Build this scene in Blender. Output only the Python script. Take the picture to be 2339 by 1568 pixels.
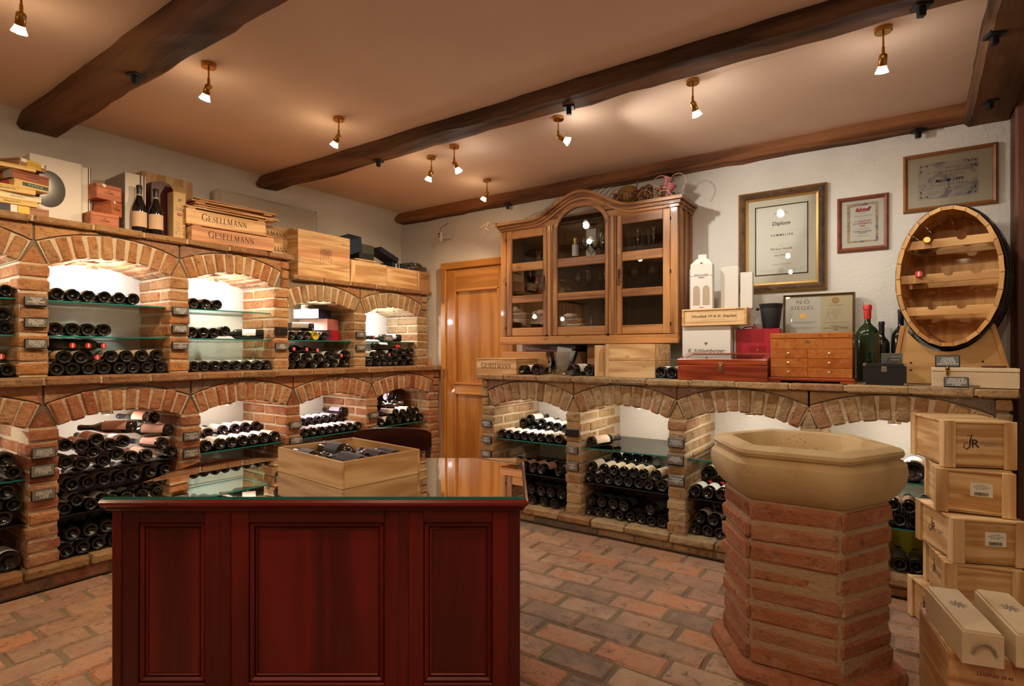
import bpy, bmesh, math, random
from mathutils import Vector, Matrix

# ------------------------------------------------------------------ scene reset
for o in list(bpy.data.objects):
    bpy.data.objects.remove(o, do_unlink=True)
scene = bpy.context.scene
COL = scene.collection
random.seed(7)
R = math.radians

# ------------------------------------------------------------------ camera
CAM_H = 1.27
YAW = R(34.7)
cam_data = bpy.data.cameras.new('camera')
cam_data.sensor_width = 36.0
cam_data.lens = 36.0 * 1283.0 / 2339.0
cam_data.shift_y = 18.0 / 2339.0
cam_data.clip_start = 0.05
cam = bpy.data.objects.new('camera', cam_data)
COL.objects.link(cam)
cam.location = (0.0, 0.0, CAM_H)
cam.rotation_euler = (R(90), 0.0, YAW)
scene.camera = cam

# ------------------------------------------------------------------ world, exposure
world = bpy.data.worlds.new('world')
scene.world = world
world.use_nodes = True
world.node_tree.nodes['Background'].inputs[0].default_value = (0.03, 0.022, 0.016, 1)
world.node_tree.nodes['Background'].inputs[1].default_value = 1.0
scene.view_settings.view_transform = 'Standard'
scene.view_settings.look = 'None'
scene.view_settings.exposure = 0.0
scene.view_settings.gamma = 1.0
scene.view_settings.use_curve_mapping = False

# light strengths (watts) used by the lamp builders below
SPOT_W = 34.0        # ceiling spotlights, beam
SPILL_W = 1.5        # light leaking sideways out of each spotlight bulb
NICHE_UP_W = 7.5     # lamps in the tall wall niches
NICHE_LOW_W = 3.2    # lamps in the lower niches
WARM = (1.0, 0.73, 0.46)
WHITE = (1.0, 0.90, 0.78)
DAY = (1.0, 0.95, 0.86)
COOL = (0.96, 0.97, 1.0)

# ------------------------------------------------------------------ measuring helpers: a ray of the camera met with a wall plane
_F, _CX, _CY = 1283.0, 1170.0, 802.0
_S, _C = math.sin(YAW), math.cos(YAW)

def _ray(px, py):
    X = (px - _CX) / _F
    return (_C * X - _S, _C + _S * X, -(py - _CY) / _F)

def at_x(px, py, x):
    d = _ray(px, py); t = x / d[0]
    return Vector((x, t * d[1], CAM_H + t * d[2]))

def at_y(px, py, y):
    d = _ray(px, py); t = y / d[1]
    return Vector((t * d[0], y, CAM_H + t * d[2]))

def cam2w(X, Z, z=0.0):
    return Vector((_C * X - _S * Z, _S * X + _C * Z, z))

# ------------------------------------------------------------------ mesh helpers
class MB:
    """collects geometry; build() links it as ONE mesh object"""
    def __init__(s):
        s.v, s.f, s.m, s.s = [], [], [], []

    def add(s, verts, faces, mat=0, M=None, smooth=False):
        b = len(s.v)
        for p in verts:
            p = Vector(p)
            s.v.append(tuple(M @ p) if M is not None else tuple(p))
        for f in faces:
            s.f.append(tuple(i + b for i in f)); s.m.append(mat); s.s.append(smooth)
        return s

    def box(s, x0, x1, y0, y1, z0, z1, mat=0, M=None):
        v = [(x0, y0, z0), (x1, y0, z0), (x1, y1, z0), (x0, y1, z0), (x0, y0, z1), (x1, y0, z1), (x1, y1, z1), (x0, y1, z1)]
        f = [(0, 3, 2, 1), (4, 5, 6, 7), (0, 1, 5, 4), (1, 2, 6, 5), (2, 3, 7, 6), (3, 0, 4, 7)]
        return s.add(v, f, mat, M)

    def hexa(s, c, ch=0.003, mat=0, M=None, jit=0.0, rng=None, smooth=False):
        """chamfered block from 8 corners (order as box)"""
        c = [Vector(p) for p in c]
        sg = [(-1, -1, -1), (1, -1, -1), (1, 1, -1), (-1, 1, -1), (-1, -1, 1), (1, -1, 1), (1, 1, 1), (-1, 1, 1)]
        def tri(a, b, d):
            r = Vector((0, 0, 0))
            for g, p in zip(sg, c):
                r += p * ((1 + g[0] * a) * (1 + g[1] * b) * (1 + g[2] * d) / 8.0)
            return r
        ex = max((c[1] - c[0]).length, (c[6] - c[7]).length, 1e-5) / 2
        ey = max((c[3] - c[0]).length, (c[6] - c[5]).length, 1e-5) / 2
        ez = max((c[4] - c[0]).length, (c[6] - c[2]).length, 1e-5) / 2
        i = [max(1 - ch / e, 0.2) for e in (ex, ey, ez)]
        V, idx = [], {}
        for k, g in enumerate(sg):
            for ax in range(3):
                t = [g[a] * (1.0 if a == ax else i[a]) for a in range(3)]
                p = tri(*t)
                if jit:
                    p = p + Vector((rng.uniform(-jit, jit), rng.uniform(-jit, jit), rng.uniform(-jit, jit)))
                idx[(k, ax)] = len(V); V.append(p)
        F = []
        quads = [((0, 4, 7, 3), 0), ((1, 2, 6, 5), 0), ((0, 1, 5, 4), 1), ((3, 7, 6, 2), 1), ((0, 3, 2, 1), 2), ((4, 5, 6, 7), 2)]
        for q, ax in quads:
            F.append(tuple(idx[(k, ax)] for k in q))
        for k in range(8):
            for k2 in range(k + 1, 8):
                d = [a for a in range(3) if sg[k][a] != sg[k2][a]]
                if len(d) == 1:
                    o = [a for a in range(3) if a != d[0]]
                    F.append((idx[(k, o[0])], idx[(k2, o[0])], idx[(k2, o[1])], idx[(k, o[1])]))
            F.append((idx[(k, 0)], idx[(k, 1)], idx[(k, 2)]))
        return s.add(V, F, mat, M, smooth)

    def cbox(s, x0, x1, y0, y1, z0, z1, ch=0.003, mat=0, M=None, jit=0.0, rng=None):
        v = [(x0, y0, z0), (x1, y0, z0), (x1, y1, z0), (x0, y1, z0), (x0, y0, z1), (x1, y0, z1), (x1, y1, z1), (x0, y1, z1)]
        return s.hexa(v, ch, mat, M, jit, rng)

    def lathe(s, prof, n=24, mat=0, M=None, smooth=True, a0=0.0, a1=None):
        """prof = [(r, z)...] turned about Z; a1 leaves a sector open"""
        full = a1 is None
        A = [a0 + (2 * math.pi if full else (a1 - a0)) * k / n for k in range(n if full else n + 1)]
        V, F, rows = [], [], []
        for r, z in prof:
            if r < 1e-6:
                rows.append([len(V)]); V.append((0, 0, z))
            else:
                rows.append(list(range(len(V), len(V) + len(A))))
                V += [(r * math.cos(a), r * math.sin(a), z) for a in A]
        for p, q in zip(rows, rows[1:]):
            for k in range(n):
                k2 = (k + 1) % len(A)
                if len(p) == 1 and len(q) == 1:
                    continue
                if len(p) == 1:
                    F.append((p[0], q[k2], q[k]))
                elif len(q) == 1:
                    F.append((p[k], p[k2], q[0]))
                else:
                    F.append((p[k], p[k2], q[k2], q[k]))
        return s.add(V, F, mat, M, smooth)

    def cyl(s, p0, p1, r0, r1=None, n=12, mat=0, smooth=True, caps=True):
        r1 = r0 if r1 is None else r1
        p0, p1 = Vector(p0), Vector(p1)
        d = (p1 - p0)
        M = Matrix.Translation(p0) @ d.to_track_quat('Z', 'Y').to_matrix().to_4x4()
        L = d.length
        prof = [(r0, 0), (r1, L)]
        if caps:
            prof = [(0, 0)] + prof + [(0, L)]
        return s.lathe(prof, n, mat, M, smooth)

    def tube(s, pts, r, n=6, mat=0, closed=False):
        pts = [Vector(p) for p in pts]
        V, F = [], []
        m = len(pts)
        up = Vector((0.3, 0.1, 1)).normalized()
        for k, p in enumerate(pts):
            a = pts[(k - 1) % m] if (k > 0 or closed) else p
            b = pts[(k + 1) % m] if (k < m - 1 or closed) else p
            t = (b - a).normalized()
            x = t.cross(up)
            if x.length < 1e-3:
                x = t.cross(Vector((1, 0, 0)))
            x.normalize(); y = t.cross(x)
            rr = r[k] if isinstance(r, (list, tuple)) else r
            for j in range(n):
                a_ = 2 * math.pi * j / n
                V.append(p + x * (rr * math.cos(a_)) + y * (rr * math.sin(a_)))
        for k in range(m if closed else m - 1):
            k2 = (k + 1) % m
            for j in range(n):
                j2 = (j + 1) % n
                F.append((k * n + j, k * n + j2, k2 * n + j2, k2 * n + j))
        if not closed:
            F.append(tuple(reversed(range(n)))); F.append(tuple(range((m - 1) * n, m * n)))
        return s.add(V, F, mat, None, True)

    def prism(s, poly, d0, d1, mat=0, M=None):
        """poly [(a, b)] lies in local X-Z, runs from y=d0 to y=d1"""
        n = len(poly)
        V = [(a, d0, b) for a, b in poly] + [(a, d1, b) for a, b in poly]
        F = [tuple(range(n)), tuple(reversed(range(n, 2 * n)))]
        for k in range(n):
            k2 = (k + 1) % n
            F.append((k, n + k, n + k2, k2))
        return s.add(V, F, mat, M)

    def mesh(s, name, mats, angle=40):
        me = bpy.data.meshes.new(name)
        me.from_pydata(s.v, [], s.f)
        for m in (mats if isinstance(mats, (list, tuple)) else [mats]):
            me.materials.append(m)
        me.polygons.foreach_set('material_index', s.m)
        me.polygons.foreach_set('use_smooth', s.s)
        bm = bmesh.new(); bm.from_mesh(me)
        bmesh.ops.recalc_face_normals(bm, faces=bm.faces)
        bm.to_mesh(me); bm.free()
        if any(s.s):
            me.set_sharp_from_angle(angle=R(angle))
        me.update()
        return me

    def build(s, name, mats, parent=None, loc=None, rot=None, angle=40):
        return link(name, s.mesh(name, mats, angle), parent, loc, rot)

def link(name, data, parent=None, loc=None, rot=None):
    o = bpy.data.objects.new(name, data)
    COL.objects.link(o)
    if parent is not None:
        o.parent = parent
    if loc is not None:
        o.location = loc
    if rot is not None:
        o.rotation_euler = rot
    return o

def tag(o, label=None, cat=None, group=None, kind=None):
    if label: o['label'] = label
    if cat: o['category'] = cat
    if group: o['group'] = group
    if kind: o['kind'] = kind
    return o

def thing(name, label, cat, loc=(0, 0, 0), rotz=0.0, group=None):
    o = link(name, None, None, loc, (0, 0, rotz))
    o.empty_display_size = 0.05
    return tag(o, label, cat, group)

def basis(axis, up=(0, 0, 1), loc=(0, 0, 0)):
    """matrix whose Z runs along axis and whose X faces up"""
    z = Vector(axis).normalized()
    x = Vector(up) - z * Vector(up).dot(z)
    if x.length < 1e-4:
        x = Vector((1, 0, 0)) - z * z.x
    x.normalize(); y = z.cross(x)
    return Matrix(((x.x, y.x, z.x, loc[0]), (x.y, y.y, z.y, loc[1]), (x.z, y.z, z.z, loc[2]), (0, 0, 0, 1)))

def copy_tree(o, parent=None):
    c = o.copy(); COL.objects.link(c)
    if parent is not None: c.parent = parent
    for ch in o.children:
        copy_tree(ch, c)
    return c

# ------------------------------------------------------------------ materials
def new_mat(name):
    m = bpy.data.materials.new(name); m.use_nodes = True
    nt = m.node_tree
    return m, nt, nt.nodes['Principled BSDF'], nt.nodes['Material Output']

def N(nt, typ, **kw):
    n = nt.nodes.new(typ)
    for k, v in kw.items():
        if isinstance(k, str) and k.startswith('i_'):
            n.inputs[k[2:].replace('_', ' ')].default_value = v
        else:
            setattr(n, k, v)
    return n

def ramp(nt, stops, interp='LINEAR'):
    n = nt.nodes.new('ShaderNodeValToRGB')
    cr = n.color_ramp; cr.interpolation = interp
    while len(cr.elements) > 1: cr.elements.remove(cr.elements[-1])
    cr.elements[0].position = stops[0][0]; cr.elements[0].color = (*stops[0][1], 1)
    for p, c in stops[1:]:
        e = cr.elements.new(p); e.color = (*c, 1)
    return n

def plain(name, col, rough=0.5, metal=0.0, spec=0.5, coat=0.0, emit=None, estr=0.0, bump=0.0, bscale=60.0):
    m, nt, b, out = new_mat(name)
    b.inputs['Base Color'].default_value = (*col, 1)
    b.inputs['Roughness'].default_value = rough
    b.inputs['Metallic'].default_value = metal
    b.inputs['Specular IOR Level'].default_value = spec
    b.inputs['Coat Weight'].default_value = coat
    b.inputs['Coat Roughness'].default_value = 0.08
    if emit:
        b.inputs['Emission Color'].default_value = (*emit, 1)
        b.inputs['Emission Strength'].default_value = estr
    if bump:
        tc = N(nt, 'ShaderNodeTexCoord')
        nz = N(nt, 'ShaderNodeTexNoise', i_Scale=bscale, i_Detail=4.0)
        bp = N(nt, 'ShaderNodeBump', i_Strength=bump, i_Distance=0.01)
        nt.links.new(tc.outputs['Object'], nz.inputs['Vector'])
        nt.links.new(nz.outputs['Fac'], bp.inputs['Height'])
        nt.links.new(bp.outputs['Normal'], b.inputs['Normal'])
    return m

def brick_mat(name, tones, dark=(0.10, 0.06, 0.04), rough=0.85, gloss=0.0, scale=1.0, dusty=(0.62, 0.50, 0.36), dust=0.35):
    """every brick takes its own tone from the object's random number; mottling, pits and lime dust on top"""
    m, nt, b, out = new_mat(name)
    L = nt.links.new
    oi = N(nt, 'ShaderNodeObjectInfo')
    tc = N(nt, 'ShaderNodeTexCoord')
    off = N(nt, 'ShaderNodeVectorMath', operation='SCALE'); off.inputs['Scale'].default_value = 37.0
    comb = N(nt, 'ShaderNodeCombineXYZ')
    L(oi.outputs['Random'], comb.inputs[0]); L(oi.outputs['Random'], comb.inputs[1])
    L(comb.outputs[0], off.inputs[0])
    add = N(nt, 'ShaderNodeVectorMath', operation='ADD')
    L(tc.outputs['Object'], add.inputs[0]); L(off.outputs[0], add.inputs[1])
    n = len(tones)
    rp = ramp(nt, [(k / max(n - 1, 1), t) for k, t in enumerate(tones)])
    n0 = N(nt, 'ShaderNodeTexNoise', i_Scale=9.0 * scale, i_Detail=2.0)
    L(add.outputs[0], n0.inputs['Vector'])
    m0 = N(nt, 'ShaderNodeMath', operation='MULTIPLY_ADD')
    L(n0.outputs['Fac'], m0.inputs[0]); m0.inputs[1].default_value = 0.5; 
    m1 = N(nt, 'ShaderNodeMath', operation='ADD'); m1.inputs[1].default_value = -0.25
    L(oi.outputs['Random'], m1.inputs[0]); L(m1.outputs[0], m0.inputs[2])
    L(m0.outputs[0], rp.inputs['Fac'])
    n1 = N(nt, 'ShaderNodeTexNoise', i_Scale=28.0 * scale, i_Detail=6.0, i_Roughness=0.7)
    L(add.outputs[0], n1.inputs['Vector'])
    r1 = ramp(nt, [(0.30, (1, 1, 1)), (0.46, (0, 0, 0))])
    L(n1.outputs['Fac'], r1.inputs['Fac'])
    mx = N(nt, 'ShaderNodeMix', data_type='RGBA'); L(rp.outputs['Color'], mx.inputs['A'])
    mx.inputs['B'].default_value = (*dark, 1)
    mm = N(nt, 'ShaderNodeMath', operation='MULTIPLY'); mm.inputs[1].default_value = 0.75
    L(r1.outputs['Color'], mm.inputs[0]); L(mm.outputs[0], mx.inputs['Factor'])
    n2 = N(nt, 'ShaderNodeTexNoise', i_Scale=14.0 * scale, i_Detail=5.0, i_Roughness=0.6, i_Distortion=0.6)
    L(add.outputs[0], n2.inputs['Vector'])
    r2 = ramp(nt, [(0.52, (0, 0, 0)), (0.72, (1, 1, 1))])
    L(n2.outputs['Fac'], r2.inputs['Fac'])
    md = N(nt, 'ShaderNodeMath', operation='MULTIPLY'); md.inputs[1].default_value = dust
    L(r2.outputs['Color'], md.inputs[0])
    mx2 = N(nt, 'ShaderNodeMix', data_type='RGBA'); L(mx.outputs['Result'], mx2.inputs['A'])
    mx2.inputs['B'].default_value = (*dusty, 1); L(md.outputs[0], mx2.inputs['Factor'])
    L(mx2.outputs['Result'], b.inputs['Base Color'])
    b.inputs['Roughness'].default_value = rough
    if gloss:
        rr = ramp(nt, [(0.35, (rough,) * 3), (0.65, (max(rough - gloss, 0.1),) * 3)])
        L(n2.outputs['Fac'], rr.inputs['Fac']); L(rr.outputs['Color'], b.inputs['Roughness'])
    b.inputs['Specular IOR Level'].default_value = 0.4 if gloss else 0.2
    n3 = N(nt, 'ShaderNodeTexNoise', i_Scale=55.0 * scale, i_Detail=6.0, i_Roughness=0.65)
    L(add.outputs[0], n3.inputs['Vector'])
    ad = N(nt, 'ShaderNodeMath', operation='ADD'); L(n3.outputs['Fac'], ad.inputs[0]); L(n1.outputs['Fac'], ad.inputs[1])
    bp = N(nt, 'ShaderNodeBump', i_Strength=1.0, i_Distance=0.014)
    L(ad.outputs[0], bp.inputs['Height']); L(bp.outputs['Normal'], b.inputs['Normal'])
    return m

def wood_mat(name, light, dark, axis='X', scale=1.0, rough=0.5, coat=0.0, rings=1.0, knots=0.0, bump=0.15, spec=0.4, vary=0.12):
    """long grain along one axis of the object, with cathedral figure"""
    m, nt, b, out = new_mat(name)
    L = nt.links.new
    tc = N(nt, 'ShaderNodeTexCoord'); oi = N(nt, 'ShaderNodeObjectInfo')
    comb = N(nt, 'ShaderNodeCombineXYZ')
    for k in range(3): L(oi.outputs['Random'], comb.inputs[k])
    off = N(nt, 'ShaderNodeVectorMath', operation='SCALE'); off.inputs['Scale'].default_value = 23.0
    L(comb.outputs[0], off.inputs[0])
    add = N(nt, 'ShaderNodeVectorMath', operation='ADD')
    L(tc.outputs['Object'], add.inputs[0]); L(off.outputs[0], add.inputs[1])
    mp = N(nt, 'ShaderNodeMapping')
    k = {'X': (0.09, 1, 1), 'Y': (1, 0.09, 1), 'Z': (1, 1, 0.09)}[axis]
    mp.inputs['Scale'].default_value = tuple(c * scale for c in k)
    L(add.outputs[0], mp.inputs['Vector'])
    n0 = N(nt, 'ShaderNodeTexNoise', i_Scale=5.0, i_Detail=2.0, i_Distortion=0.4)
    L(mp.outputs[0], n0.inputs['Vector'])
    mul = N(nt, 'ShaderNodeMath', operation='MULTIPLY'); mul.inputs[1].default_value = 26.0 * rings
    L(n0.outputs['Fac'], mul.inputs[0])
    fr = N(nt, 'ShaderNodeMath', operation='SINE'); L(mul.outputs[0], fr.inputs[0])
    n1 = N(nt, 'ShaderNodeTexNoise', i_Scale=70.0, i_Detail=5.0, i_Roughness=0.7)
    L(mp.outputs[0], n1.inputs['Vector'])
    a1 = N(nt, 'ShaderNodeMath', operation='MULTIPLY_ADD'); a1.inputs[1].default_value = 0.22; a1.inputs[2].default_value = 0.25
    L(fr.outputs[0], a1.inputs[0])
    a2 = N(nt, 'ShaderNodeMath', operation='MULTIPLY_ADD'); a2.inputs[1].default_value = 0.55
    L(n1.outputs['Fac'], a2.inputs[0]); L(a1.outputs[0], a2.inputs[2])
    rp = ramp(nt, [(0.30, light), (0.78, dark)])
    L(a2.outputs[0], rp.inputs['Fac'])
    last = rp.outputs['Color']
    if knots:
        vo = N(nt, 'ShaderNodeTexVoronoi', i_Scale=6.0 * scale)
        mp2 = N(nt, 'ShaderNodeMapping'); mp2.inputs['Scale'].default_value = tuple(0.45 if c < 1 else 1 for c in k)
        L(add.outputs[0], mp2.inputs['Vector']); L(mp2.outputs[0], vo.inputs['Vector'])
        kr = ramp(nt, [(0.05, (1, 1, 1)), (0.13, (0, 0, 0))]); L(vo.outputs['Distance'], kr.inputs['Fac'])
        km = N(nt, 'ShaderNodeMath', operation='MULTIPLY'); km.inputs[1].default_value = knots; L(kr.outputs['Color'], km.inputs[0])
        mk = N(nt, 'ShaderNodeMix', data_type='RGBA'); L(last, mk.inputs['A']); mk.inputs['B'].default_value = (dark[0] * 0.4, dark[1] * 0.35, dark[2] * 0.3, 1)
        L(km.outputs[0], mk.inputs['Factor']); last = mk.outputs['Result']
    hs = N(nt, 'ShaderNodeHueSaturation')
    v = N(nt, 'ShaderNodeMath', operation='MULTIPLY_ADD'); v.inputs[1].default_value = 2 * vary; v.inputs[2].default_value = 1 - vary
    L(oi.outputs['Random'], v.inputs[0]); L(v.outputs[0], hs.inputs['Value']); L(last, hs.inputs['Color'])
    L(hs.outputs['Color'], b.inputs['Base Color'])
    b.inputs['Roughness'].default_value = rough
    b.inputs['Coat Weight'].default_value = coat; b.inputs['Coat Roughness'].default_value = 0.06
    b.inputs['Specular IOR Level'].default_value = spec
    bp = N(nt, 'ShaderNodeBump', i_Strength=bump, i_Distance=0.004)
    L(a2.outputs[0], bp.inputs['Height']); L(bp.outputs['Normal'], b.inputs['Normal'])
    return m

def glass_mat(name, tint=(0.92, 0.98, 0.95), ior=1.5, rough=0.0, boost=1.0):
    """clear pane: sees through, mirrors by Fresnel"""
    m, nt, b, out = new_mat(name)
    nt.nodes.remove(b)
    L = nt.links.new
    tr = N(nt, 'ShaderNodeBsdfTransparent'); tr.inputs['Color'].default_value = (*tint, 1)
    gl = N(nt, 'ShaderNodeBsdfGlossy'); gl.inputs['Roughness'].default_value = rough
    fr = N(nt, 'ShaderNodeFresnel'); fr.inputs['IOR'].default_value = ior
    mx = N(nt, 'ShaderNodeMixShader')
    mu = N(nt, 'ShaderNodeMath', operation='MULTIPLY'); mu.inputs[1].default_value = boost; mu.use_clamp = True
    L(fr.outputs[0], mu.inputs[0]); L(mu.outputs[0], mx.inputs[0]); L(tr.outputs[0], mx.inputs[1]); L(gl.outputs[0], mx.inputs[2])
    L(mx.outputs[0], out.inputs['Surface'])
    return m

def plaster_mat(name, col, bump=0.5, scale=40.0, mottle=0.08):
    m, nt, b, out = new_mat(name)
    L = nt.links.new
    tc = N(nt, 'ShaderNodeTexCoord')
    n0 = N(nt, 'ShaderNodeTexNoise', i_Scale=1.6, i_Detail=4.0); L(tc.outputs['Object'], n0.inputs['Vector'])
    rp = ramp(nt, [(0.3, tuple(c * (1 - mottle) for c in col)), (0.7, tuple(min(1, c * (1 + mottle)) for c in col))])
    L(n0.outputs['Fac'], rp.inputs['Fac']); L(rp.outputs['Color'], b.inputs['Base Color'])
    n1 = N(nt, 'ShaderNodeTexNoise', i_Scale=scale, i_Detail=5.0, i_Roughness=0.55, i_Distortion=0.3); L(tc.outputs['Object'], n1.inputs['Vector'])
    n2 = N(nt, 'ShaderNodeTexNoise', i_Scale=4.0, i_Detail=2.0); L(tc.outputs['Object'], n2.inputs['Vector'])
    ad = N(nt, 'ShaderNodeMath', operation='MULTIPLY_ADD'); ad.inputs[1].default_value = 2.5; L(n2.outputs['Fac'], ad.inputs[0]); L(n1.outputs['Fac'], ad.inputs[2])
    bp = N(nt, 'ShaderNodeBump', i_Strength=bump, i_Distance=0.008)
    L(ad.outputs[0], bp.inputs['Height']); L(bp.outputs['Normal'], b.inputs['Normal'])
    b.inputs['Roughness'].default_value = 0.9; b.inputs['Specular IOR Level'].default_value = 0.15
    return m

M_WALL = plaster_mat('plaster_white', (0.77, 0.74, 0.67), 0.6, 55.0)
M_CEIL = plaster_mat('plaster_ceiling', (0.76, 0.56, 0.42), 0.12, 30.0, 0.05)
M_MORTAR = plain('mortar_sand', (0.60, 0.49, 0.34), 0.95, spec=0.1, bump=0.8, bscale=90.0)
M_MORTAR_DARK = plain('mortar_grey', (0.22, 0.17, 0.115), 0.95, spec=0.1, bump=0.8, bscale=70.0)
M_BRICK_RED = brick_mat('brick_red', [(0.30, 0.10, 0.05), (0.48, 0.19, 0.085), (0.56, 0.27, 0.12), (0.42, 0.15, 0.075), (0.58, 0.33, 0.17), (0.34, 0.13, 0.07)])
M_BRICK_TAN = brick_mat('brick_tan', [(0.38, 0.17, 0.07), (0.56, 0.27, 0.10), (0.47, 0.18, 0.075), (0.58, 0.32, 0.135), (0.42, 0.21, 0.10), (0.62, 0.35, 0.16)])
M_BRICK_OCHRE = brick_mat('brick_ochre', [(0.36, 0.21, 0.10), (0.52, 0.33, 0.15), (0.42, 0.20, 0.10), (0.54, 0.36, 0.18), (0.38, 0.25, 0.13), (0.58, 0.41, 0.22)])
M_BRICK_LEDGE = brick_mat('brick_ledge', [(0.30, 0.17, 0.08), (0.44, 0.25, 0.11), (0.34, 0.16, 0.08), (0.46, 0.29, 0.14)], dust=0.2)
M_BRICK_GREY = brick_mat('brick_grey', [(0.20, 0.17, 0.14), (0.34, 0.20, 0.13), (0.42, 0.22, 0.12)])
M_BRICK_FLOOR = brick_mat('brick_floor', [(0.27, 0.19, 0.14), (0.52, 0.31, 0.19), (0.60, 0.26, 0.13), (0.56, 0.34, 0.215), (0.44, 0.25, 0.17), (0.60, 0.40, 0.26)],
                          dark=(0.06, 0.045, 0.035), rough=0.55, gloss=0.28, scale=0.8, dusty=(0.50, 0.38, 0.26), dust=0.45)
M_BRICK_FONT = brick_mat('brick_font', [(0.34, 0.12, 0.06), (0.46, 0.185, 0.09), (0.40, 0.145, 0.075), (0.48, 0.235, 0.13)], scale=0.8, dust=0.25)
M_BEAM = wood_mat('wood_beam', (0.20, 0.095, 0.042), (0.045, 0.020, 0.010), 'X', 0.8, 0.75, rings=0.8, bump=0.9, vary=0.05, spec=0.25)
M_BEAM_Y = wood_mat('wood_beam_cross', (0.20, 0.10, 0.045), (0.05, 0.024, 0.012), 'Y', 0.8, 0.75, rings=0.8, bump=0.9, vary=0.05, spec=0.25)
M_MAHOG = wood_mat('wood_mahogany', (0.175, 0.012, 0.010), (0.075, 0.006, 0.006), 'Z', 1.2, 0.30, coat=0.35, rings=0.5, bump=0.05)
M_MAHOG_X = wood_mat('wood_mahogany_rail', (0.175, 0.014, 0.011), (0.075, 0.007, 0.006), 'X', 1.2, 0.30, coat=0.35, rings=0.5, bump=0.05)
M_DESK_TOP = wood_mat('wood_desk_top', (0.21, 0.10, 0.045), (0.11, 0.045, 0.02), 'X', 1.0, 0.35, rings=0.6, bump=0.05)
M_DARKCHAIR = wood_mat('wood_chair_dark', (0.060, 0.014, 0.009), (0.028, 0.008, 0.006), 'X', 1.0, 0.22, coat=0.5, rings=0.5, bump=0.03)
M_OAK = wood_mat('wood_oak_door', (0.60, 0.27, 0.065), (0.42, 0.16, 0.032), 'Z', 1.4, 0.38, coat=0.15, rings=0.8, bump=0.06, vary=0.04)
M_OAK_X = wood_mat('wood_oak_rail', (0.60, 0.27, 0.065), (0.42, 0.16, 0.032), 'X', 1.4, 0.38, coat=0.15, rings=0.8, bump=0.06, vary=0.04)
M_CAB = wood_mat('wood_cabinet', (0.50, 0.235, 0.075), (0.20, 0.075, 0.022), 'Z', 1.3, 0.42, coat=0.1, rings=0.9, knots=0.5, bump=0.12, vary=0.12)
M_CAB_X = wood_mat('wood_cabinet_rail', (0.50, 0.235, 0.075), (0.20, 0.075, 0.022), 'X', 1.3, 0.42, coat=0.1, rings=0.9, knots=0.5, bump=0.12, vary=0.12)
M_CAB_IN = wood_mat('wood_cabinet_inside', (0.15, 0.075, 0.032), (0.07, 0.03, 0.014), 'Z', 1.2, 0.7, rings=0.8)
M_PINE = wood_mat('wood_pine', (0.76, 0.52, 0.26), (0.50, 0.26, 0.095), 'X', 1.8, 0.55, rings=1.3, knots=0.45, bump=0.08)
M_PINE_Z = wood_mat('wood_pine_upright', (0.78, 0.54, 0.28), (0.54, 0.30, 0.12), 'Z', 1.8, 0.55, rings=1.2, knots=0.3, bump=0.08)
M_PINE_Y = wood_mat('wood_pine_end', (0.74, 0.50, 0.25), (0.50, 0.27, 0.10), 'Y', 1.8, 0.55, rings=1.2, bump=0.08)
M_PINE_PINK = wood_mat('wood_pine_rosy', (0.70, 0.40, 0.20), (0.46, 0.20, 0.09), 'X', 1.2, 0.6, rings=1.0, bump=0.08)
M_PALE = wood_mat('wood_pale_lime', (0.76, 0.62, 0.42), (0.66, 0.50, 0.31), 'X', 1.0, 0.55, rings=0.4, bump=0.03, vary=0.04)
M_BARREL = wood_mat('wood_barrel_pine', (0.66, 0.36, 0.12), (0.44, 0.20, 0.055), 'Z', 1.2, 0.45, coat=0.1, rings=0.9, knots=0.3, bump=0.06)
M_BARREL_X = wood_mat('wood_barrel_shelf', (0.72, 0.42, 0.16), (0.50, 0.25, 0.08), 'X', 1.2, 0.45, rings=0.8, bump=0.06)
M_BARREL_OUT = wood_mat('wood_barrel_outside', (0.085, 0.035, 0.025), (0.04, 0.018, 0.014), 'Y', 1.0, 0.4, coat=0.1, rings=0.6)
M_CEDAR = wood_mat('wood_cedar', (0.52, 0.17, 0.07), (0.34, 0.095, 0.04), 'X', 2.0, 0.5, rings=0.9, bump=0.05)
M_CEDAR_DARK = wood_mat('wood_cedar_dark', (0.30, 0.095, 0.045), (0.18, 0.05, 0.025), 'X', 2.0, 0.5, rings=0.9, bump=0.05)
M_ROSE = wood_mat('wood_rosewood', (0.40, 0.075, 0.022), (0.18, 0.025, 0.010), 'X', 1.6, 0.22, coat=0.6, rings=1.2, bump=0.03)
M_BURL = brick_mat('wood_burl', [(0.42, 0.115, 0.025), (0.52, 0.18, 0.04), (0.46, 0.13, 0.03)], dark=(0.20, 0.035, 0.012), rough=0.2, scale=1.6, dusty=(0.62, 0.26, 0.07), dust=0.5)
M_BURL.node_tree.nodes['Principled BSDF'].inputs['Coat Weight'].default_value = 0.7
for l in list(M_BURL.node_tree.links):
    if l.to_socket.name == 'Normal': M_BURL.node_tree.links.remove(l)
M_BOTTLE = plain('glass_bottle_dark', (0.006, 0.007, 0.006), 0.06, spec=0.65, coat=0.3)
M_BOTTLE_BROWN = plain('glass_bottle_brown', (0.022, 0.008, 0.010), 0.08, spec=0.65, coat=0.3)
M_BOTTLE_GREEN = plain('glass_bottle_green', (0.012, 0.030, 0.010), 0.06, spec=0.65, coat=0.3)
M_BOTTLE_YELLOW = plain('glass_bottle_yellow', (0.50, 0.42, 0.04), 0.08, spec=0.6, coat=0.3)
M_LAB_WHITE = plain('paper_label_white', (0.80, 0.76, 0.70), 0.75)
M_LAB_CREAM = plain('paper_label_cream', (0.66, 0.50, 0.36), 0.75)
M_LAB_ROSE = plain('paper_label_rose', (0.50, 0.27, 0.20), 0.7)
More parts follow.
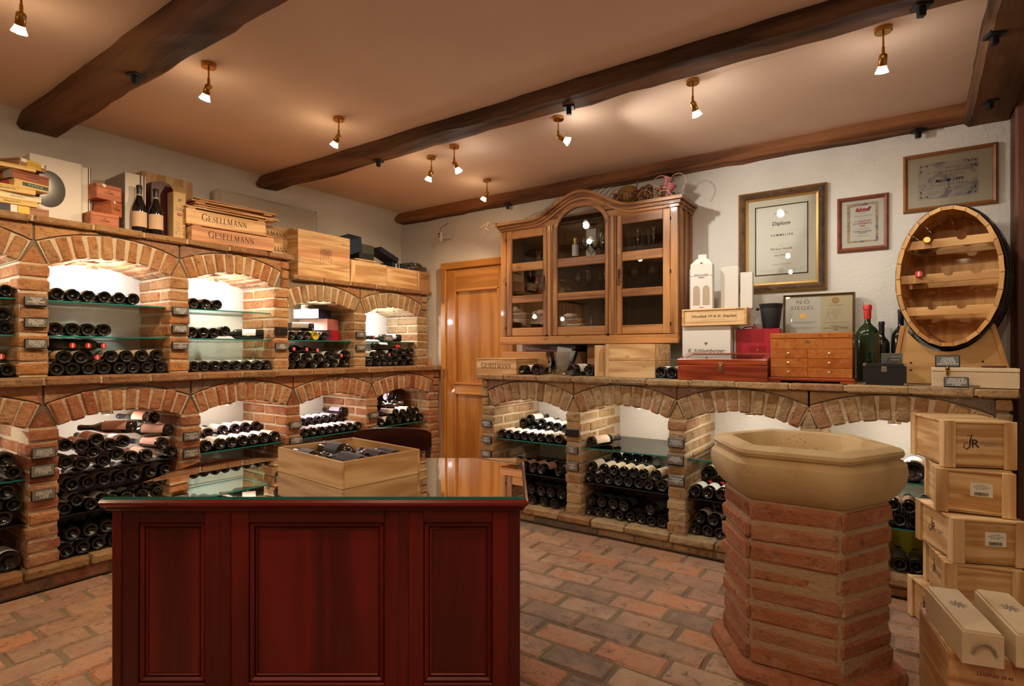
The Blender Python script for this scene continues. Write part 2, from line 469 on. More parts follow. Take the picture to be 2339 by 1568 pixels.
M_LAB_LILAC = plain('paper_label_lilac', (0.55, 0.50, 0.62), 0.7)
M_LAB_GREY = plain('paper_label_grey', (0.34, 0.33, 0.27), 0.7)
M_LAB_DARK = plain('paper_label_dark', (0.05, 0.045, 0.05), 0.5)
M_CAP_RED = plain('foil_red', (0.62, 0.035, 0.03), 0.35)
M_CAP_BLACK = plain('foil_black', (0.015, 0.014, 0.016), 0.35)
M_CAP_BROWN = plain('foil_brown', (0.10, 0.03, 0.025), 0.4)
M_CAP_GOLD = plain('foil_gold', (0.62, 0.42, 0.12), 0.3, metal=0.6)
M_CAP_WHITE = plain('foil_white', (0.75, 0.72, 0.68), 0.4)
M_GLASS = glass_mat('glass_shelf', (0.90, 0.97, 0.94))
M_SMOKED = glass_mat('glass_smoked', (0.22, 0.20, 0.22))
M_GLASS_EDGE = plain('glass_edge_teal', (0.01, 0.20, 0.17), 0.15, spec=0.6)
M_PANE = glass_mat('glass_pane', (0.93, 0.94, 0.92), boost=1.5)
M_CLEAR = glass_mat('glass_clear', (0.93, 0.95, 0.95), ior=1.5, rough=0.02, boost=4.0)
M_PLASTIC = glass_mat('plastic_film', (0.86, 0.84, 0.80), ior=1.5, rough=0.12, boost=3.0)
M_BRASS = plain('metal_brass', (0.50, 0.27, 0.07), 0.22, metal=1.0)
M_BRASS_PALE = plain('metal_brass_pale', (0.72, 0.58, 0.33), 0.22, metal=1.0)
M_CHROME = plain('metal_chrome', (0.75, 0.74, 0.72), 0.18, metal=1.0)
M_IRON = plain('metal_iron_black', (0.012, 0.011, 0.012), 0.55, metal=0.3)
M_BULB = plain('bulb_glow', (1, 1, 1), 0.3, emit=(1.0, 0.86, 0.66), estr=30.0)
M_BULB_GLASS = plain('bulb_reflector', (0.9, 0.8, 0.6), 0.15, metal=0.5, emit=(1.0, 0.80, 0.50), estr=3.0)
M_NICHE_BULB = plain('niche_bulb_glow', (1, 1, 1), 0.3, emit=(1.0, 0.96, 0.92), estr=60.0)
M_SLATE = plain('card_slate', (0.15, 0.15, 0.135), 0.8)
M_HOLDER = plain('holder_black', (0.018, 0.014, 0.014), 0.3)
M_CHALK = plain('chalk_white', (0.80, 0.80, 0.76), 0.9)
M_INK = plain('ink_black', (0.028, 0.018, 0.014), 0.7)
M_INK_GREY = plain('ink_grey', (0.26, 0.24, 0.20), 0.8)
M_INK_RED = plain('ink_red', (0.42, 0.015, 0.03), 0.7)
M_INK_BLUE = plain('ink_blue', (0.035, 0.035, 0.10), 0.7)
M_INK_GOLD = plain('ink_gold', (0.55, 0.34, 0.12), 0.6)
M_INK_GREEN = plain('ink_green', (0.03, 0.14, 0.05), 0.7)
M_PAPER = plain('paper_white', (0.78, 0.76, 0.67), 0.75)
M_PAPER_CREAM = plain('paper_cream', (0.74, 0.66, 0.44), 0.75)
M_PAPER_MAT = plain('paper_mat', (0.70, 0.65, 0.52), 0.8)
M_CARTON_WHITE = plain('carton_white', (0.74, 0.70, 0.62), 0.6)
M_CARTON_GREY = plain('carton_grey', (0.42, 0.38, 0.33), 0.7)
M_CARTON_BROWN = plain('carton_brown', (0.42, 0.22, 0.09), 0.8)
M_CARTON_SEKT = plain('carton_sekt', (0.45, 0.22, 0.085), 0.75)
M_MAROON = plain('carton_maroon', (0.085, 0.010, 0.014), 0.4)
M_RED = plain('carton_red', (0.42, 0.012, 0.025), 0.45)
M_PINK = plain('carton_pink', (0.42, 0.13, 0.12), 0.5)
M_BLUE = plain('carton_blue', (0.018, 0.045, 0.085), 0.5)
M_BLUE_DK = plain('carton_navy', (0.010, 0.013, 0.035), 0.4)
M_GREEN_GREY = plain('carton_green_grey', (0.085, 0.095, 0.075), 0.6)
M_YELLOW = plain('carton_yellow', (0.55, 0.40, 0.03), 0.5)
M_CIGAR = plain('cigar_box_yellow', (0.66, 0.46, 0.16), 0.6)
M_CIGAR_TAN = plain('cigar_box_tan', (0.34, 0.17, 0.085), 0.65)
M_CIGAR_LABEL = plain('cigar_label_gold', (0.72, 0.48, 0.06), 0.5)
M_GREEN = plain('print_green', (0.02, 0.07, 0.03), 0.5)
M_BLACK = plain('black_satin', (0.012, 0.012, 0.014), 0.35)
M_BLACK_MATT = plain('black_matt', (0.02, 0.02, 0.022), 0.6)
M_WHITE_PLASTIC = plain('plastic_white', (0.70, 0.68, 0.62), 0.4)
M_AC = plain('plastic_cream', (0.66, 0.60, 0.50), 0.45)

# ------------------------------------------------------------------ lettering
RX90 = Matrix.Rotation(R(90), 4, 'X')

def T(x=0, y=0, z=0):
    return Matrix.Translation((x, y, z))

def RZ(a):
    return Matrix.Rotation(a, 4, 'Z')

def text(body, size, mat, parent, M, align='CENTER', shear=0.0, bold=0.0, space=1.0, line=1.0, name='lettering', xs=1.0):
    """flat print facing local -Y, standing upright in local X-Z; M places its centre"""
    cu = bpy.data.curves.new(name, 'FONT')
    cu.body = body; cu.size = size; cu.align_x = align; cu.align_y = 'CENTER'
    cu.resolution_u = 2; cu.shear = shear; cu.offset = bold * size; cu.space_character = space; cu.space_line = line
    tmp = bpy.data.objects.new(name, cu)
    me = bpy.data.meshes.new_from_object(tmp)
    bpy.data.objects.remove(tmp); bpy.data.curves.remove(cu)
    me.transform(M @ RX90 @ Matrix.Diagonal((xs, 1, 1, 1)))
    me.materials.clear(); me.materials.append(mat)
    me.name = name
    return link(name, me, parent)

def stroke(mb, pts, ws, M, mat=0):
    P = [Vector((p[0], p[1])) for p in pts]
    n = len(P); V = []
    for k in range(n):
        d = (P[min(k + 1, n - 1)] - P[max(k - 1, 0)]).normalized()
        nn = Vector((-d.y, d.x)); w = (ws[k] if isinstance(ws, (list, tuple)) else ws) / 2
        a, b = P[k] + nn * w, P[k] - nn * w
        V += [(a.x, a.y, 0), (b.x, b.y, 0)]
    F = [(2 * k, 2 * k + 1, 2 * k + 3, 2 * k + 2) for k in range(n - 1)]
    mb.add(V, F, mat, M)

def serif(body, size, mat, parent, M, name='lettering', track=0.06):
    """roman capitals with thick and thin strokes and bracket feet"""
    Th, th = 0.125, 0.05
    mb = MB()
    def bar(x0, y0, x1, y1, w): return ('s', [(x0, y0), (x1, y1)], w)
    def foot(x, y, w=0.26): return bar(x - w / 2, y, x + w / 2, y, th * 0.8)
    def ell(cx, cy, rx, ry, a0, a1, n=18):
        pts, ws = [], []
        for k in range(n + 1):
            a = R(a0 + (a1 - a0) * k / n)
            pts.append((cx + rx * math.cos(a), cy + ry * math.sin(a)))
            ws.append(th + (Th - th) * abs(math.cos(a)) ** 1.3)
        return ('s', pts, ws)
    S1 = [(0.50, 0.80), (0.46, 0.92), (0.33, 0.985), (0.20, 0.95), (0.12, 0.84), (0.14, 0.71), (0.25, 0.60), (0.38, 0.50), (0.48, 0.38), (0.50, 0.24), (0.42, 0.09), (0.28, 0.015), (0.15, 0.05), (0.08, 0.20)]
    W1 = [0.05, 0.05, 0.05, 0.06, 0.08, 0.10, 0.13, 0.14, 0.13, 0.09, 0.06, 0.05, 0.05, 0.05]
    G = {
        'E': (0.60, [bar(0.14, 0, 0.14, 1, Th), bar(0, 0.975, 0.52, 0.975, th), bar(0.1, 0.52, 0.44, 0.52, th), bar(0, 0.025, 0.56, 0.025, th), bar(0.51, 1, 0.51, 0.80, th), bar(0.55, 0, 0.55, 0.22, th), bar(0.43, 0.42, 0.43, 0.62, th)]),
        'L': (0.56, [bar(0.14, 0, 0.14, 1, Th), foot(0.14, 0.98), bar(0, 0.025, 0.54, 0.025, th), bar(0.53, 0, 0.53, 0.24, th)]),
        'N': (0.80, [bar(0.13, 0, 0.13, 0.95, th), bar(0.66, 0, 0.66, 1, th), bar(0.10, 0.98, 0.66, 0.06, Th), foot(0.13, 0.02), foot(0.66, 0.98), bar(0.0, 0.98, 0.14, 0.98, th)]),
        'M': (0.98, [bar(0.13, 0, 0.17, 0.98, th), bar(0.80, 0, 0.78, 0.98, Th), bar(0.19, 0.98, 0.47, 0.05, Th), bar(0.47, 0.05, 0.76, 0.95, th), foot(0.13, 0.02), foot(0.80, 0.02), bar(0.04, 0.98, 0.2, 0.98, th), bar(0.76, 0.98, 0.92, 0.98, th)]),
        'A': (0.80, [bar(0.12, 0, 0.37, 0.98, th), bar(0.38, 1.0, 0.64, 0, Th), bar(0.2, 0.34, 0.53, 0.34, th), foot(0.12, 0.02, 0.22), foot(0.64, 0.02, 0.24)]),
        'G': (0.80, [ell(0.42, 0.5, 0.36, 0.48, 48, 318), bar(0.66, 0.06, 0.66, 0.42, Th * 0.9), foot(0.66, 0.42, 0.24), bar(0.665, 0.98, 0.665, 0.76, th)]),
        'S': (0.58, [('s', S1, W1), bar(0.51, 0.98, 0.51, 0.76, th), bar(0.07, 0.0, 0.07, 0.24, th)]),
    }
    x = 0.0; items = []
    for k, ch in enumerate(body):
        w, st = G[ch]
        sc = 1.12 if k == 0 else 0.92
        items.append((x, sc, st)); x += (w + track) * sc
    for x0, sc, st in items:
        for _, pts, ws in st:
            stroke(mb, [((x0 + px * sc - x / 2) * size, (py * sc - 0.5) * size) for px, py in pts],
                   [w * sc * size for w in ws] if isinstance(ws, list) else ws * sc * size, M @ RX90)
    return mb.build(name, mat, parent)

# ------------------------------------------------------------------ brick shapes (shared meshes)
_BR = {}
def brick_mesh(L, W, H, mat, var, ch=0.008, jit=0.0030):
    key = (round(L, 3), round(W, 3), round(H, 3), mat.name, var)
    if key not in _BR:
        rng = random.Random(hash(key[:3]) % 9999 + var * 31)
        mb = MB().cbox(-L / 2, L / 2, -W / 2, W / 2, -H / 2, H / 2, ch, 0, None, jit, rng)
        _BR[key] = mb.mesh('brick', mat)
    return _BR[key]

def lay(parent, name, L, W, H, mat, loc, rotz=0.0, tilt=0.010, ch=0.008, jit=0.0030):
    o = link(name, brick_mesh(L, W, H, mat, random.randrange(5), ch, jit), parent, loc)
    o.rotation_euler = (random.uniform(-tilt, tilt), random.uniform(-tilt, tilt), rotz + random.uniform(-tilt, tilt))
    return o

# ------------------------------------------------------------------ the setting
X_LEFT, Y_BACK, Z_CEIL = -4.32, 4.19, 2.67
X_RIGHT, Y_FRONT = 1.7, -2.3

def struct(o):
    o['kind'] = 'structure'
    return o

struct(MB().box(X_LEFT - 0.2, X_LEFT, Y_FRONT, Y_BACK + 0.2, 0, 2.8).build('wall_left', M_WALL))
cove = [(X_LEFT - 0.01, 2.50)] + [(X_LEFT + 0.17 - 0.17 * math.cos(a), 2.505 + 0.17 * math.sin(a)) for a in [R(10 * k) for k in range(0, 10)]] + [(X_LEFT - 0.01, 2.68)]
mb = MB(); mb.prism(cove, Y_FRONT, Y_BACK)
o = mb.build('trim_2', M_WALL); struct(o)
for p in o.data.polygons: p.use_smooth = len(p.vertices) == 4
o.data.set_sharp_from_angle(angle=R(30))
struct(MB().box(X_LEFT - 0.2, 0.52, Y_BACK, Y_BACK + 0.2, 0, 2.8).build('wall_back', M_WALL))
struct(MB().box(0.52, X_RIGHT + 0.2, Y_BACK + 0.02, Y_BACK + 0.2, 0, 2.8).build('wall_back_dark', wood_mat('wood_wall_dark', (0.055, 0.028, 0.022), (0.025, 0.013, 0.012), 'Z', 1.0, 0.6)))
struct(MB().box(X_RIGHT, X_RIGHT + 0.2, Y_FRONT, Y_BACK, 0, 2.8).build('wall_right', M_WALL))
struct(MB().box(X_LEFT, X_RIGHT, Y_FRONT - 0.2, Y_FRONT, 0, 2.8).build('wall_front', M_WALL))
struct(MB().box(X_LEFT - 0.2, X_RIGHT + 0.2, Y_FRONT - 0.2, Y_BACK + 0.2, Z_CEIL, Z_CEIL + 0.15).build('ceiling', M_CEIL))
# dark post closing the back wall
struct(MB().cbox(0.505, 0.74, 4.00, 4.215, 0, Z_CEIL, 0.01).build('trim_1', wood_mat('wood_post_dark', (0.16, 0.06, 0.035), (0.06, 0.022, 0.015), 'Z', 1.0, 0.55)))

# floor: mortar bed with a brick pavement on it
floor = struct(MB().box(X_LEFT - 0.1, X_RIGHT + 0.1, Y_FRONT - 0.1, Y_BACK + 0.1, -0.12, -0.009).build('floor', M_MORTAR_DARK))
spots = []
FB_L, FB_W = 0.285, 0.142
rng = random.Random(5)
y = 3.43; row = 0                       # right field: courses parallel to the back wall
while y > Y_FRONT + 0.1:
    xo = -2.28 + (row % 2) * 0.148 + rng.uniform(-0.03, 0.03)
    x = xo
    if row % 2:
        spots.append((-2.28 + 0.07, y, 0.125, 0.0))
    while x < X_RIGHT - 0.05:
        spots.append((x + FB_L / 2, y, FB_L, 0.0)); x += FB_L + 0.012
    y -= FB_W + 0.012; row += 1
x = -3.655; col = 0                     # left field: courses parallel to the left wall
while x < -2.34:
    y = Y_FRONT + 0.05 + (col % 2) * 0.148
    while y < 4.1:
        spots.append((x, y + FB_L / 2, FB_L, R(90))); y += FB_L + 0.012
    x += FB_W + 0.012; col += 1
def seen(s):
    Zc = -_S * s[0] + _C * s[1]
    if Zc < 0.4: return 99
    X = _C * s[0] + _S * s[1]
    px, py = _CX + _F * X / Zc, _CY + _F * CAM_H / Zc
    d = Zc
    if not (-120 < px < 2460 and py < 1700): d += 20
    if 300 < px < 1150: d += 6          # stands under the counter
    return d
spots.sort(key=seen)
for s in spots[:300]:
    o = lay(floor, 'floor_brick', s[2] + random.uniform(-0.006, 0.002), FB_W, 0.05, M_BRICK_FLOOR, (s[0], s[1], -0.027 + random.uniform(-0.003, 0.003)), s[3], 0.008, 0.009, 0.0025)
mb = MB()
for s in spots[300:]:
    mb.cbox(-s[2] / 2, s[2] / 2, -FB_W / 2, FB_W / 2, -0.05, -0.001, 0.008, 0, T(s[0], s[1], 0) @ RZ(s[3]))
o = mb.build('floor_brick_field', M_BRICK_FLOOR, floor); o['kind'] = 'stuff'

# ------------------------------------------------------------------ hewn ceiling beams
def beam(label, x0, x1, y0, y1, z0, z1, along='x', name='ceiling_beam', mat=None, seed=1):
    rg = random.Random(seed)
    L = (x1 - x0) if along == 'x' else (y1 - y0)
    n = max(int(L / 0.11), 8)
    V, F = [], []
    w0, w1 = (y0, y1) if along == 'x' else (x0, x1)
    c = 0.022
    dr = [0.0] * 4
    for k in range(n + 1):
        t = (x0 if along == 'x' else y0) + L * k / n
        for q in range(4):
            dr[q] = dr[q] * 0.75 + rg.uniform(-0.006, 0.006)
        j = lambda: rg.uniform(-0.003, 0.003)
        sec = [(w0 + dr[0], z1), (w0 + dr[0] + j(), z0 + c + dr[2]), (w0 + c + dr[0], z0 + dr[2] + j()),
               ((w0 + w1) / 2 + j(), z0 + (dr[2] + dr[3]) / 2 + j()), (w1 - c + dr[1], z0 + dr[3] + j()), (w1 + dr[1] + j(), z0 + c + dr[3]), (w1 + dr[1], z1)]
        for a, b in sec:
            V.append((t, a, b) if along == 'x' else (a, t, b))
    m = 7
    for k in range(n):
        for q in range(m - 1):
            F.append((k * m + q, k * m + q + 1, (k + 1) * m + q + 1, (k + 1) * m + q))
        F.append((k * m + m - 1, k * m, (k + 1) * m, (k + 1) * m + m - 1))
    F.append(tuple(range(m))); F.append(tuple(range(n * m, n * m + m)))
    o = MB().add(V, F).build(name, mat or M_BEAM)
    return tag(o, label, 'beam')

beam('dark hewn ceiling beam above the cigar boxes, split by a long crack', -4.28, 1.6, 1.06, 1.27, 2.585, 2.72, seed=3)
beam('dark hewn ceiling beam crossing the middle of the room', -4.28, 0.31, 2.55, 2.75, 2.60, 2.72, seed=8)
beam('reddish hewn ceiling beam running along the wall above the glass cabinet', -4.27, 0.31, 4.05, 4.22, 2.59, 2.72, seed=12,
     mat=wood_mat('wood_beam_red', (0.30, 0.12, 0.045), (0.08, 0.032, 0.014), 'X', 0.8, 0.7, rings=0.8, bump=0.8, vary=0.03, spec=0.25))
beam('wide grey brown cross beam carrying the other beams by the dark post', 0.295, 0.52, Y_FRONT, 4.19, 2.575, 2.72, 'y', mat=M_BEAM_Y, seed=17)
# long crack in the first beam
mb = MB()
pts = []
rg = random.Random(4)
for k in range(60):
    x = -4.25 + k * 0.075
    pts.append((x, 1.175 + 0.012 * math.sin(k * 0.4) + rg.uniform(-0.004, 0.004)))
def hook(px, py, z, bm_label):
    d = _ray(px, py); t = (z - CAM_H) / d[2]
    p = Vector((t * d[0], t * d[1], z))
    h = thing('beam_bolt', bm_label, 'bolt', p, 0.4, 'iron bolts under the ceiling beams')
    MB().cbox(-0.03, 0.03, -0.03, 0.03, -0.012, 0.006, 0.003).build('plate', M_IRON, h)
    MB().cbox(-0.013, 0.013, -0.013, 0.013, -0.045, -0.010, 0.003).build('square_stub', M_IRON, h)
    return h
hook(310, 170, 2.585, 'square black iron bolt under the cracked beam')
hook(865, 366, 2.60, 'square black iron bolt under the middle beam near the left wall')
hook(1300, 243, 2.60, 'square black iron bolt under the middle beam above the glass cabinet')
hook(2105, 12, 2.60, 'square black iron bolt under the middle beam by the cross beam')
hook(2098, 298, 2.59, 'square black iron bolt under the wall beam above the framed awards')
hook(1530, 400, 2.59, 'square black iron bolt under the wall beam beside the dried flowers')
hook(1160, 466, 2.59, 'square black iron bolt under the wall beam by the oak door')
hook(2272, 78, 2.575, 'square black iron bolt under the wide cross beam')
hook(2262, 230, 2.575, 'square black iron bolt under the wide cross beam')

# ------------------------------------------------------------------ arched brick wine racks
NICHE_LAMPS = []

def rack(name, label, loc, rotz, piers, z0, spring, crown, led, depth, bmat, amat, courses, plinth=False, over=0.03, ends=(False, False), nvous=10, ledge_u=None, ledge_mat=None, pier_top=None, skip_pier=()):
    """local x runs along the wall, y into it, z up. piers = [(u0, u1)...]; led = (z_bottom, z_top)"""
    root = thing(name, label, 'wine rack', loc, rotz)
    ring = 0.135
    lb, lt = led
    def pier_bricks(par, u0, u1, za, zb, n):
        ph = (zb - za) / n
        for c in range(n):
            zc = za + ph * (c + 0.5)
            off = random.uniform(-0.004, 0.004)
            segs = [(0.0, 0.285), (0.295, 0.58)] if c % 2 else [(0.0, 0.14), (0.152, 0.43), (0.442, 0.70)]
            for a, b in segs:
                if a > depth - 0.05: continue
                b = min(b, depth - 0.003)
                lay(par, 'brick', (u1 - u0) + random.uniform(-0.006, 0.006), b - a, ph - 0.012, bmat, ((u0 + u1) / 2 + off, (a + b) / 2, zc))
    for i, (u0, u1) in enumerate(piers):
        if i in skip_pier: continue
        top = pier_top.get(i, spring) if pier_top else spring
        p = MB().box(u0 + 0.007, u1 - 0.007, 0.008, depth - 0.003, z0, top + 0.005).build('pier', M_MORTAR, root)
        pier_bricks(p, u0, u1, z0 + 0.002, top - 0.002, courses + int(round((top - spring) / 0.075)))
    bays = list(zip(piers, piers[1:]))
    exts = []
    for (a, b) in bays:
        ua, ub = a[1], b[0]
        uc, half, rise = (ua + ub) / 2, (ub - ua) / 2, crown - spring
        Rr = (half * half + rise * rise) / (2 * rise)
        zc = crown - Rr
        ang = math.asin(half / Rr)
        exts.append((uc, zc, Rr, ang))
        # mortar shell of the vault
        mb = MB(); n = 14
        for k in range(n):
            t0, t1 = -ang + 2 * ang * k / n, -ang + 2 * ang * (k + 1) / n
            q = [(uc + (Rr + rr) * math.sin(t), zc + (Rr + rr) * math.cos(t)) for t, rr in ((t0, 0.006), (t1, 0.006), (t1, ring - 0.002), (t0, ring - 0.002))]
            mb.prism(q, 0.005, depth - 0.002)
        ar = mb.build('arch', M_MORTAR, root)
        gap = 0.005
        nv = nvous
        for k in range(nv):
            t0 = -ang + 2 * ang * k / nv; t1 = -ang + 2 * ang * (k + 1) / nv
            g = gap / 2 / (Rr + ring / 2)
            t0 += g * random.uniform(0.5, 1.4); t1 -= g * random.uniform(0.5, 1.4)
            segs = [(0.0, 0.135), (0.147, 0.42), (0.432, 0.70)] if k % 2 else [(0.0, 0.26), (0.272, 0.54), (0.552, 0.70)]
            for a_, b_ in segs:
                if a_ > depth - 0.04: continue
                b_ = min(b_, depth - 0.003)
                pr = random.uniform(-0.008, 0.002) if a_ == 0 else 0.0
                r0, r1 = Rr + random.uniform(-0.004, 0.004), Rr + ring + random.uniform(-0.004, 0.004)
                tm = (t0 + t1) / 2; hwd = (t1 - t0) / 2 * Rr
                P = lambda t, r: (uc + r * math.sin(tm) + (hwd if t == t1 else -hwd) * math.cos(tm), zc + r * math.cos(tm) - (hwd if t == t1 else -hwd) * math.sin(tm))
                c = [(*P(t0, r0)[:1], a_ + pr, P(t0, r0)[1]), (P(t1, r0)[0], a_ + pr, P(t1, r0)[1]), (P(t1, r0)[0], b_, P(t1, r0)[1]), (P(t0, r0)[0], b_, P(t0, r0)[1]),
                     (P(t0, r1)[0], a_ + pr, P(t0, r1)[1]), (P(t1, r1)[0], a_ + pr, P(t1, r1)[1]), (P(t1, r1)[0], b_, P(t1, r1)[1]), (P(t0, r1)[0], b_, P(t0, r1)[1])]
                ctr = sum((Vector(p) for p in c), Vector()) / 8
                o = MB().hexa([Vector(p) - ctr for p in c], 0.009, 0, None, 0.0034, random).build('arch_brick', amat, ar, ctr)
    # wedge bricks between neighbouring arches, spandrel bricks under the ledge
    def zext(e, u):
        uc, zc, Rr, ang = e
        d = u - uc
        return zc + math.sqrt(max((Rr + ring) ** 2 - d * d, 0))
    sp = MB()
    for e in exts:
        uc, zc, Rr, ang = e
        he = (Rr + ring) * math.sin(ang)
        n = 16
        for k in range(n):
            a0, a1 = uc - he + 2 * he * k / n, uc - he + 2 * he * (k + 1) / n
            q = [(a0, zext(e, a0) - 0.01), (a1, zext(e, a1) - 0.01), (a1, lb + 0.005), (a0, lb + 0.005)]
            sp.prism(q, 0.014, 0.12)
    for i, (u0, u1) in enumerate(piers):
        if i in skip_pier: continue
        sp.box(u0 + 0.01, u1 - 0.01, 0.016, 0.12, spring, lb + 0.005)
    spo = sp.build('spandrel', M_MORTAR_DARK, root)
    for i, (u0, u1) in enumerate(piers):
        if i in skip_pier: continue
        um = (u0 + u1) / 2
        le = exts[i - 1] if i > 0 else None
        re = exts[i] if i < len(exts) else None
        ztip = zext(re if re else le, um) - 0.012
        if le and re:
            q = [(u0 + 0.012, spring + 0.004), (u1 - 0.012, spring + 0.004), (um + 0.006, ztip - 0.015), (um - 0.006, ztip - 0.015)]
            MB().prism(q, 0.006, 0.13).build('wedge_brick', bmat, spo)
        for e, sg in ((le, -1), (re, 1)):
            if not e: continue
            far = um
            while abs(far - um) < 0.30 and zext(e, far + sg * 0.01) < lb - 0.012:
                far += sg * 0.01
            if abs(far - um) < 0.03: continue
            pts = [(um + sg * 0.006, lb - 0.002), (far, lb - 0.002)]
            st = 6
            for k in range(st + 1):
                u = far + (um + sg * 0.006 - far) * k / st
                pts.append((u, min(zext(e, u) + 0.008, lb - 0.003)))
            MB().prism(pts, 0.004, 0.12).build('spandrel_brick', M_BRICK_GREY if (i + sg) % 2 else bmat, spo)
        if (le is None or re is None) and ends[0 if i == 0 else 1]:
            # outer pier runs on up to the ledge
            zz = spring
            while zz < lb - 0.02:
                hh = min(0.072, lb - zz)
                e = re if re else le
                uo = u0 if re else u1
                ui = um
                for t in range(30):
                    nxt = ui + (0.004 if re else -0.004)
                    if zext(e, nxt) < zz + 0.02 and abs(nxt - um) < 0.1: break
                    break
                wdt = abs(ui - uo) + 0.004
                lay(spo, 'brick', wdt, 0.24, hh - 0.010, bmat, ((uo + ui) / 2, 0.12, zz + hh / 2))
                zz += hh
    # ledge
    lu0, lu1 = ledge_u if ledge_u else (piers[0][0] - 0.03, piers[-1][1] + 0.03)
    lg = MB().box(lu0 + 0.01, lu1 - 0.01, -over + 0.012, depth - 0.002, lb + 0.006, lt - 0.004).build('ledge', M_MORTAR, root)
    lm = ledge_mat or amat
    u = lu0
    while u < lu1 - 0.02:
        L = min(random.uniform(0.25, 0.30), lu1 - u)
        if lu1 - (u + L) < 0.08: L = lu1 - u
        lay(lg, 'ledge_brick', L - 0.010, 0.14 + over, lt - lb, lm, (u + L / 2, (0.14 - over) / 2 + random.uniform(-0.004, 0.004), (lb + lt) / 2), 0, 0.004, 0.008, 0.003)
        u += L
    u = lu0 + 0.13                       # second and further rows of ledge paving
    v = 0.152
    while v < depth - 0.05:
        w = min(0.142, depth - 0.004 - v)
        uu = lu0 + (0.1 if int(v * 10) % 2 else 0.0)
        while uu < lu1 - 0.05:
            L = min(0.285, lu1 - uu)
            lay(lg, 'ledge_brick', L - 0.010, w - 0.008, lt - lb, lm, (uu + L / 2, v + w / 2, (lb + lt) / 2 - 0.001), 0, 0.002, 0.006, 0.002)
            uu += L
        v += 0.15
    if plinth:
        pl = MB().box(lu0 + 0.02, lu1 - 0.02, 0.008, depth - 0.003, 0.0, z0 - 0.004).build('plinth', M_MORTAR_DARK, root)
        u = lu0
        while u < lu1 - 0.02:
            L = min(random.uniform(0.25, 0.31), lu1 - u)
            lay(pl, 'plinth_brick', L - 0.012, 0.13, z0 - 0.062, M_BRICK_GREY if random.random() < 0.3 else bmat, (u + L / 2, 0.065, (z0 - 0.052) / 2))
            u += L
        u = lu0 - 0.1
        while u < lu1 - 0.02:
            L = min(random.uniform(0.25, 0.31), lu1 - u)
            lay(pl, 'sill_brick', L - 0.008, 0.18, 0.05, lm, (u + L / 2, 0.06, z0 - 0.025), 0, 0.005, 0.010, 0.004)
            u += L
        lay_v = 0.16
        while lay_v < depth - 0.05:
            uu = lu0
            while uu < lu1 - 0.05:
                L = min(0.30, lu1 - uu)
                lay(pl, 'sill_brick', L - 0.01, 0.132, 0.05, lm, (uu + L / 2, lay_v + 0.066, z0 - 0.026), 0, 0.002)
                uu += L
            lay_v += 0.142
    return root, exts

LEFT_PIERS = [(0.215, 0.345), (0.965, 1.10), (1.722, 1.846), (2.458, 2.585), (3.213, 3.345), (3.98, 4.13)]
# lower rack on the left wall
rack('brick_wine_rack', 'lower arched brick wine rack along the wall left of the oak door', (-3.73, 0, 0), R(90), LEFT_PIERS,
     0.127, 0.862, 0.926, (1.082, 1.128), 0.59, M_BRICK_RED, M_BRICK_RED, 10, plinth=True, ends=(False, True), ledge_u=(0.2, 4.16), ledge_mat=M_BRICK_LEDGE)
# tall part of the upper rack
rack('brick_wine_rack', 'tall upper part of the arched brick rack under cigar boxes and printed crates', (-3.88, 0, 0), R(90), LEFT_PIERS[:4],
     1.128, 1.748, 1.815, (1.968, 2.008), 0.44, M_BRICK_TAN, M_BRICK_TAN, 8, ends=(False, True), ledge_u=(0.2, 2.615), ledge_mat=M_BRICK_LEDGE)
# lower part of the upper rack, next to the door
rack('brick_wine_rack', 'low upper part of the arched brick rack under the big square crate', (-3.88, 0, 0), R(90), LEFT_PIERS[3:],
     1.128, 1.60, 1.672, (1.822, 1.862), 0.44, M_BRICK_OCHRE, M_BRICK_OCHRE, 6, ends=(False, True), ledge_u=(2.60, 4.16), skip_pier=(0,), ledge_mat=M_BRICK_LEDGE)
# rack on the back wall
RIGHT_PIERS = [(-2.72, -2.602), (-1.962, -1.842), (-1.222, -1.106), (-0.472, -0.372), (0.312, 0.43)]
rack('brick_wine_rack', 'arched brick wine rack below the glass cabinet and the framed awards', (0, 3.505, 0), 0.0, RIGHT_PIERS,
     0.11, 0.835, 0.905, (1.048, 1.090), 0.685, M_BRICK_OCHRE, M_BRICK_OCHRE, 10, plinth=True, ends=(True, True), ledge_u=(-2.76, 0.46), ledge_mat=M_BRICK_OCHRE)

# ------------------------------------------------------------------ oak door in the back wall
door = struct(link('door_1', None))
door.location = (0, 0, 0)
mb = MB()
mb.cbox(-3.71, -3.645, 4.125, 4.195, 0, 2.12, 0.006)
fr1 = mb.build('frame_post', M_OAK, door)
MB().cbox(-2.915, -2.85, 4.125, 4.195, 0, 2.12, 0.006).build('frame_post', M_OAK, door)
MB().cbox(-3.71, -2.85, 4.123, 4.195, 2.058, 2.125, 0.006).build('frame_head', M_OAK_X, door)
leaf = MB().box(-3.645, -2.915, 4.162, 4.195, 0.01, 2.06).build('leaf', M_OAK, door)
MB().cbox(-3.643, -3.54, 4.142, 4.170, 0.01, 2.056, 0.003).build('stile', M_OAK, leaf)
MB().cbox(-3.02, -2.917, 4.142, 4.170, 0.01, 2.056, 0.003).build('stile', M_OAK, leaf)
for z0_, z1_ in ((1.85, 2.056), (0.865, 0.955), (0.01, 0.20)):
    MB().cbox(-3.54, -3.02, 4.1425, 4.170, z0_, z1_, 0.003).build('rail', M_OAK_X, leaf)
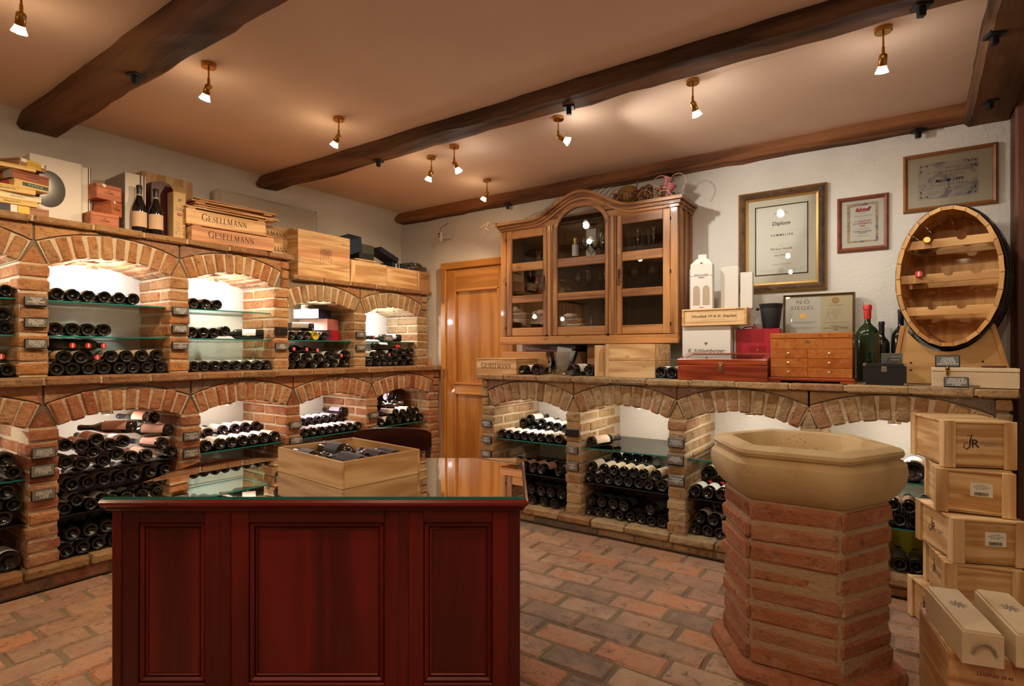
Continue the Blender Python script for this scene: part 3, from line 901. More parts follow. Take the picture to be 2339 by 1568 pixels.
for z0_, z1_ in ((0.955, 1.85), (0.20, 0.865)):
    q = MB()
    q.hexa([(-3.54, 4.16, z0_), (-3.02, 4.16, z0_), (-3.02, 4.172, z0_), (-3.54, 4.172, z0_), (-3.54, 4.16, z1_), (-3.02, 4.16, z1_), (-3.02, 4.172, z1_), (-3.54, 4.172, z1_)], 0.002)
    q.build('panel', M_OAK, leaf)
    for a, b, c, d in ((-3.552, -3.525, z0_ - 0.012, z1_ + 0.012), (-3.035, -3.008, z0_ - 0.012, z1_ + 0.012), (-3.552, -3.008, z1_ - 0.014, z1_ + 0.013), (-3.552, -3.008, z0_ - 0.013, z0_ + 0.014)):
        MB().cbox(a, b, 4.134, 4.163, c, d, 0.007).build('moulding', M_OAK if (b - a) < 0.1 else M_OAK_X, leaf)
for zz in (0.24, 1.06, 1.78):
    hb = MB(); hb.cyl((-3.652, 4.118, zz - 0.035), (-3.652, 4.118, zz + 0.035), 0.009, n=10)
    hb.build('hinge', M_CHROME, door)

# ------------------------------------------------------------------ ceiling spotlights
def light(name, typ, parent, M, power, col, **kw):
    d = bpy.data.lights.new(name, typ)
    d.energy = power; d.color = col
    for k, v in kw.items(): setattr(d, k, v)
    o = link(name, d, parent)
    o.matrix_local = M
    return o

def spotlight(p, aim, label, stem=0.085, col=WARM, power=None, size=R(125), group='brass ceiling spotlights'):
    """p on the ceiling, aim = direction of the beam"""
    root = thing('ceiling_spotlight', label, 'spotlight', p, 0, group)
    MB().lathe([(0, 0.002), (0.033, 0.002), (0.034, -0.004), (0.034, -0.016), (0.031, -0.019), (0, -0.019)], 24).build('canopy', M_BRASS, root)
    MB().cyl((0, 0, -0.017), (0, 0, -stem), 0.0042, n=10).build('stem', M_BRASS, root)
    q = MB(); q.cyl((0, 0, -stem + 0.014), (0, 0, -stem - 0.022), 0.0065, n=10)
    q.build('joint', M_BRASS, root)
    a = Vector(aim).normalized()
    B = basis(a, (0, 0, 1) if abs(a.z) < 0.98 else (1, 0, 0), (0, 0, -stem - 0.02))
    MB().lathe([(0, -0.006), (0.012, -0.006), (0.0165, 0.002), (0.0165, 0.044), (0.014, 0.047), (0, 0.047)], 18, 0, B).build('socket', M_BRASS, root)
    MB().lathe([(0.0165, 0.043), (0.018, 0.050), (0.0265, 0.069), (0.0265, 0.073)], 20, 0, B).build('reflector', M_BULB_GLASS, root)
    MB().lathe([(0, 0.076), (0.015, 0.075), (0.0255, 0.0715)], 20, 0, B).build('bulb', M_BULB, root)
    tip = B @ Vector((0, 0, 0.085))
    Ml = basis(-a, (1, 0, 0), tip)
    light('spot_beam', 'SPOT', root, Ml, SPOT_W if power is None else power, col, spot_size=size, spot_blend=0.6, shadow_soft_size=0.022)
    light('bulb_spill', 'POINT', root, T(*(B @ Vector((0, 0, 0.10)))), SPILL_W, col, shadow_soft_size=0.03)
    return root

for yy, lb, aim in ((0.70, 'brass ceiling spotlight above the cigar boxes', (-0.62, 0.05, -1)),
                (1.41, 'brass ceiling spotlight beside the cracked beam', (-0.55, -0.05, -1)),
                (2.18, 'brass ceiling spotlight between the two dark beams', (-0.65, -0.1, -1)),
                (2.99, 'brass ceiling spotlight just past the middle beam, aimed at the square crate', (-0.45, -0.05, -1)),
                (3.65, 'brass ceiling spotlight near the oak door', (-0.6, -0.1, -1))):
    spotlight((-2.775, yy, Z_CEIL), aim, lb)
for xx, lb, aim in ((-2.50, 'brass ceiling spotlight half hidden by the middle beam, leaning toward the cabinet', (0.35, 0.35, -1)),
                (-1.685, 'brass ceiling spotlight tilted sideways in front of the glass cabinet', (0.95, 0.45, -0.62)),
                (-0.885, 'brass ceiling spotlight hanging in front of the large diploma', (0.22, 0.55, -1)),
                (-0.063, 'brass ceiling spotlight nearest the wide cross beam', (-0.10, 0.5, -1))):
    spotlight((xx, 2.92, Z_CEIL), aim, lb, stem=0.095, col=DAY, power=SPOT_W * (1.25 if aim[0] > 0.9 else 0.5))
# extra lamps added behind the camera, out of view, to brighten the room
for xx, yy, aim in ((-2.775, -0.4, (-0.4, 0.1, -1)), (-1.2, 0.35, (0.1, 0.75, -1)), (0.1, 0.6, (0.0, 0.8, -1)), (-1.4, -1.2, (0.1, 0.5, -1)), (0.9, -0.6, (-0.2, 0.6, -1))):
    spotlight((xx, yy, Z_CEIL), aim, 'brass ceiling spotlight over the near half of the room', power=SPOT_W * 0.85)

# ------------------------------------------------------------------ lamps inside the niches
def niche_lamp(p, power, col, label, rad=0.024):
    root = thing('niche_lamp', label, 'lamp', p, 0, 'small lamps in the brick niches')
    MB().lathe([(0, 0.03), (rad + 0.006, 0.03), (rad + 0.008, 0.0), (rad, -0.002), (rad, 0.006), (0, 0.006)], 20).build('housing', M_CHROME, root)
    MB().lathe([(0, -0.004), (rad * 0.7, -0.002), (rad, 0.004)], 18).build('bulb', M_NICHE_BULB, root)
    light('lamp_light', 'POINT', root, T(0, 0, -0.035), power, col, shadow_soft_size=0.025)
    return root

NICHE_L = ['under the cigar boxes', 'under the pair of standing bottles', 'under the printed wine crates', 'under the big square crate', 'under the box lettered SEKT']
for k, (a, b) in enumerate(zip(LEFT_PIERS, LEFT_PIERS[1:])):
    uc = (a[1] + b[0]) / 2
    ztop = 1.775 if k < 3 else 1.63
    niche_lamp((-4.06, uc - 0.05, ztop - 0.01), NICHE_UP_W, COOL, 'small white lamp in the upper niche ' + NICHE_L[k])
    niche_lamp((-3.98, uc, 0.885), NICHE_LOW_W, WHITE, 'small white lamp in the lower niche ' + NICHE_L[k])
NICHE_R = ['beside the oak door', 'with one bottle on its glass shelf', 'behind the stone font', 'beside the stacked crates']
for k, (a, b) in enumerate(zip(RIGHT_PIERS, RIGHT_PIERS[1:])):
    niche_lamp(((a[1] + b[0]) / 2, 3.80, 0.862), NICHE_LOW_W * 1.15, WHITE, 'small white lamp in the back niche ' + NICHE_R[k])

# ------------------------------------------------------------------ glass shelves
def shelf(name, label, x0, x1, y0, y1, z, t=0.008, front='x', group='glass shelves in the brick niches', mat=None):
    mb = MB()
    V = [(x0, y0, z - t), (x1, y0, z - t), (x1, y1, z - t), (x0, y1, z - t), (x0, y0, z), (x1, y0, z), (x1, y1, z), (x0, y1, z)]
    mb.add(V, [(0, 3, 2, 1), (4, 5, 6, 7)], 0)
    mb.add(V, [(0, 1, 5, 4), (1, 2, 6, 5), (2, 3, 7, 6), (3, 0, 4, 7)], 1)
    o = mb.build(name, [mat or M_GLASS, M_GLASS_EDGE if mat is None else M_BLACK])
    return tag(o, label, 'shelf', group)

for k, (a, b) in enumerate(zip(LEFT_PIERS, LEFT_PIERS[1:])):
    y0, y1 = a[1] - 0.003, b[0] + 0.003
    if k < 3:
        shelf('glass_shelf', 'topmost glass shelf of the upper niche ' + NICHE_L[k], -4.31, -3.925, y0, y1, 1.556)
    shelf('glass_shelf', ('lower glass shelf' if k < 3 else 'glass shelf') + ' of the upper niche ' + NICHE_L[k], -4.31, -3.925, y0, y1, 1.356)
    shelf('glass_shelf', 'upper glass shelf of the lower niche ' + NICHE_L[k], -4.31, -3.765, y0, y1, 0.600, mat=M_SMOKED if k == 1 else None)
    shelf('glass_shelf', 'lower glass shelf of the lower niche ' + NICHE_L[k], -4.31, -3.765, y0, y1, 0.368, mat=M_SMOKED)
for k, (a, b) in enumerate(zip(RIGHT_PIERS, RIGHT_PIERS[1:])):
    x0, x1 = a[1] - 0.003, b[0] + 0.003
    shelf('glass_shelf', 'upper glass shelf of the back niche ' + NICHE_R[k], x0, x1, 3.545, 4.18, 0.590)
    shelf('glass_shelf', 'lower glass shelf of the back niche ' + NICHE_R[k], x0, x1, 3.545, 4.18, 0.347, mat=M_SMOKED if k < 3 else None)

# ------------------------------------------------------------------ bottles
def bottle_prof(kind, r, L):
    n0 = L - 0.075 if kind != 'magnum' else L - 0.09
    if kind == 'burgundy':
        p = [(r * 0.97, 0.004), (r, 0.012), (r, L * 0.46), (r * 0.97, L * 0.51), (r * 0.84, L * 0.59), (r * 0.62, L * 0.67), (r * 0.45, L * 0.735), (0.0155, L * 0.80), (0.0145, L * 0.90)]
    else:
        p = [(r * 0.97, 0.004), (r, 0.012), (r, L * 0.60), (r * 0.96, L * 0.645), (r * 0.80, L * 0.69), (r * 0.52, L * 0.73), (0.0165, L * 0.765), (0.0145, L * 0.90)]
    p += [(0.0145, L - 0.022), (0.0165, L - 0.020), (0.0165, L - 0.008), (0.0140, L), (0, L)]
    punt = [(0, 0.028), (r * 0.30, 0.024), (r * 0.62, 0.007), (r * 0.78, 0.0005), (r * 0.90, 0.0)]
    return punt + p

_BM = {}
def bottle_meshes(kind, r, L, gmat, lmat, cmat, lspan):
    key = (kind, r, L, gmat.name, lmat.name if lmat else None, cmat.name if cmat else None, lspan)
    if key in _BM: return _BM[key]
    g = MB().lathe(bottle_prof(kind, r, L), 22).mesh('wine_bottle', gmat, 50)
    lm = cm = None
    if lmat:
        z0, z1 = (0.055, 0.145) if lspan != 'big' else (L * 0.16, L * 0.48)
        if lspan == 'long': z0, z1 = 0.03, 0.16
        if lspan == 'stand': z0, z1 = 0.04, 0.135
        half = R(105)
        lm = MB().lathe([(r * 0.99, z0), (r + 0.0008, z0), (r + 0.0008, z1), (r * 0.99, z1)], 16, 0, None, True, -half, half).mesh('label', lmat)
    if cmat:
        cm = MB().lathe([(0.0152, L - 0.062), (0.0156, L - 0.060), (0.0156, L - 0.022), (0.0174, L - 0.020), (0.0174, L - 0.007), (0.0150, L + 0.0008), (0, L + 0.0008)], 16).mesh('capsule', cmat)
    _BM[key] = (g, lm, cm)
    return _BM[key]

def bottle(loc, axis, label, group, up=(0, 0, 1), kind='bordeaux', r=0.0375, L=0.30, g=None, lmat=M_LAB_WHITE, cmat=M_CAP_BLACK, lspan='std', cat='wine bottle', band=False):
    gm, lm, cm = bottle_meshes(kind, r, L, g or M_BOTTLE, lmat, cmat, lspan)
    o = bpy.data.objects.new('wine_bottle', gm); COL.objects.link(o)
    o.matrix_world = basis(axis, up, loc)
    tag(o, label, cat, group)
    if group and 'niche' in group: PILE.append((o, r, L))
    if lm: link('label', lm, o)
    if cm:
        c = link('capsule', cm, o)
        if band:                        # white bar across a red capsule disc
            MB().lathe([(0.0158, L - 0.004), (0.0158, L + 0.0012), (0, L + 0.0012)], 16).build('capsule_disc', M_CAP_RED, o)
            MB().box(-0.011, 0.011, -0.003, 0.003, L + 0.0010, L + 0.0020).build('capsule_band', M_CAP_WHITE, c)
    return o

PILE = []            # every lying bottle in a niche, settled below so that none runs into its neighbour
def settle():
    lev_l = {True: (0.127, 0.600, 0.368), False: (1.129, 1.356, 1.556)}
    from collections import defaultdict
    bays = defaultdict(list)
    for o, r, L in PILE:
        M = o.matrix_world
        p = M.translation.copy(); a = M.col[2].to_3d().normalized()
        if p.x < -3.5:
            mid = p + a * L * 0.4
            k = min(range(5), key=lambda i: abs((LEFT_PIERS[i][1] + LEFT_PIERS[i + 1][0]) / 2 - mid.y))
            lev = sorted((0.128, 0.3685, 0.6005) if p.z < 1.0 else ((1.1295, 1.3565, 1.5565) if k < 3 else (1.1295, 1.3565)))
            bays[('L', k, p.z < 1.0)].append([o, r, L, p, a, 1, LEFT_PIERS[k][1], LEFT_PIERS[k + 1][0], lev])
        else:
            mid = p + a * L * 0.4
            k = min(range(4), key=lambda i: abs((RIGHT_PIERS[i][1] + RIGHT_PIERS[i + 1][0]) / 2 - mid.x))
            bays[('R', k)].append([o, r, L, p, a, 0, RIGHT_PIERS[k][1], RIGHT_PIERS[k + 1][0], [0.111, 0.3475, 0.5905]])
    def near(p1, d1, p2, d2):
        # closest points of two segments
        r = p1 - p2; a = d1.dot(d1); e = d2.dot(d2); f = d2.dot(r); c = d1.dot(r); b = d1.dot(d2)
        den = a * e - b * b
        s_ = min(max((b * f - c * e) / den, 0), 1) if den > 1e-9 else 0.5
        t_ = (b * s_ + f) / e
        if t_ < 0: t_ = 0; s_ = min(max(-c / a, 0), 1)
        elif t_ > 1: t_ = 1; s_ = min(max((b - c) / a, 0), 1)
        return p1 + d1 * s_, p2 + d2 * t_
    for key, B in bays.items():
        for it in range(70):
            for i in range(len(B)):
                for j in range(i + 1, len(B)):
                    A, C = B[i], B[j]
                    if (A[3] - C[3]).length > 0.75: continue
                    for (f0, f1, ra_) in ((0.02, 0.60, A[1]), (0.60, 1.0, 0.020)):
                        for (g0, g1, rc_) in ((0.02, 0.60, C[1]), (0.60, 1.0, 0.020)):
                            pa, pc = near(A[3] + A[4] * A[2] * f0, A[4] * A[2] * (f1 - f0), C[3] + C[4] * C[2] * g0, C[4] * C[2] * (g1 - g0))
                            d = pc - pa; d[1 - A[5]] = 0.0
                            full = (pc - pa).length; need = ra_ + rc_ + 0.0006
                            if full >= need: continue
                            if d.length < 1e-4: d = Vector((0, 0, 0)); d.z = 1
                            d.normalize(); push = (need - full) * 0.5
                            A[3] -= d * push; C[3] += d * push
            for b in B:
                o, r, L, p, a, ax, u0, u1, lev = b
                sup = max([l for l in lev if l <= p.z - r + 0.045] or [lev[0]])
                above = [l for l in lev if l > sup + 0.02]
                lo = sup + r + 0.0005
                ends = [p, p + a * L * 0.55]
                dz = lo - min(e.z for e in ends)
                if dz > 0: p.z += dz
                if above:
                    hi = min(above) - 0.009 - r
                    dz = max(e.z for e in ends) - hi
                    if dz > 0: p.z -= dz
                for e in (p, p + a * L * 0.55):
                    du = (u0 + r + 0.003) - e[ax]
                    if du > 0: p[ax] += du
                    du = e[ax] - (u1 - r - 0.003)
                    if du > 0: p[ax] -= du
        for o, r, L, p, a, ax, u0, u1, lev in B:
            o.matrix_world = Matrix.Translation(p) @ o.matrix_world.to_3x3().to_4x4()

def row_left(pxs, x, z, label, group, jit=0.006, neck=(), skew=None, **kw):
    """bottles on the left wall, bases out; pxs = where each base sits along the wall"""
    us = sorted(at_x(p, 900, x)[1] for p in pxs)
    if len(us) > 2: kw['r'] = min(kw.get('r', 0.0375), max(0.033, round(min(b - a for a, b in zip(us, us[1:])) / 2, 4)))
    for k, p in enumerate(pxs):
        u = at_x(p, 900, x)[1]
        ax = Vector((-1, random.uniform(-0.02, 0.02) + (skew[k] if skew else 0), random.uniform(-0.006, 0.006)))
        up = (random.uniform(-0.0, 0.0), random.uniform(-0.25, 0.25), 1)
        bottle((x + random.uniform(-jit, jit), u, z), ax, label, group, up, **kw)

def row_right(pxs, y, z, label, group, jit=0.006, skew=None, **kw):
    us = sorted(at_y(p, 900, y)[0] for p in pxs)
    if len(us) > 2: kw['r'] = min(kw.get('r', 0.0375), max(0.033, round(min(b - a for a, b in zip(us, us[1:])) / 2, 4)))
    for k, p in enumerate(pxs):
        u = at_y(p, 900, y)[0]
        ax = Vector((random.uniform(-0.02, 0.02) + (skew[k] if skew else 0), 1, random.uniform(-0.006, 0.006)))
        bottle((u, y + random.uniform(-jit, jit), z), ax, label, group, (random.uniform(-0.25, 0.25), 0, 1), **kw)

def neck_out_left(px, py, x, label, group, tiltz=-0.0, turn=0.0, **kw):
    """neck and capsule point into the room, capsule end at the given spot"""
    L = kw.get('L', 0.30)
    e = at_x(px, py, x)
    ax = Vector((1, turn, tiltz)).normalized()
    bottle(e - ax * L, ax, label, group, (0, 0, 1), **kw)

RL = 0.0375
# --- upper niche under the cigar boxes (mostly cut by the frame)
g0 = 'bottles in the upper niche under the cigar boxes'
row_left([-60, -24, 14], -3.93, 1.556 + RL, 'dark wine bottle lying on the top glass shelf under the cigar boxes', g0, kind='burgundy')
row_left([-50, -14, 19], -3.93, 1.356 + RL + 0.002, 'dark wine bottle lying on the lower glass shelf under the cigar boxes', g0, r=0.039, kind='burgundy')
row_left([-32, 4], -3.93, 1.356 + 0.105, 'dark wine bottle on the second layer of the shelf under the cigar boxes', g0, kind='burgundy')
row_left([-58, -18, 24], -3.90, 1.130 + 0.039, 'dark wine bottle lying on the brick ledge under the cigar boxes', g0, r=0.039, kind='burgundy')
neck_out_left(3, 815, -3.93, 'bottle with red capsule pointing into the room under the cigar boxes', g0, cmat=M_CAP_BLACK, band=True, kind='burgundy')
# --- upper niche under the pair of standing bottles
M_FROST = plain('glass_bottle_frosted', (0.13, 0.14, 0.11), 0.35)
g1 = 'bottles in the upper niche under the pair of standing bottles'
row_left([132.5, 168, 204.7, 239.7, 273, 306], -3.93, 1.556 + RL, 'dark bottle in the row of six on the topmost glass shelf', g1, kind='burgundy', lmat=M_LAB_CREAM)
row_left([129, 167, 203, 239], -3.93, 1.356 + RL, 'dark bottle in the row of four on glass above the red-capsuled bottles', g1, kind='burgundy', lmat=M_LAB_GREY)
row_left([126, 163.7, 202, 238, 273, 307.5, 342.6, 377.7], -3.90, 1.130 + RL, 'dark bottle in the bottom layer on the brick ledge below the red capsules', g1, kind='burgundy', lmat=M_LAB_CREAM)
row_left([140, 183.5, 255, 289.5, 325.5, 361.5], -3.90, 1.236, 'dark bottle in the second layer on the brick ledge beside the red capsules', g1, kind='burgundy', lmat=M_LAB_CREAM, lspan='long')
neck_out_left(210, 817, -3.90, 'bottle with red capsule poking out of the second layer', g1, cmat=M_CAP_BLACK, band=True, kind='burgundy')
for px in (155.5, 189, 228):
    neck_out_left(px, 794, -3.905, 'grey green bottle lying on top of the pile, red capsule toward the room', g1, turn=0.14, tiltz=-0.03, cmat=M_CAP_BLACK, band=True, kind='burgundy', g=M_FROST, lmat=None)
# --- upper niche under the printed crates
g2 = 'bottles in the upper niche under the printed wine crates'
row_left([445.4, 470.4, 497.4], -3.93, 1.556 + RL, 'dark bottle in the row of three on a glass shelf', g2, kind='burgundy', lmat=M_LAB_ROSE)
row_left([445, 472, 498, 523.6], -3.93, 1.356 + RL, 'dark bottle in the row of four on glass next to a red-capsuled one', g2, kind='burgundy', lmat=M_LAB_CREAM)
b_ = at_x(608, 764, -3.95)
bottle((-3.95, b_[1], 1.356 + RL), (-0.55, -0.83, 0), 'lone slanted bottle with red capsule and white label on a glass shelf', g2, (0, 0, 1), lmat=M_LAB_WHITE, cmat=M_CAP_RED)
row_left([445, 468.6, 494, 517, 541.7, 567, 593, 617], -3.90, 1.130 + RL, 'dark bottle in the single row on the brick ledge under the printed crates', g2, kind='burgundy', lmat=M_LAB_WHITE)
# --- upper niche under the big square crate
g3 = 'bottles in the upper niche under the big square crate'
row_left([666.8, 686, 705], -3.93, 1.356 + 0.036, 'dark bottle beside the yellow one on the shelf with gift boxes', g3, r=0.036, lmat=M_LAB_CREAM)
row_left([722], -3.93, 1.356 + 0.036, 'yellow glass bottle among dark ones on the shelf with gift boxes', g3, r=0.036, g=M_BOTTLE_YELLOW, lmat=None)
row_left([741.5], -3.93, 1.356 + 0.036, 'dark bottle between the yellow bottle and the red gift box', g3, r=0.036, lmat=M_LAB_CREAM)
bottle((-3.94, at_x(716, 751, -3.94)[1], 1.356 + 0.107), (-0.75, -0.66, 0.02), 'grey labelled bottle lying across the others in front of the gift boxes', g3, (0, 0, 1), r=0.036, lmat=M_LAB_GREY, lspan='long')
row_left([668, 690, 719.6, 745.6, 768, 797], -3.92, 1.130 + 0.036, 'dark bottle in the bottom layer on the ledge below the gift boxes', g3, r=0.036, kind='burgundy')
bottle((-3.92, at_x(806, 832, -3.92)[1], 1.130 + 0.036), (-0.97, -0.25, 0), 'dark bottle at the end of the layer below the gift boxes', g3, r=0.036)
row_left([679, 704, 732, 761], -3.92, 1.222, 'dark bottle in the second layer below the gift boxes', g3, r=0.036, kind='burgundy')
for px, py in ((675.7, 805), (702.5, 803), (728, 805)):
    neck_out_left(px, py, -3.93, 'bottle with red capsule facing the room below the gift boxes', g3, turn=0.1, r=0.036, cmat=M_CAP_BLACK, band=True, kind='burgundy')
neck_out_left(779, 819, -3.93, 'bottle with red capsule wedged beside the brick pier below the gift boxes', g3, turn=0.2, r=0.036, cmat=M_CAP_BLACK, band=True, kind='burgundy')
# --- upper niche under the SEKT box
g4 = 'bottles in the upper niche under the box lettered SEKT'
row_left([845, 868, 884, 898, 910.5, 925, 936.5, 950, 963], -3.92, 1.130 + 0.036, 'dark bottle in the bottom layer on the ledge next to the door', g4, r=0.036)
row_left([862.6, 880, 893.5, 943, 957.6], -3.92, 1.230, 'dark bottle in the second layer on the ledge next to the door', g4, r=0.036, lmat=M_LAB_CREAM)
b_ = at_x(868, 798, -3.96)
bottle((-3.98, b_[1] - 0.06, 1.300), (0.12, 1, -0.01), 'bottle lying lengthwise on top of the ledge pile next to the door', g4, (-1, 0, 1), r=0.036, cmat=M_CAP_RED)
neck_out_left(893, 812, -3.93, 'bottle with red capsule in the second layer next to the door', g4, turn=0.1, r=0.036, cmat=M_CAP_BLACK, band=True)
bottle((-3.96, at_x(916, 771.6, -3.96)[1], 1.356 + 0.036), (-0.5, -0.86, 0), 'bottle with pinkish label lying on glass behind a slate card', g4, r=0.036, lmat=M_LAB_LILAC)
neck_out_left(855, 771, -3.95, 'bottle with white and red capsule beside the slate card on glass', g4, turn=0.3, r=0.036, cmat=M_CAP_BLACK, band=True)
# --- lower niche under the cigar boxes
h0 = 'bottles in the lower niche under the cigar boxes'
row_left([-62, -22, 33], -3.77, 0.600 + 0.041, 'dark bottle on the upper glass shelf of the floor niche under the cigar boxes', h0, r=0.041, kind='burgundy')
row_left([-40, 14], -3.77, 0.600 + 0.110, 'dark bottle in the second layer of the floor niche under the cigar boxes', h0, r=0.041, kind='burgundy')
row_left([-50, -6, 37], -3.77, 0.368 + 0.085, 'dark bottle in the middle of the floor niche under the cigar boxes', h0, r=0.041, kind='burgundy')
row_left([-28, 17], -3.77, 0.525, 'dark bottle high in the middle layer of the floor niche under the cigar boxes', h0, r=0.041, kind='burgundy')
row_left([-40, 7], -3.77, 0.409, 'dark bottle low in the middle layer of the floor niche under the cigar boxes', h0, r=0.040, kind='burgundy')
row_left([-58, 29], -3.77, 0.130 + 0.052, 'thick magnum bottle lying on the sill under the cigar boxes', h0, r=0.052, L=0.36, kind='burgundy', lmat=M_LAB_WHITE, lspan='long')
# --- lower niche under the pair of standing bottles: the biggest pile
h1 = 'bottles in the lower niche under the pair of standing bottles'
row_left([117, 156, 194, 232, 269, 301.7, 335.5, 395], -3.76, 0.600 + 0.040, 'dark bottle in the row on glass with pale reddish labels, biggest pile', h1, r=0.040, kind='burgundy', lmat=M_LAB_ROSE, lspan='long')
row_left([132, 174.4, 213.4, 247, 281], -3.76, 0.738, 'dark bottle in the second layer of the biggest pile', h1, r=0.040, kind='burgundy', lmat=M_LAB_ROSE, lspan='long')
row_left([365], -3.76, 0.680, 'slanted bottle resting in the second layer of the biggest pile', h1, r=0.039, skew=[-0.25], kind='burgundy', lmat=M_LAB_ROSE, lspan='long')
bottle((-3.77, at_x(306, 985, -3.77)[1], 0.800), (-0.72, -0.69, 0), 'brown labelled bottle lying slantwise on top of the biggest pile', h1, r=0.039, kind='burgundy', lmat=M_LAB_ROSE, lspan='long')
bottle((-3.83, at_x(352, 990, -3.83)[1], 0.770), (-0.9, -0.3, 0), 'bottle turned aside on top of the biggest pile', h1, r=0.039, kind='burgundy', lmat=M_LAB_ROSE)
bottle((-3.77, at_x(393, 998, -3.77)[1], 0.735), (-0.75, -0.6, 0.02), 'bottle leaning on the pier at the top of the biggest pile', h1, r=0.039, kind='burgundy', lmat=M_LAB_ROSE, lspan='long')
row_left([126, 149, 191, 230, 266, 300, 334, 366, 396], -3.76, 0.368 + 0.041, 'dark bottle with white label on the lower glass shelf of the biggest pile', h1, r=0.040, kind='burgundy', lmat=M_LAB_WHITE)
row_left([168, 202, 242, 277, 310, 347, 380], -3.77, 0.528, 'dark bottle under the upper glass shelf of the biggest pile', h1, r=0.040, kind='burgundy', lmat=M_LAB_WHITE)
row_left([149, 186, 227, 264, 298, 331, 362, 392], -3.76, 0.130 + 0.041, 'dark bottle with white label on the sill of the biggest pile', h1, r=0.041, kind='burgundy', lmat=M_LAB_WHITE)
row_left([168, 207, 246, 281, 315, 347, 378], -3.765, 0.258, 'dark bottle in the unlabelled layer above the sill of the biggest pile', h1, r=0.040, kind='burgundy', lmat=None)
# --- lower niche under the printed crates
h2 = 'bottles in the lower niche under the printed wine crates'
row_left([473, 501, 528.5, 556.7, 581.7, 606, 635], -3.78, 0.600 + 0.039, 'white labelled bottle in the front row on glass behind the counter', h2, r=0.039, kind='burgundy', lmat=M_LAB_WHITE, lspan='long')
row_left([454, 482, 512, 539, 563, 587.5], -4.03, 0.625 + 0.039, 'white labelled bottle in the back row on glass behind the counter', h2, r=0.036, L=0.28, g=M_BOTTLE_BROWN, kind='burgundy', lmat=M_LAB_WHITE, lspan='long')
row_left([470, 500, 530, 560], -3.80, 0.368 + 0.038, 'dark bottle on the lower shelf hidden behind the counter edge', h2, lmat=M_LAB_WHITE)
# --- lower niche under the big square crate
h3 = 'bottles in the lower niche under the big square crate'
row_left([702, 720, 738, 757, 773, 789, 805.4, 821], -3.78, 0.600 + 0.0355, 'lilac labelled bottle in the front row on glass behind the wooden box', h3, r=0.0355, lmat=M_LAB_LILAC, lspan='long')
row_left([693, 711, 729, 747, 764, 780, 797], -3.97, 0.620 + 0.036, 'lilac labelled bottle in the back row on glass behind the wooden box', h3, r=0.035, L=0.28, g=M_BOTTLE_BROWN, lmat=M_LAB_LILAC, lspan='long')
row_left([700, 722, 745], -3.80, 0.368 + 0.036, 'dark bottle on the shadowed lower shelf behind the wooden box', h3, r=0.036)
# --- lower niche beside the door
h4 = 'bottles in the lower niche beside the oak door'
row_left([871, 899, 913, 932.6, 946.8, 962], -3.78, 0.600 + 0.036, 'dark bottle in the bottom layer of the jumbled pile above the chair', h4, r=0.036, skew=[0, -0.3, -0.3, 0, 0, 0], lmat=M_LAB_WHITE)
row_left([905, 923, 939, 953], -3.79, 0.695, 'dark bottle in the second layer of the jumbled pile above the chair', h4, r=0.036, skew=[-0.35, -0.35, -0.3, 0], lmat=M_LAB_WHITE, lspan='long')
for px, py in ((882.5, 928), (899, 924), (911, 922), (923, 918), (878, 945)):
    neck_out_left(px, py, -3.86, 'bottle with dark red capsule pointing out of the pile above the chair', h4, turn=0.25, r=0.035, cmat=M_CAP_BROWN, lmat=M_LAB_LILAC)
row_left([880, 894, 908], -3.97, 0.815, 'bottle lying at the top back of the jumbled pile above the chair', h4, r=0.035, g=M_BOTTLE_BROWN, lmat=M_LAB_LILAC)
row_left([905, 921, 938, 953], -3.80, 0.368 + 0.036, 'dark bottle on the lower shelf seen behind the chair back', h4, r=0.036)
# --- back rack
k1 = 'bottles in the back niche beside the oak door'
row_right([1141, 1159.6, 1178.5, 1194.4, 1214, 1234, 1254, 1275.6], 3.56, 0.590 + 0.036, 'white labelled bottle in the front row on glass beside the oak door', k1, r=0.036, lmat=M_LAB_WHITE, lspan='long')
row_right([1172, 1191, 1210, 1230, 1250, 1270, 1290], 3.87, 0.612 + 0.036, 'white labelled bottle in the back row on glass beside the oak door', k1, r=0.035, L=0.28, lmat=M_LAB_WHITE, lspan='long')
row_right([1152, 1174, 1195, 1216, 1236, 1274], 3.56, 0.347 + 0.040, 'dark bottle with brown label on the lower glass shelf beside the oak door', k1, skew=[0.1, 0.1, 0.1, 0.15, 0.15, 0.3], lmat=M_LAB_ROSE, cmat=M_CAP_BROWN)
row_right([1148, 1172, 1190, 1216, 1242, 1265.7], 3.56, 0.113 + 0.0375, 'dark bottle on the sill beside the oak door', k1, lmat=M_LAB_DARK)
row_right([1160, 1182, 1212.6, 1236, 1258, 1281], 3.565, 0.222, 'dark bottle in the second layer on the sill beside the oak door', k1, skew=[0.05] * 6, lmat=M_LAB_DARK)
k2 = 'bottles in the back niche under the glass cabinet'
bottle((at_y(1348, 1010, 3.57)[0], 3.57, 0.590 + 0.0375), (0.33, 0.94, 0), 'single bottle lying alone on the bare glass shelf', k2, lmat=M_LAB_CREAM, lspan='long')
row_right([1342, 1363.5, 1385, 1409, 1431, 1454, 1478.6, 1511], 3.56, 0.347 + 0.0375, 'dark bottle in the bottom layer of the cream labelled stack', k2, lmat=M_LAB_CREAM)
row_right([1353, 1376, 1398.5, 1421, 1444.7, 1467, 1495], 3.57, 0.448, 'cream labelled bottle in the top layer of the stack', k2, skew=[0, 0, 0, 0, 0, 0, 0.15], lmat=M_LAB_CREAM, lspan='long')
row_right([1408, 1433, 1457, 1480], 3.88, 0.470, 'cream labelled bottle behind the top layer of the stack', k2, L=0.28, lmat=M_LAB_CREAM, lspan='long')
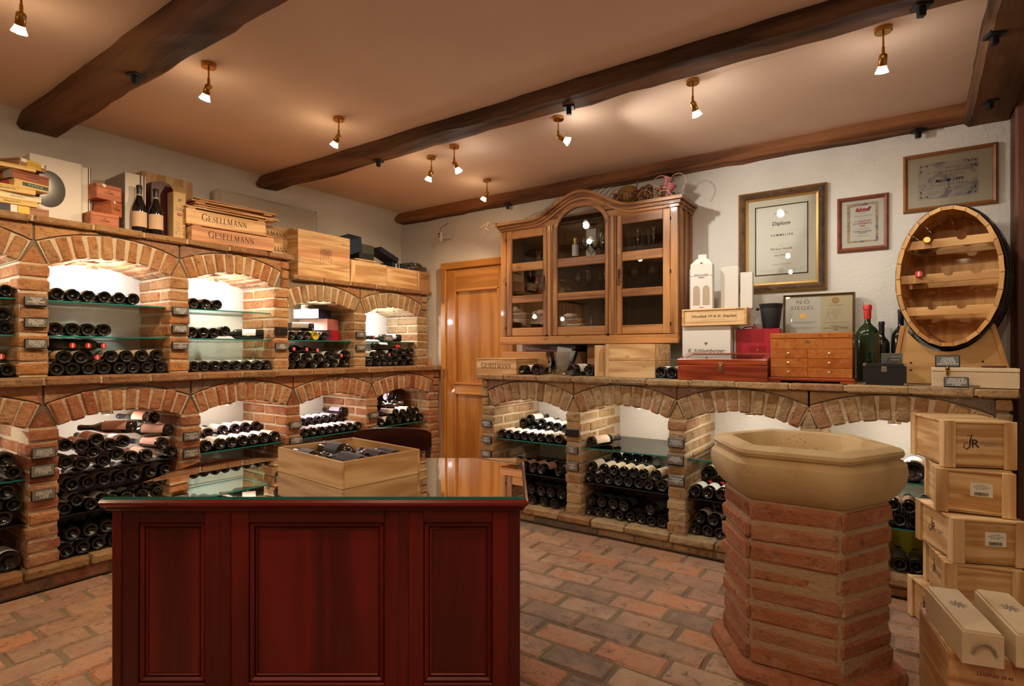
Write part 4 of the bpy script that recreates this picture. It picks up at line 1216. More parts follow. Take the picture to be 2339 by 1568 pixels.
row_right([1342, 1365.6, 1388, 1415, 1439.5, 1464, 1488, 1511], 3.56, 0.113 + 0.0375, 'dark bottle in the bottom layer on the sill below the cream labelled stack', k2, lmat=M_LAB_DARK)
row_right([1350, 1374, 1399.5, 1425], 3.57, 0.212, 'dark bottle in the second layer on the sill below the cream labelled stack', k2, skew=[0.1, 0.1, 0.1, 0.12], lmat=M_LAB_DARK)
bottle((at_y(1484, 1182, 3.57)[0], 3.57, 0.214), (0.42, 0.9, 0.12), 'dark bottle tipped sideways on the sill layer', k2, lmat=M_LAB_DARK)
k3 = 'bottles in the back niche behind the stone font'
row_right([1587.4, 1618, 1647, 1677, 1708], 3.56, 0.347 + 0.038, 'white labelled bottle with red capsule on the lower glass shelf behind the font', k3, skew=[0.05] * 5, r=0.0385, lmat=M_LAB_WHITE, cmat=M_CAP_RED)
row_right([1600, 1632, 1662], 3.85, 0.347 + 0.11, 'dark bottle deep on the lower glass shelf behind the font', k3)
row_right([1582, 1611, 1638.8, 1669, 1700], 3.56, 0.113 + 0.038, 'dark bottle in the bottom layer on the sill behind the font', k3, r=0.038, lmat=None)
row_right([1597.7, 1631.6, 1660, 1690], 3.57, 0.212, 'dark bottle with white neck band in the second layer behind the font', k3, r=0.038, skew=[0.1, 0.1, 0.05, 0.05], lmat=M_LAB_WHITE)
row_right([1640, 1672], 3.62, 0.285, 'dark bottle on top of the sill layers behind the font', k3, skew=[0.3, 0.2], r=0.038, lmat=M_LAB_GREY)
k4 = 'bottles in the back niche beside the stacked crates'
bottle((at_y(2087, 1079, 3.57)[0], 3.57, 0.590 + 0.055), (0.05, 1, 0), 'thick magnum bottle wrapped in white paper on glass beside the crates', k4, r=0.054, L=0.37, lmat=M_LAB_WHITE, lspan='long')
bottle((at_y(1985, 1000, 3.75)[0], 3.75, 0.590 + 0.055), (0.05, 1, 0), 'thick bottle wrapped in white paper deeper on the glass beside the crates', k4, r=0.054, L=0.37, lmat=M_LAB_WHITE, lspan='long', g=M_LAB_WHITE)
row_right([2020, 2055.6, 2091], 3.56, 0.347 + 0.038, 'dark bottle on the lower glass shelf beside the crates', k4, r=0.038, lmat=M_LAB_DARK)
row_right([2045, 2077, 2112], 3.57, 0.455, 'dark bottle in the second layer on glass beside the crates', k4, r=0.038, lmat=M_LAB_ROSE)
row_right([2010, 2055.6, 2094, 2135], 3.56, 0.113 + 0.040, 'dark bottle lying on the sill beside the crates', k4, r=0.040, lmat=M_LAB_DARK)
settle()
o = MB().cbox(-0.34, 0.29, 3.92, 4.17, 0.115, 0.335, 0.004).build('yellow_carton', M_YELLOW); tag(o, 'yellow carton at the back of the niche beside the crates', 'carton')

# ------------------------------------------------------------------ slate price tags
def price_tag(p, rotz, body, label, w=0.100, h=0.054, tilt=0.0, size=0.0115, name='price_tag', group='slate price tags on the brick piers', shift=0.0):
    root = thing(name, label, 'price tag', p, rotz, group)
    root.rotation_euler = (tilt, 0, rotz)
    MB().cbox(-w / 2, w / 2, -0.004, 0.010, -h / 2, h / 2, 0.004).build('holder', M_HOLDER, root)
    if body:
        MB().cbox(-w / 2 + 0.004, w / 2 - 0.004, -0.007, -0.0035, -h / 2 + 0.004 + shift, h / 2 - 0.004 + shift, 0.001).build('slate_card', M_SLATE, root)
        lines = body.split('\n')
        text(body, size, M_CHALK, root, T(0, -0.0078, shift), shear=0.22, bold=0.012, line=0.82, name='chalk_writing', xs=min(1.0, (w - 0.014) / (max(len(l) for l in lines) * size * 0.60)))
    else:
        for sx in (-1, 1):
            MB().cyl((sx * w * 0.22, -0.003, 0), (sx * w * 0.22, -0.007, 0), 0.003, n=8).build('screw', M_CHROME, root)
    return root

def tag_left(px, py, x, body, what, **kw):
    p = at_x(px, py, x)
    return price_tag((x + 0.006, p[1], p[2]), R(90), body, what, **kw)

def tag_right(px, py, y, body, what, **kw):
    p = at_y(px, py, y)
    return price_tag((p[0], y - 0.006, p[2]), 0.0, body, what, **kw)

XU, XL, YR = -3.872, -3.722, 3.497
tag_left(81, 690, XU, 'PINOT NOIR\nRESERVE\nJ.SCHLIERTFÜHRER\n€ 18,-', 'topmost slate tag on the brick pier beside the row of six bottles', shift=0.004)
tag_left(81, 738, XU, 'PINOT NOIR\nRESERVE 2014\nA. REINISCH\n€ 16,-', 'middle slate tag on the brick pier beside the row of six bottles')
tag_left(82, 786, XU, 'PINOT NOIR\nRESERVE 2018\nH. HARTL III\n€ 17,90', 'lowest slate tag on the upper pier, beside the red-capsuled bottles')
tag_left(412, 711, XU, 'PINOT NOIR\nPREMIUM 2013\nC. FISCHER\n€ 20,00', 'slate tag chalked PREMIUM beside the row of three bottles', w=0.102)
tag_left(411, 752, XU, 'PINOT NOIR\nRESERVE 2013\nE. SCHNEIDER\n€ 15,80', 'slate tag between the PREMIUM tag and the one chalked 1990', w=0.102)
tag_left(411, 790, XU, 'SPÄTBURGUNDER\n1990\nK. LIELACHER\n€ 15,-', 'slate tag chalked with the year 1990, lowest on its upper pier', w=0.102)
tag_left(642, 758, XU, '', 'empty black tag holder with two screws below the square crate', w=0.11)
tag_left(643, 792, XU, 'CUVET\nMERLOT\nSAUVIGNON\n€ 18,50', 'slate price tag chalked CUVET on a brick pier', w=0.11)
tag_left(824, 765, XU, 'STEAK\nROTWEIN\n€ 10,-', 'slate price tag chalked STEAK on a brick pier', w=0.11)
tag_left(824, 795, XU, 'BIO-CABERNET\nLIELACHER\n€ 22,-', 'slate price tag chalked BIO-CABERNET on a brick pier', w=0.11)
tag_left(100, 1035, XL, 'PINOT NOIR\nRESERVE 2017\nH.DACHAUER\n€ 16,50', 'topmost slate tag on the low pier beside the biggest bottle pile', w=0.104, h=0.058)
tag_left(97, 1078, XL, 'PINOT NOIR\nRESERVE 2016\nG. SCHNEIDER\n€ 19,90', 'middle slate tag in a deep black holder beside the biggest bottle pile', w=0.104, h=0.064, shift=0.006)
tag_left(99, 1130, XL, 'PINOT NOIR\nRESERVE 2015\nL. AUER\n€ 29,20', 'lowest slate tag on the low pier beside the biggest bottle pile', w=0.104, h=0.058)
tag_left(436, 997, XL, 'PINOT NOIR\n2016\nG. SCHNEIDER\n€ 8,00', 'upper of two slate tags right above the counter glass', w=0.100)
tag_left(436, 1036, XL, 'PINOT NOIR\n2017\nH.DACHAUER\n€ 9,80', 'lower of two slate tags right above the counter glass', w=0.100)
tag_left(675, 971, XL, 'MERLOT\nRESERVE 2016\nR. SCHAFLER\n€ 9,00', 'slate tag chalked MERLOT above the open wooden box', w=0.105)
tag_left(676, 1006, XL, 'CABERNET\nSAUVIGNON 2015\nH. HARTL\n€ 16,90', 'slate tag chalked CABERNET just above the open wooden box', w=0.105)
tag_left(854, 949, XL, 'BIO-ROT\nLIELACHER\n€ 14,-', 'slate tag chalked BIO-ROT above the chair back', w=0.105)
tag_left(854, 980, XL, 'SANKT\nLAURENT\n€ 12,-', 'slate price tag half hidden behind the chair back', w=0.105)
tag_right(1112, 968, YR, 'ZWEIGELT\nSTEINFELD 2016\nJ. LANG\n€ 8,60', 'slate price tag on the pier by the oak door, topmost', w=0.10)
tag_right(1112, 1005, YR, 'TOP DEAD\n2016\nSCHUHMANN\n€ 10,-', 'slate price tag on the pier by the oak door, middle', w=0.10)
tag_right(1112, 1037, YR, 'MERLOT\nCUVEE 2015\nBAUMANN\n€ 12,-', 'slate price tag on the pier by the oak door, lowest', w=0.10)
tag_right(1307, 989, YR, '', 'empty black tag holder with two screws beside the lone bottle', w=0.11)
tag_right(1307, 1028, YR, 'AMICUS\n2012\nK. KEKE\n€ 16,20', 'slate price tag chalked AMICUS 2012 on a brick pier', w=0.10)
tag_right(1308, 1066, YR, 'HARTBERG\n2013\nL. AUMANN\n€ 28,-', 'slate price tag chalked HARTBERG 2013 on a brick pier', w=0.10, h=0.062)
tag_right(1545, 1012, YR, 'FRAUENFELD\nCUVEE 2015\nH. DACHAUER\n€ 15,-', 'slate price tag chalked FRAUENFELD CUVEE 2015 on a brick pier', w=0.106, h=0.062)
tag_right(1544, 1052, YR, 'VÖSLAUER\nSTADTSIEGEL\nUNBEZEICHNEN\n€ 5,50', 'slate price tag chalked VÖSLAUER STADTSIEGEL on a brick pier', w=0.106, h=0.068, shift=0.006)
tag_right(1546, 1098, YR, 'PRIVATKELLER\nCS-M 2015\nSCHLUMBERGER\n€ 13,-', 'slate price tag chalked PRIVATKELLER CS-M 2015 on a brick pier', w=0.106, h=0.066)
c_ = at_x(884, 772, -3.93)
o = price_tag((-3.915, c_[1], 1.356 + 0.032), R(90), 'MAG.-WEIN\nRESERVE 2016\nG. KIRCHBAUM', 'slate card leaning on bottles on the glass shelf next to the door', w=0.115, h=0.062, tilt=R(-6), group='loose slate cards')
o = MB().cbox(-0.03, 0.03, -0.03, 0.03, 0, 0.072, 0.002).build('wood_block', M_PINE_PINK, None, (-3.90, 4.19 - 0.05, 1.128)); tag(o, 'small wooden block on the brick ledge beside the door frame', 'block')

# ------------------------------------------------------------------ mahogany counter with glass top
DZ = 1.82                                    # distance of its front from the camera
root = thing('wooden_counter', 'large dark red mahogany counter with three panelled doors and glass top', 'counter', cam2w(0, 0, 0), YAW)
DL, DR, DF, DB = -1.291, 0.026, 1.822, 2.40
body = MB().box(DL + 0.01, DR - 0.01, DF + 0.024, DB - 0.01, 0.0, 0.758).build('carcass', M_MAHOG, root)
# moulded wooden top: stacked profile
def slab(x0, x1, y0, y1, z0, z1, c):
    return MB().cbox(x0, x1, y0, y1, z0, z1, c)
top = slab(DL - 0.028, DR + 0.026, DF - 0.042, DB + 0.04, 0.771, 0.7965, 0.009).build('counter_top', M_MAHOG_X, root)
slab(DL - 0.016, DR + 0.014, DF - 0.026, DB + 0.02, 0.757, 0.773, 0.006).build('edge_moulding', M_MAHOG_X, top)
MB().box(DL - 0.02, DR + 0.018, DF - 0.034, DB + 0.03, 0.7960, 0.7972).build('top_veneer', M_DESK_TOP, top)
mb = MB()
x0, x1, y0, y1, z0, z1 = DL - 0.012, DR + 0.012, DF - 0.034, DB + 0.034, 0.7975, 0.8055
V = [(x0, y0, z0), (x1, y0, z0), (x1, y1, z0), (x0, y1, z0), (x0, y0, z1), (x1, y0, z1), (x1, y1, z1), (x0, y1, z1)]
mb.add(V, [(4, 5, 6, 7), (0, 3, 2, 1)], 0); mb.add(V, [(0, 1, 5, 4), (1, 2, 6, 5), (2, 3, 7, 6), (3, 0, 4, 7)], 1)
mb.build('glass_plate', [glass_mat('glass_counter', (0.80, 0.90, 0.84), boost=1.9), M_GLASS_EDGE], root)
# framed front
def frame_front(panels, xl, xr, zl, zh, yf):
    """stiles, rails, sunk panels with moulding"""
    xs = [xl] + [v for p in panels for v in p] + [xr]
    for k in range(0, len(xs), 2):
        MB().cbox(xs[k], xs[k + 1], yf, yf + 0.03, zl, zh, 0.003).build('stile', M_MAHOG, root)
    for a, b in panels:
        MB().cbox(a, b, yf + 0.0005, yf + 0.03, zh - 0.045, zh, 0.002).build('rail', M_MAHOG_X, root)
        MB().cbox(a, b, yf + 0.0005, yf + 0.03, zl, zl + 0.19, 0.002).build('rail', M_MAHOG_X, root)
        za, zb = zl + 0.19, zh - 0.045
        pn = MB().box(a, b, yf + 0.016, yf + 0.028, za, zb).build('panel', M_MAHOG, root)
        for (p, q, r, s_) in ((a, a + 0.016, za, zb), (b - 0.016, b, za, zb), (a, b, zb - 0.016, zb), (a, b, za, za + 0.016)):
            MB().cbox(p, q, yf + 0.003, yf + 0.018, r, s_, 0.006).build('moulding', M_MAHOG if q - p < 0.03 else M_MAHOG_X, pn)
        for (p, q, r, s_) in ((a + 0.018, a + 0.026, za + 0.018, zb - 0.018), (b - 0.026, b - 0.018, za + 0.018, zb - 0.018), (a + 0.018, b - 0.018, zb - 0.026, zb - 0.018), (a + 0.018, b - 0.018, za + 0.018, za + 0.026)):
            MB().cbox(p, q, yf + 0.010, yf + 0.018, r, s_, 0.003).build('bead', M_MAHOG, pn)
frame_front([(-1.214, -0.998), (-0.856, -0.415), (-0.288, -0.064)], DL, DR, 0.0, 0.757, DF)
for a, b in ((-0.948, -0.912), (-0.368, -0.336)):
    MB().cbox(a, b, DF - 0.008, DF + 0.004, 0.0, 0.757, 0.003).build('pilaster', M_MAHOG, root)
MB().cbox(DL - 0.004, DL + 0.026, DF - 0.006, DF + 0.004, 0.0, 0.757, 0.003).build('corner_post', M_MAHOG, root)
MB().cbox(DR - 0.036, DR - 0.006, DF - 0.006, DF + 0.004, 0.0, 0.757, 0.003).build('corner_post', M_MAHOG, root)
for xx in (DL, DR - 0.014):
    MB().cbox(xx, xx + 0.014, DF + 0.006, DB, 0.0, 0.757, 0.003).build('side_panel', M_MAHOG, root)

# ------------------------------------------------------------------ open box with six bottles on the counter
z_t = 0.8058
A = Vector((-1.535, 1.218, 0)); Bp = Vector((-1.957, 1.238, 0)); Cp = Vector((-1.464, 1.516, 0))
ang = math.atan2(Cp.y - A.y, Cp.x - A.x) - R(90) + R(7)
bx = thing('open_wine_box', 'open wooden wine box holding bottles, standing on the glass counter', 'box', (A.x, A.y, z_t), ang)
BL, BW, BH = 0.445, 0.335, 0.092          # local -x along the long side, +y back
MB().box(-BL + 0.01, -0.01, 0.01, BW - 0.01, 0.0, 0.008).build('base_board', M_PINE, bx)
MB().cbox(-BL, 0, 0, 0.011, 0, BH, 0.0015).build('side_board', M_PINE, bx)
MB().cbox(-BL, 0, BW - 0.011, BW, 0, BH, 0.0015).build('side_board', M_PINE, bx)
MB().cbox(-BL, -BL + 0.011, 0.011, BW - 0.011, 0, BH, 0.0015).build('end_board', M_PINE_Y, bx)
MB().cbox(-0.011, 0, 0.011, BW - 0.011, 0, BH, 0.0015).build('end_board', M_PINE_Y, bx)
Mb = T(A.x, A.y, z_t) @ RZ(ang)
for k, (lx, ly, dirx, zz, lm) in enumerate(((-0.30, 0.285, -1, 0.047, M_LAB_DARK), (-0.13, 0.225, -1, 0.050, M_LAB_DARK), (-0.36, 0.185, 1, 0.062, M_LAB_DARK), (-0.06, 0.120, -1, 0.052, M_LAB_DARK), (-0.37, 0.060, 1, 0.050, M_LAB_DARK))):
    s = 1 if dirx < 0 else 1
    p = Mb @ Vector((lx, ly, zz))
    # lie along the length of the box
    st = Vector((-0.025, ly, zz)) if dirx < 0 else Vector((-BL + 0.02, ly, zz))
    bottle(Mb @ st, Mb.to_3x3() @ Vector((dirx, 0, 0.02)), 'dark bottle lying in the open wooden box on the counter', 'bottles in the open box', (0, 0, 1), r=0.037, L=0.30, lmat=lm, kind='burgundy', lspan='long' if k == 3 else 'std')

# ------------------------------------------------------------------ chair behind the counter
cz = 2.86
ch = thing('wooden_chair', 'dark glossy wooden chair with curved back rail standing behind the counter', 'chair', cam2w(-0.607, cz, 0), YAW)
mb = MB(); n = 16
V, F = [], []
for k in range(n + 1):
    t = -1 + 2 * k / n
    x = 0.198 * t
    y = 0.05 * (1 - t * t)
    zt = 0.872 - 0.008 * t * t; zb = 0.755 + 0.010 * t * t + (0.006 if abs(t) > 0.9 else 0)
    if k in (0, n): zt -= 0.012; zb += 0.01
    for yy, zz in ((y - 0.011, zb), (y - 0.011, zt), (y + 0.011, zt), (y + 0.011, zb)):
        V.append((x, yy, zz))
for k in range(n):
    for q in range(4):
        F.append((4 * k + q, 4 * k + (q + 1) % 4, 4 * k + 4 + (q + 1) % 4, 4 * k + 4 + q))
F += [(3, 2, 1, 0), (4 * n, 4 * n + 1, 4 * n + 2, 4 * n + 3)]
mb.add(V, F, 0, None, True); mb.build('back_rail', M_DARKCHAIR, ch, angle=50)
for sx in (-1, 1):
    MB().tube([(sx * 0.178, 0.03, 0.80), (sx * 0.170, 0.00, 0.62), (sx * 0.165, -0.02, 0.44), (sx * 0.170, 0.0, 0.22), (sx * 0.182, 0.05, 0.0)], [0.015, 0.016, 0.018, 0.017, 0.014], 10).build('back_post', M_DARKCHAIR, ch)
    MB().tube([(sx * 0.17, -0.40, 0.44), (sx * 0.175, -0.41, 0.22), (sx * 0.18, -0.42, 0.0)], [0.018, 0.017, 0.013], 10).build('leg', M_DARKCHAIR, ch)
MB().cbox(-0.14, 0.14, 0.026, 0.040, 0.60, 0.64, 0.005).build('lower_back_rail', M_DARKCHAIR, ch)
MB().lathe([(0, 0.425), (0.19, 0.425), (0.205, 0.435), (0.205, 0.452), (0.195, 0.46), (0, 0.455)], 28, 0, T(0, -0.2, 0)).build('seat', M_DARKCHAIR, ch)
for sx in (-1, 1):
    MB().cyl((sx * 0.170, 0.0, 0.22), (sx * 0.175, -0.41, 0.22), 0.009).build('stretcher', M_DARKCHAIR, ch)

# ------------------------------------------------------------------ stone font on a brick column
M_STONE, nt, b_s, _o = new_mat('stone_limestone')
L_ = nt.links.new
tc = N(nt, 'ShaderNodeTexCoord')
n0 = N(nt, 'ShaderNodeTexNoise', i_Scale=3.5, i_Detail=5.0, i_Distortion=0.4); L_(tc.outputs['Object'], n0.inputs['Vector'])
rp = ramp(nt, [(0.32, (0.38, 0.25, 0.11)), (0.52, (0.52, 0.37, 0.18)), (0.70, (0.60, 0.45, 0.25))]); L_(n0.outputs['Fac'], rp.inputs['Fac'])
n1 = N(nt, 'ShaderNodeTexNoise', i_Scale=75.0, i_Detail=3.0, i_Roughness=0.6); L_(tc.outputs['Object'], n1.inputs['Vector'])
n1b = N(nt, 'ShaderNodeTexNoise', i_Scale=7.0, i_Detail=2.0); L_(tc.outputs['Object'], n1b.inputs['Vector'])
mm = N(nt, 'ShaderNodeMath', operation='MULTIPLY_ADD'); mm.inputs[1].default_value = 0.35; L_(n1b.outputs['Fac'], mm.inputs[0]); L_(n1.outputs['Fac'], mm.inputs[2])
rk = ramp(nt, [(0.42, (1, 1, 1)), (0.50, (0, 0, 0))]); L_(mm.outputs[0], rk.inputs['Fac'])
mx = N(nt, 'ShaderNodeMix', data_type='RGBA'); L_(rp.outputs['Color'], mx.inputs['A']); mx.inputs['B'].default_value = (0.16, 0.09, 0.04, 1)
mk = N(nt, 'ShaderNodeMath', operation='MULTIPLY'); mk.inputs[1].default_value = 0.65; L_(rk.outputs['Color'], mk.inputs[0]); L_(mk.outputs[0], mx.inputs['Factor'])
L_(mx.outputs['Result'], b_s.inputs['Base Color'])
bp = N(nt, 'ShaderNodeBump', i_Strength=0.5, i_Distance=0.004); L_(mm.outputs[0], bp.inputs['Height']); L_(bp.outputs['Normal'], b_s.inputs['Normal'])
b_s.inputs['Roughness'].default_value = 0.55; b_s.inputs['Specular IOR Level'].default_value = 0.4

ft = thing('stone_font', 'hexagonal limestone font basin on a red brick column', 'font', (-0.338, 2.60, 0), R(1.3))
def hexring(mb, prof, seg=4, mat=0, sharp=0.06):
    """hexagon swept along (R, z) profile; edges slightly arrissed"""
    V, F = [], []
    pts = []
    for k in range(6):
        a0, a1 = R(60 * k), R(60 * (k + 1))
        for t in (sharp, 0.5, 1 - sharp):
            pts.append((math.cos(a0) * (1 - t) + math.cos(a1) * t, math.sin(a0) * (1 - t) + math.sin(a1) * t))
    n = len(pts)
    for r, z in prof:
        V += [(r * a, r * b, z) for a, b in pts]
    for k in range(len(prof) - 1):
        for j in range(n):
            F.append((k * n + j, k * n + (j + 1) % n, (k + 1) * n + (j + 1) % n, (k + 1) * n + j))
    mb.add(V, F, mat, None, True)
    return V, n
mb = MB()
prof = [(0.10, 0.687), (0.300, 0.687), (0.318, 0.700), (0.345, 0.728), (0.366, 0.768), (0.374, 0.805), (0.370, 0.835), (0.356, 0.850), (0.346, 0.854), (0.346, 0.861), (0.356, 0.866), (0.362, 0.878), (0.358, 0.890), (0.345, 0.897), (0.332, 0.899), (0.326, 0.903), (0.318, 0.904),
        (0.283, 0.902), (0.276, 0.895), (0.262, 0.84), (0.225, 0.775), (0.16, 0.742), (0.03, 0.735)]
hexring(mb, prof)
V_, F_ = [], []
for k in range(6):
    V_.append((0.04 * math.cos(R(60 * k)), 0.04 * math.sin(R(60 * k)), 0.736))
mb.add(V_, [tuple(range(6))])
mb.build('basin', M_STONE, ft, angle=30)
MB().lathe([(0, 0.742), (0.025, 0.742), (0.028, 0.738)], 16).build('drain', M_BRASS, ft)
colm = MB()
hexring(colm, [(0.02, 0.02), (0.3075, 0.02), (0.3075, 0.690), (0.02, 0.690)])
core = colm.build('column', plain('mortar_font', (0.40, 0.27, 0.17), 0.95, spec=0.1, bump=0.8, bscale=60.0), ft, angle=20)
nco = 8; z0c = 0.055; ph = (0.687 - z0c) / nco
rg = random.Random(11)
for c in range(nco):
    za, zb = z0c + ph * c + 0.007 + rg.uniform(-0.002, 0.002), z0c + ph * (c + 1) - 0.007 + rg.uniform(-0.002, 0.002)
    for k in range(6):
        pr = rg.uniform(-0.006, 0.007)
        Ro, Ri = 0.314 + pr, 0.20
        a0, a1 = R(60 * k), R(60 * (k + 1))
        g0 = 0.012 + rg.uniform(0, 0.012); g1 = 0.012 + rg.uniform(0, 0.012)
        def P(a_t, r):
            return Vector((r * (math.cos(a0) * (1 - a_t) + math.cos(a1) * a_t), r * (math.sin(a0) * (1 - a_t) + math.sin(a1) * a_t), 0))
        t0, t1 = g0, 1 - g1
        c8 = [P(t0, Ro), P(t1, Ro), P(t1, Ri), P(t0, Ri)]
        c8 = [Vector((p.x, p.y, za)) for p in c8] + [Vector((p.x, p.y, zb)) for p in c8]
        ctr = sum(c8, Vector()) / 8
        MB().hexa([p - ctr for p in c8], 0.010, 0, None, 0.0045, rg).build('column_brick', M_BRICK_FONT, core, ctr)
fb = MB(); hexring(fb, [(0.02, 0.0), (0.365, 0.0), (0.375, 0.02), (0.362, 0.048), (0.335, 0.060), (0.02, 0.062)])
fb.build('foot', M_BRICK_FONT, ft, angle=30)

# ------------------------------------------------------------------ glazed hanging cabinet
cb = thing('glass_cabinet', 'pine wall cabinet with glazed doors and an arched cornice', 'cabinet', (0, 0, 0), 0)
CF, CBk = 3.87, 4.185                        # front and back
xc = -2.033
MB().cbox(-2.790, -2.765, CF + 0.022, CBk, 1.345, 2.285, 0.002).build('side_panel', M_CAB, cb)
MB().cbox(-1.302, -1.277, CF + 0.022, CBk, 1.345, 2.285, 0.002).build('side_panel', M_CAB, cb)
for yy in (CF + 0.024, CF + 0.14, CBk - 0.05):
    MB().cbox(-1.278, -1.268, yy, yy + (0.05 if yy < 4.0 else 0.045), 1.345, 2.285, 0.002).build('side_stile', M_CAB, cb)
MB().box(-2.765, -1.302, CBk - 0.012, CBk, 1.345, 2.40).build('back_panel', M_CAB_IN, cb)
MB().box(-2.79, -1.277, CF + 0.02, CBk, 1.327, 1.350).build('bottom_board', M_CAB_X, cb)
for zz in (1.697, 1.965):
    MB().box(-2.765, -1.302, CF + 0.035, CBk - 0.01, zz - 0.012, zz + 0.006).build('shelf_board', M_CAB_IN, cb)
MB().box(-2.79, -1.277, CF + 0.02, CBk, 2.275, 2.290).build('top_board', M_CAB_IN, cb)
MB().cbox(-2.797, -1.270, CF - 0.012, CF + 0.03, 1.322, 1.388, 0.004).build('base_rail', M_CAB_X, cb)
for a, b in ((-2.792, -2.740), (-2.338, -2.284), (-1.796, -1.735), (-1.327, -1.275)):
    MB().cbox(a, b, CF - 0.004, CF + 0.03, 1.388, 2.275, 0.003).build('upright', M_CAB, cb)
for a, b in ((-2.324, -2.298), (-1.778, -1.752)):
    MB().cbox(a, b, CF - 0.012, CF, 1.388, 2.275, 0.004).build('fluted_strip', M_CAB, cb)
def zcor(x):
    d = abs(x - xc)
    return 2.345 + (0.16 * (0.5 + 0.5 * math.cos(math.pi * d / 0.44)) if d < 0.44 else 0.0)
def arch_z(x, hw=0.209, sp=2.225, rise=0.162):
    d = (x - xc) / hw
    return sp + rise * math.sqrt(max(0.0, 1 - d * d))
# fascia between the doors and the cornice
mb = MB(); n = 60
X0, X1 = -2.79, -1.277
for k in range(n):
    a, b = X0 + (X1 - X0) * k / n, X0 + (X1 - X0) * (k + 1) / n
    la = max(2.272, arch_z(a, 0.238, 2.225, 0.185) if abs(a - xc) < 0.238 else 2.272)
    lb2 = max(2.272, arch_z(b, 0.238, 2.225, 0.185) if abs(b - xc) < 0.238 else 2.272)
    mb.prism([(a, la), (b, lb2), (b, zcor(b) - 0.04), (a, zcor(a) - 0.04)], CF + 0.002, CF + 0.022)
mb.build('fascia', M_CAB_X, cb)
def cornice(dz0, dz1, proj, name):
    mb = MB()
    xa, xb = X0 - proj, X1 + proj
    for k in range(n):
        a, b = xa + (xb - xa) * k / n, xa + (xb - xa) * (k + 1) / n
        mb.prism([(a, zcor(a) + dz0), (b, zcor(b) + dz0), (b, zcor(b) + dz1), (a, zcor(a) + dz1)], CF - proj, CF + 0.02)
    mb.box(X1, X1 + proj, CF + 0.02, CBk, 2.345 + dz0, 2.345 + dz1)
    mb.box(X0 - proj, X0, CF + 0.02, CBk, 2.345 + dz0, 2.345 + dz1)
    return mb.build(name, M_CAB_X, cb)
cornice(-0.066, -0.044, 0.012, 'cornice_bead'); cornice(-0.046, -0.020, 0.026, 'cornice_cove'); cornice(-0.022, 0.0, 0.045, 'cornice_crown')
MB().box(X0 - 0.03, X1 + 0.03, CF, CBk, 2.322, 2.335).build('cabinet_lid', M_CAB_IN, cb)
def door(x0, x1, p0, p1, arched=False, yf=CF):
    d = link('glazed_door', None, cb)
    ztop = 2.272
    if not arched:
        MB().cbox(x0, p0, yf - 0.002, yf + 0.022, 1.392, ztop, 0.004).build('door_stile', M_CAB, d)
        MB().cbox(p1, x1, yf - 0.002, yf + 0.022, 1.392, ztop, 0.004).build('door_stile', M_CAB, d)
        MB().cbox(p0, p1, yf - 0.0015, yf + 0.021, 2.205, ztop, 0.004).build('door_rail', M_CAB_X, d)
    else:
        MB().cbox(x0, p0, yf - 0.006, yf + 0.022, 1.392, 2.235, 0.004).build('door_stile', M_CAB, d)
        MB().cbox(p1, x1, yf - 0.006, yf + 0.022, 1.392, 2.235, 0.004).build('door_stile', M_CAB, d)
        mb = MB(); m = 28
        for k in range(m):
            t0, t1 = math.pi * k / m, math.pi * (k + 1) / m
            q = [(xc + 0.209 * math.cos(t0), 2.225 + 0.162 * math.sin(t0)), (xc + 0.209 * math.cos(t1), 2.225 + 0.162 * math.sin(t1)),
                 (xc + 0.241 * math.cos(t1), 2.225 + 0.190 * math.sin(t1)), (xc + 0.241 * math.cos(t0), 2.225 + 0.190 * math.sin(t0))]
            mb.prism(q, yf - 0.008, yf + 0.022)
        mb.build('arched_rail', M_CAB_X, d)
    for a, b in ((1.392, 1.460), (1.668, 1.728), (1.932, 2.000)):
        MB().cbox(p0, p1, yf - 0.0015, yf + 0.021, a, b, 0.005).build('door_rail', M_CAB_X, d)
    for a, b in ((1.460, 1.668), (1.728, 1.932)):
        MB().box(p0, p1, yf + 0.008, yf + 0.011, a, b).build('pane', M_PANE, d)
    if not arched:
        MB().box(p0, p1, yf + 0.008, yf + 0.011, 2.0, 2.205).build('pane', M_PANE, d)
    else:
        pts = [(p0, 2.0), (p1, 2.0)] + [(xc + 0.209 * math.cos(math.pi * k / 24), 2.225 + 0.162 * math.sin(math.pi * k / 24)) for k in range(25)]
        MB().prism(pts, yf + 0.008, yf + 0.011).build('pane', M_PANE, d)
    return d
d1 = door(-2.737, -2.341, -2.680, -2.376); d2 = door(-2.282, -1.798, -2.242, -1.827, True); d3 = door(-1.732, -1.329, -1.693, -1.383)
for d, xx in ((d1, -2.362), (d3, -1.716)):
    mb = MB()
    mb.tube([(xx, CF - 0.006, 1.875), (xx, CF - 0.010, 1.80)], 0.005, 8)
    for sx in (-1, 1):
        mb.tube([(xx + sx * 0.012 * math.sin(t), CF - 0.012, 1.79 - 0.016 + 0.016 * math.cos(t)) for t in [math.pi * k / 8 * 2 for k in range(9)]], 0.0028, 6)
    mb.build('key_tassel', M_IRON, d)
for xx in (-2.335, -1.80):
    MB().cbox(xx - 0.012, xx + 0.012, CF - 0.018, CF - 0.004, 1.385, 1.402, 0.003).build('catch', M_IRON, cb)
for zz in (1.46, 1.83, 2.20):
    MB().cyl((-1.327, CF - 0.006, zz - 0.012), (-1.327, CF - 0.006, zz + 0.012), 0.005, n=8).build('hinge', M_IRON, cb)
    MB().cyl((-2.739, CF - 0.006, zz - 0.012), (-2.739, CF - 0.006, zz + 0.012), 0.005, n=8).build('hinge', M_IRON, cb)

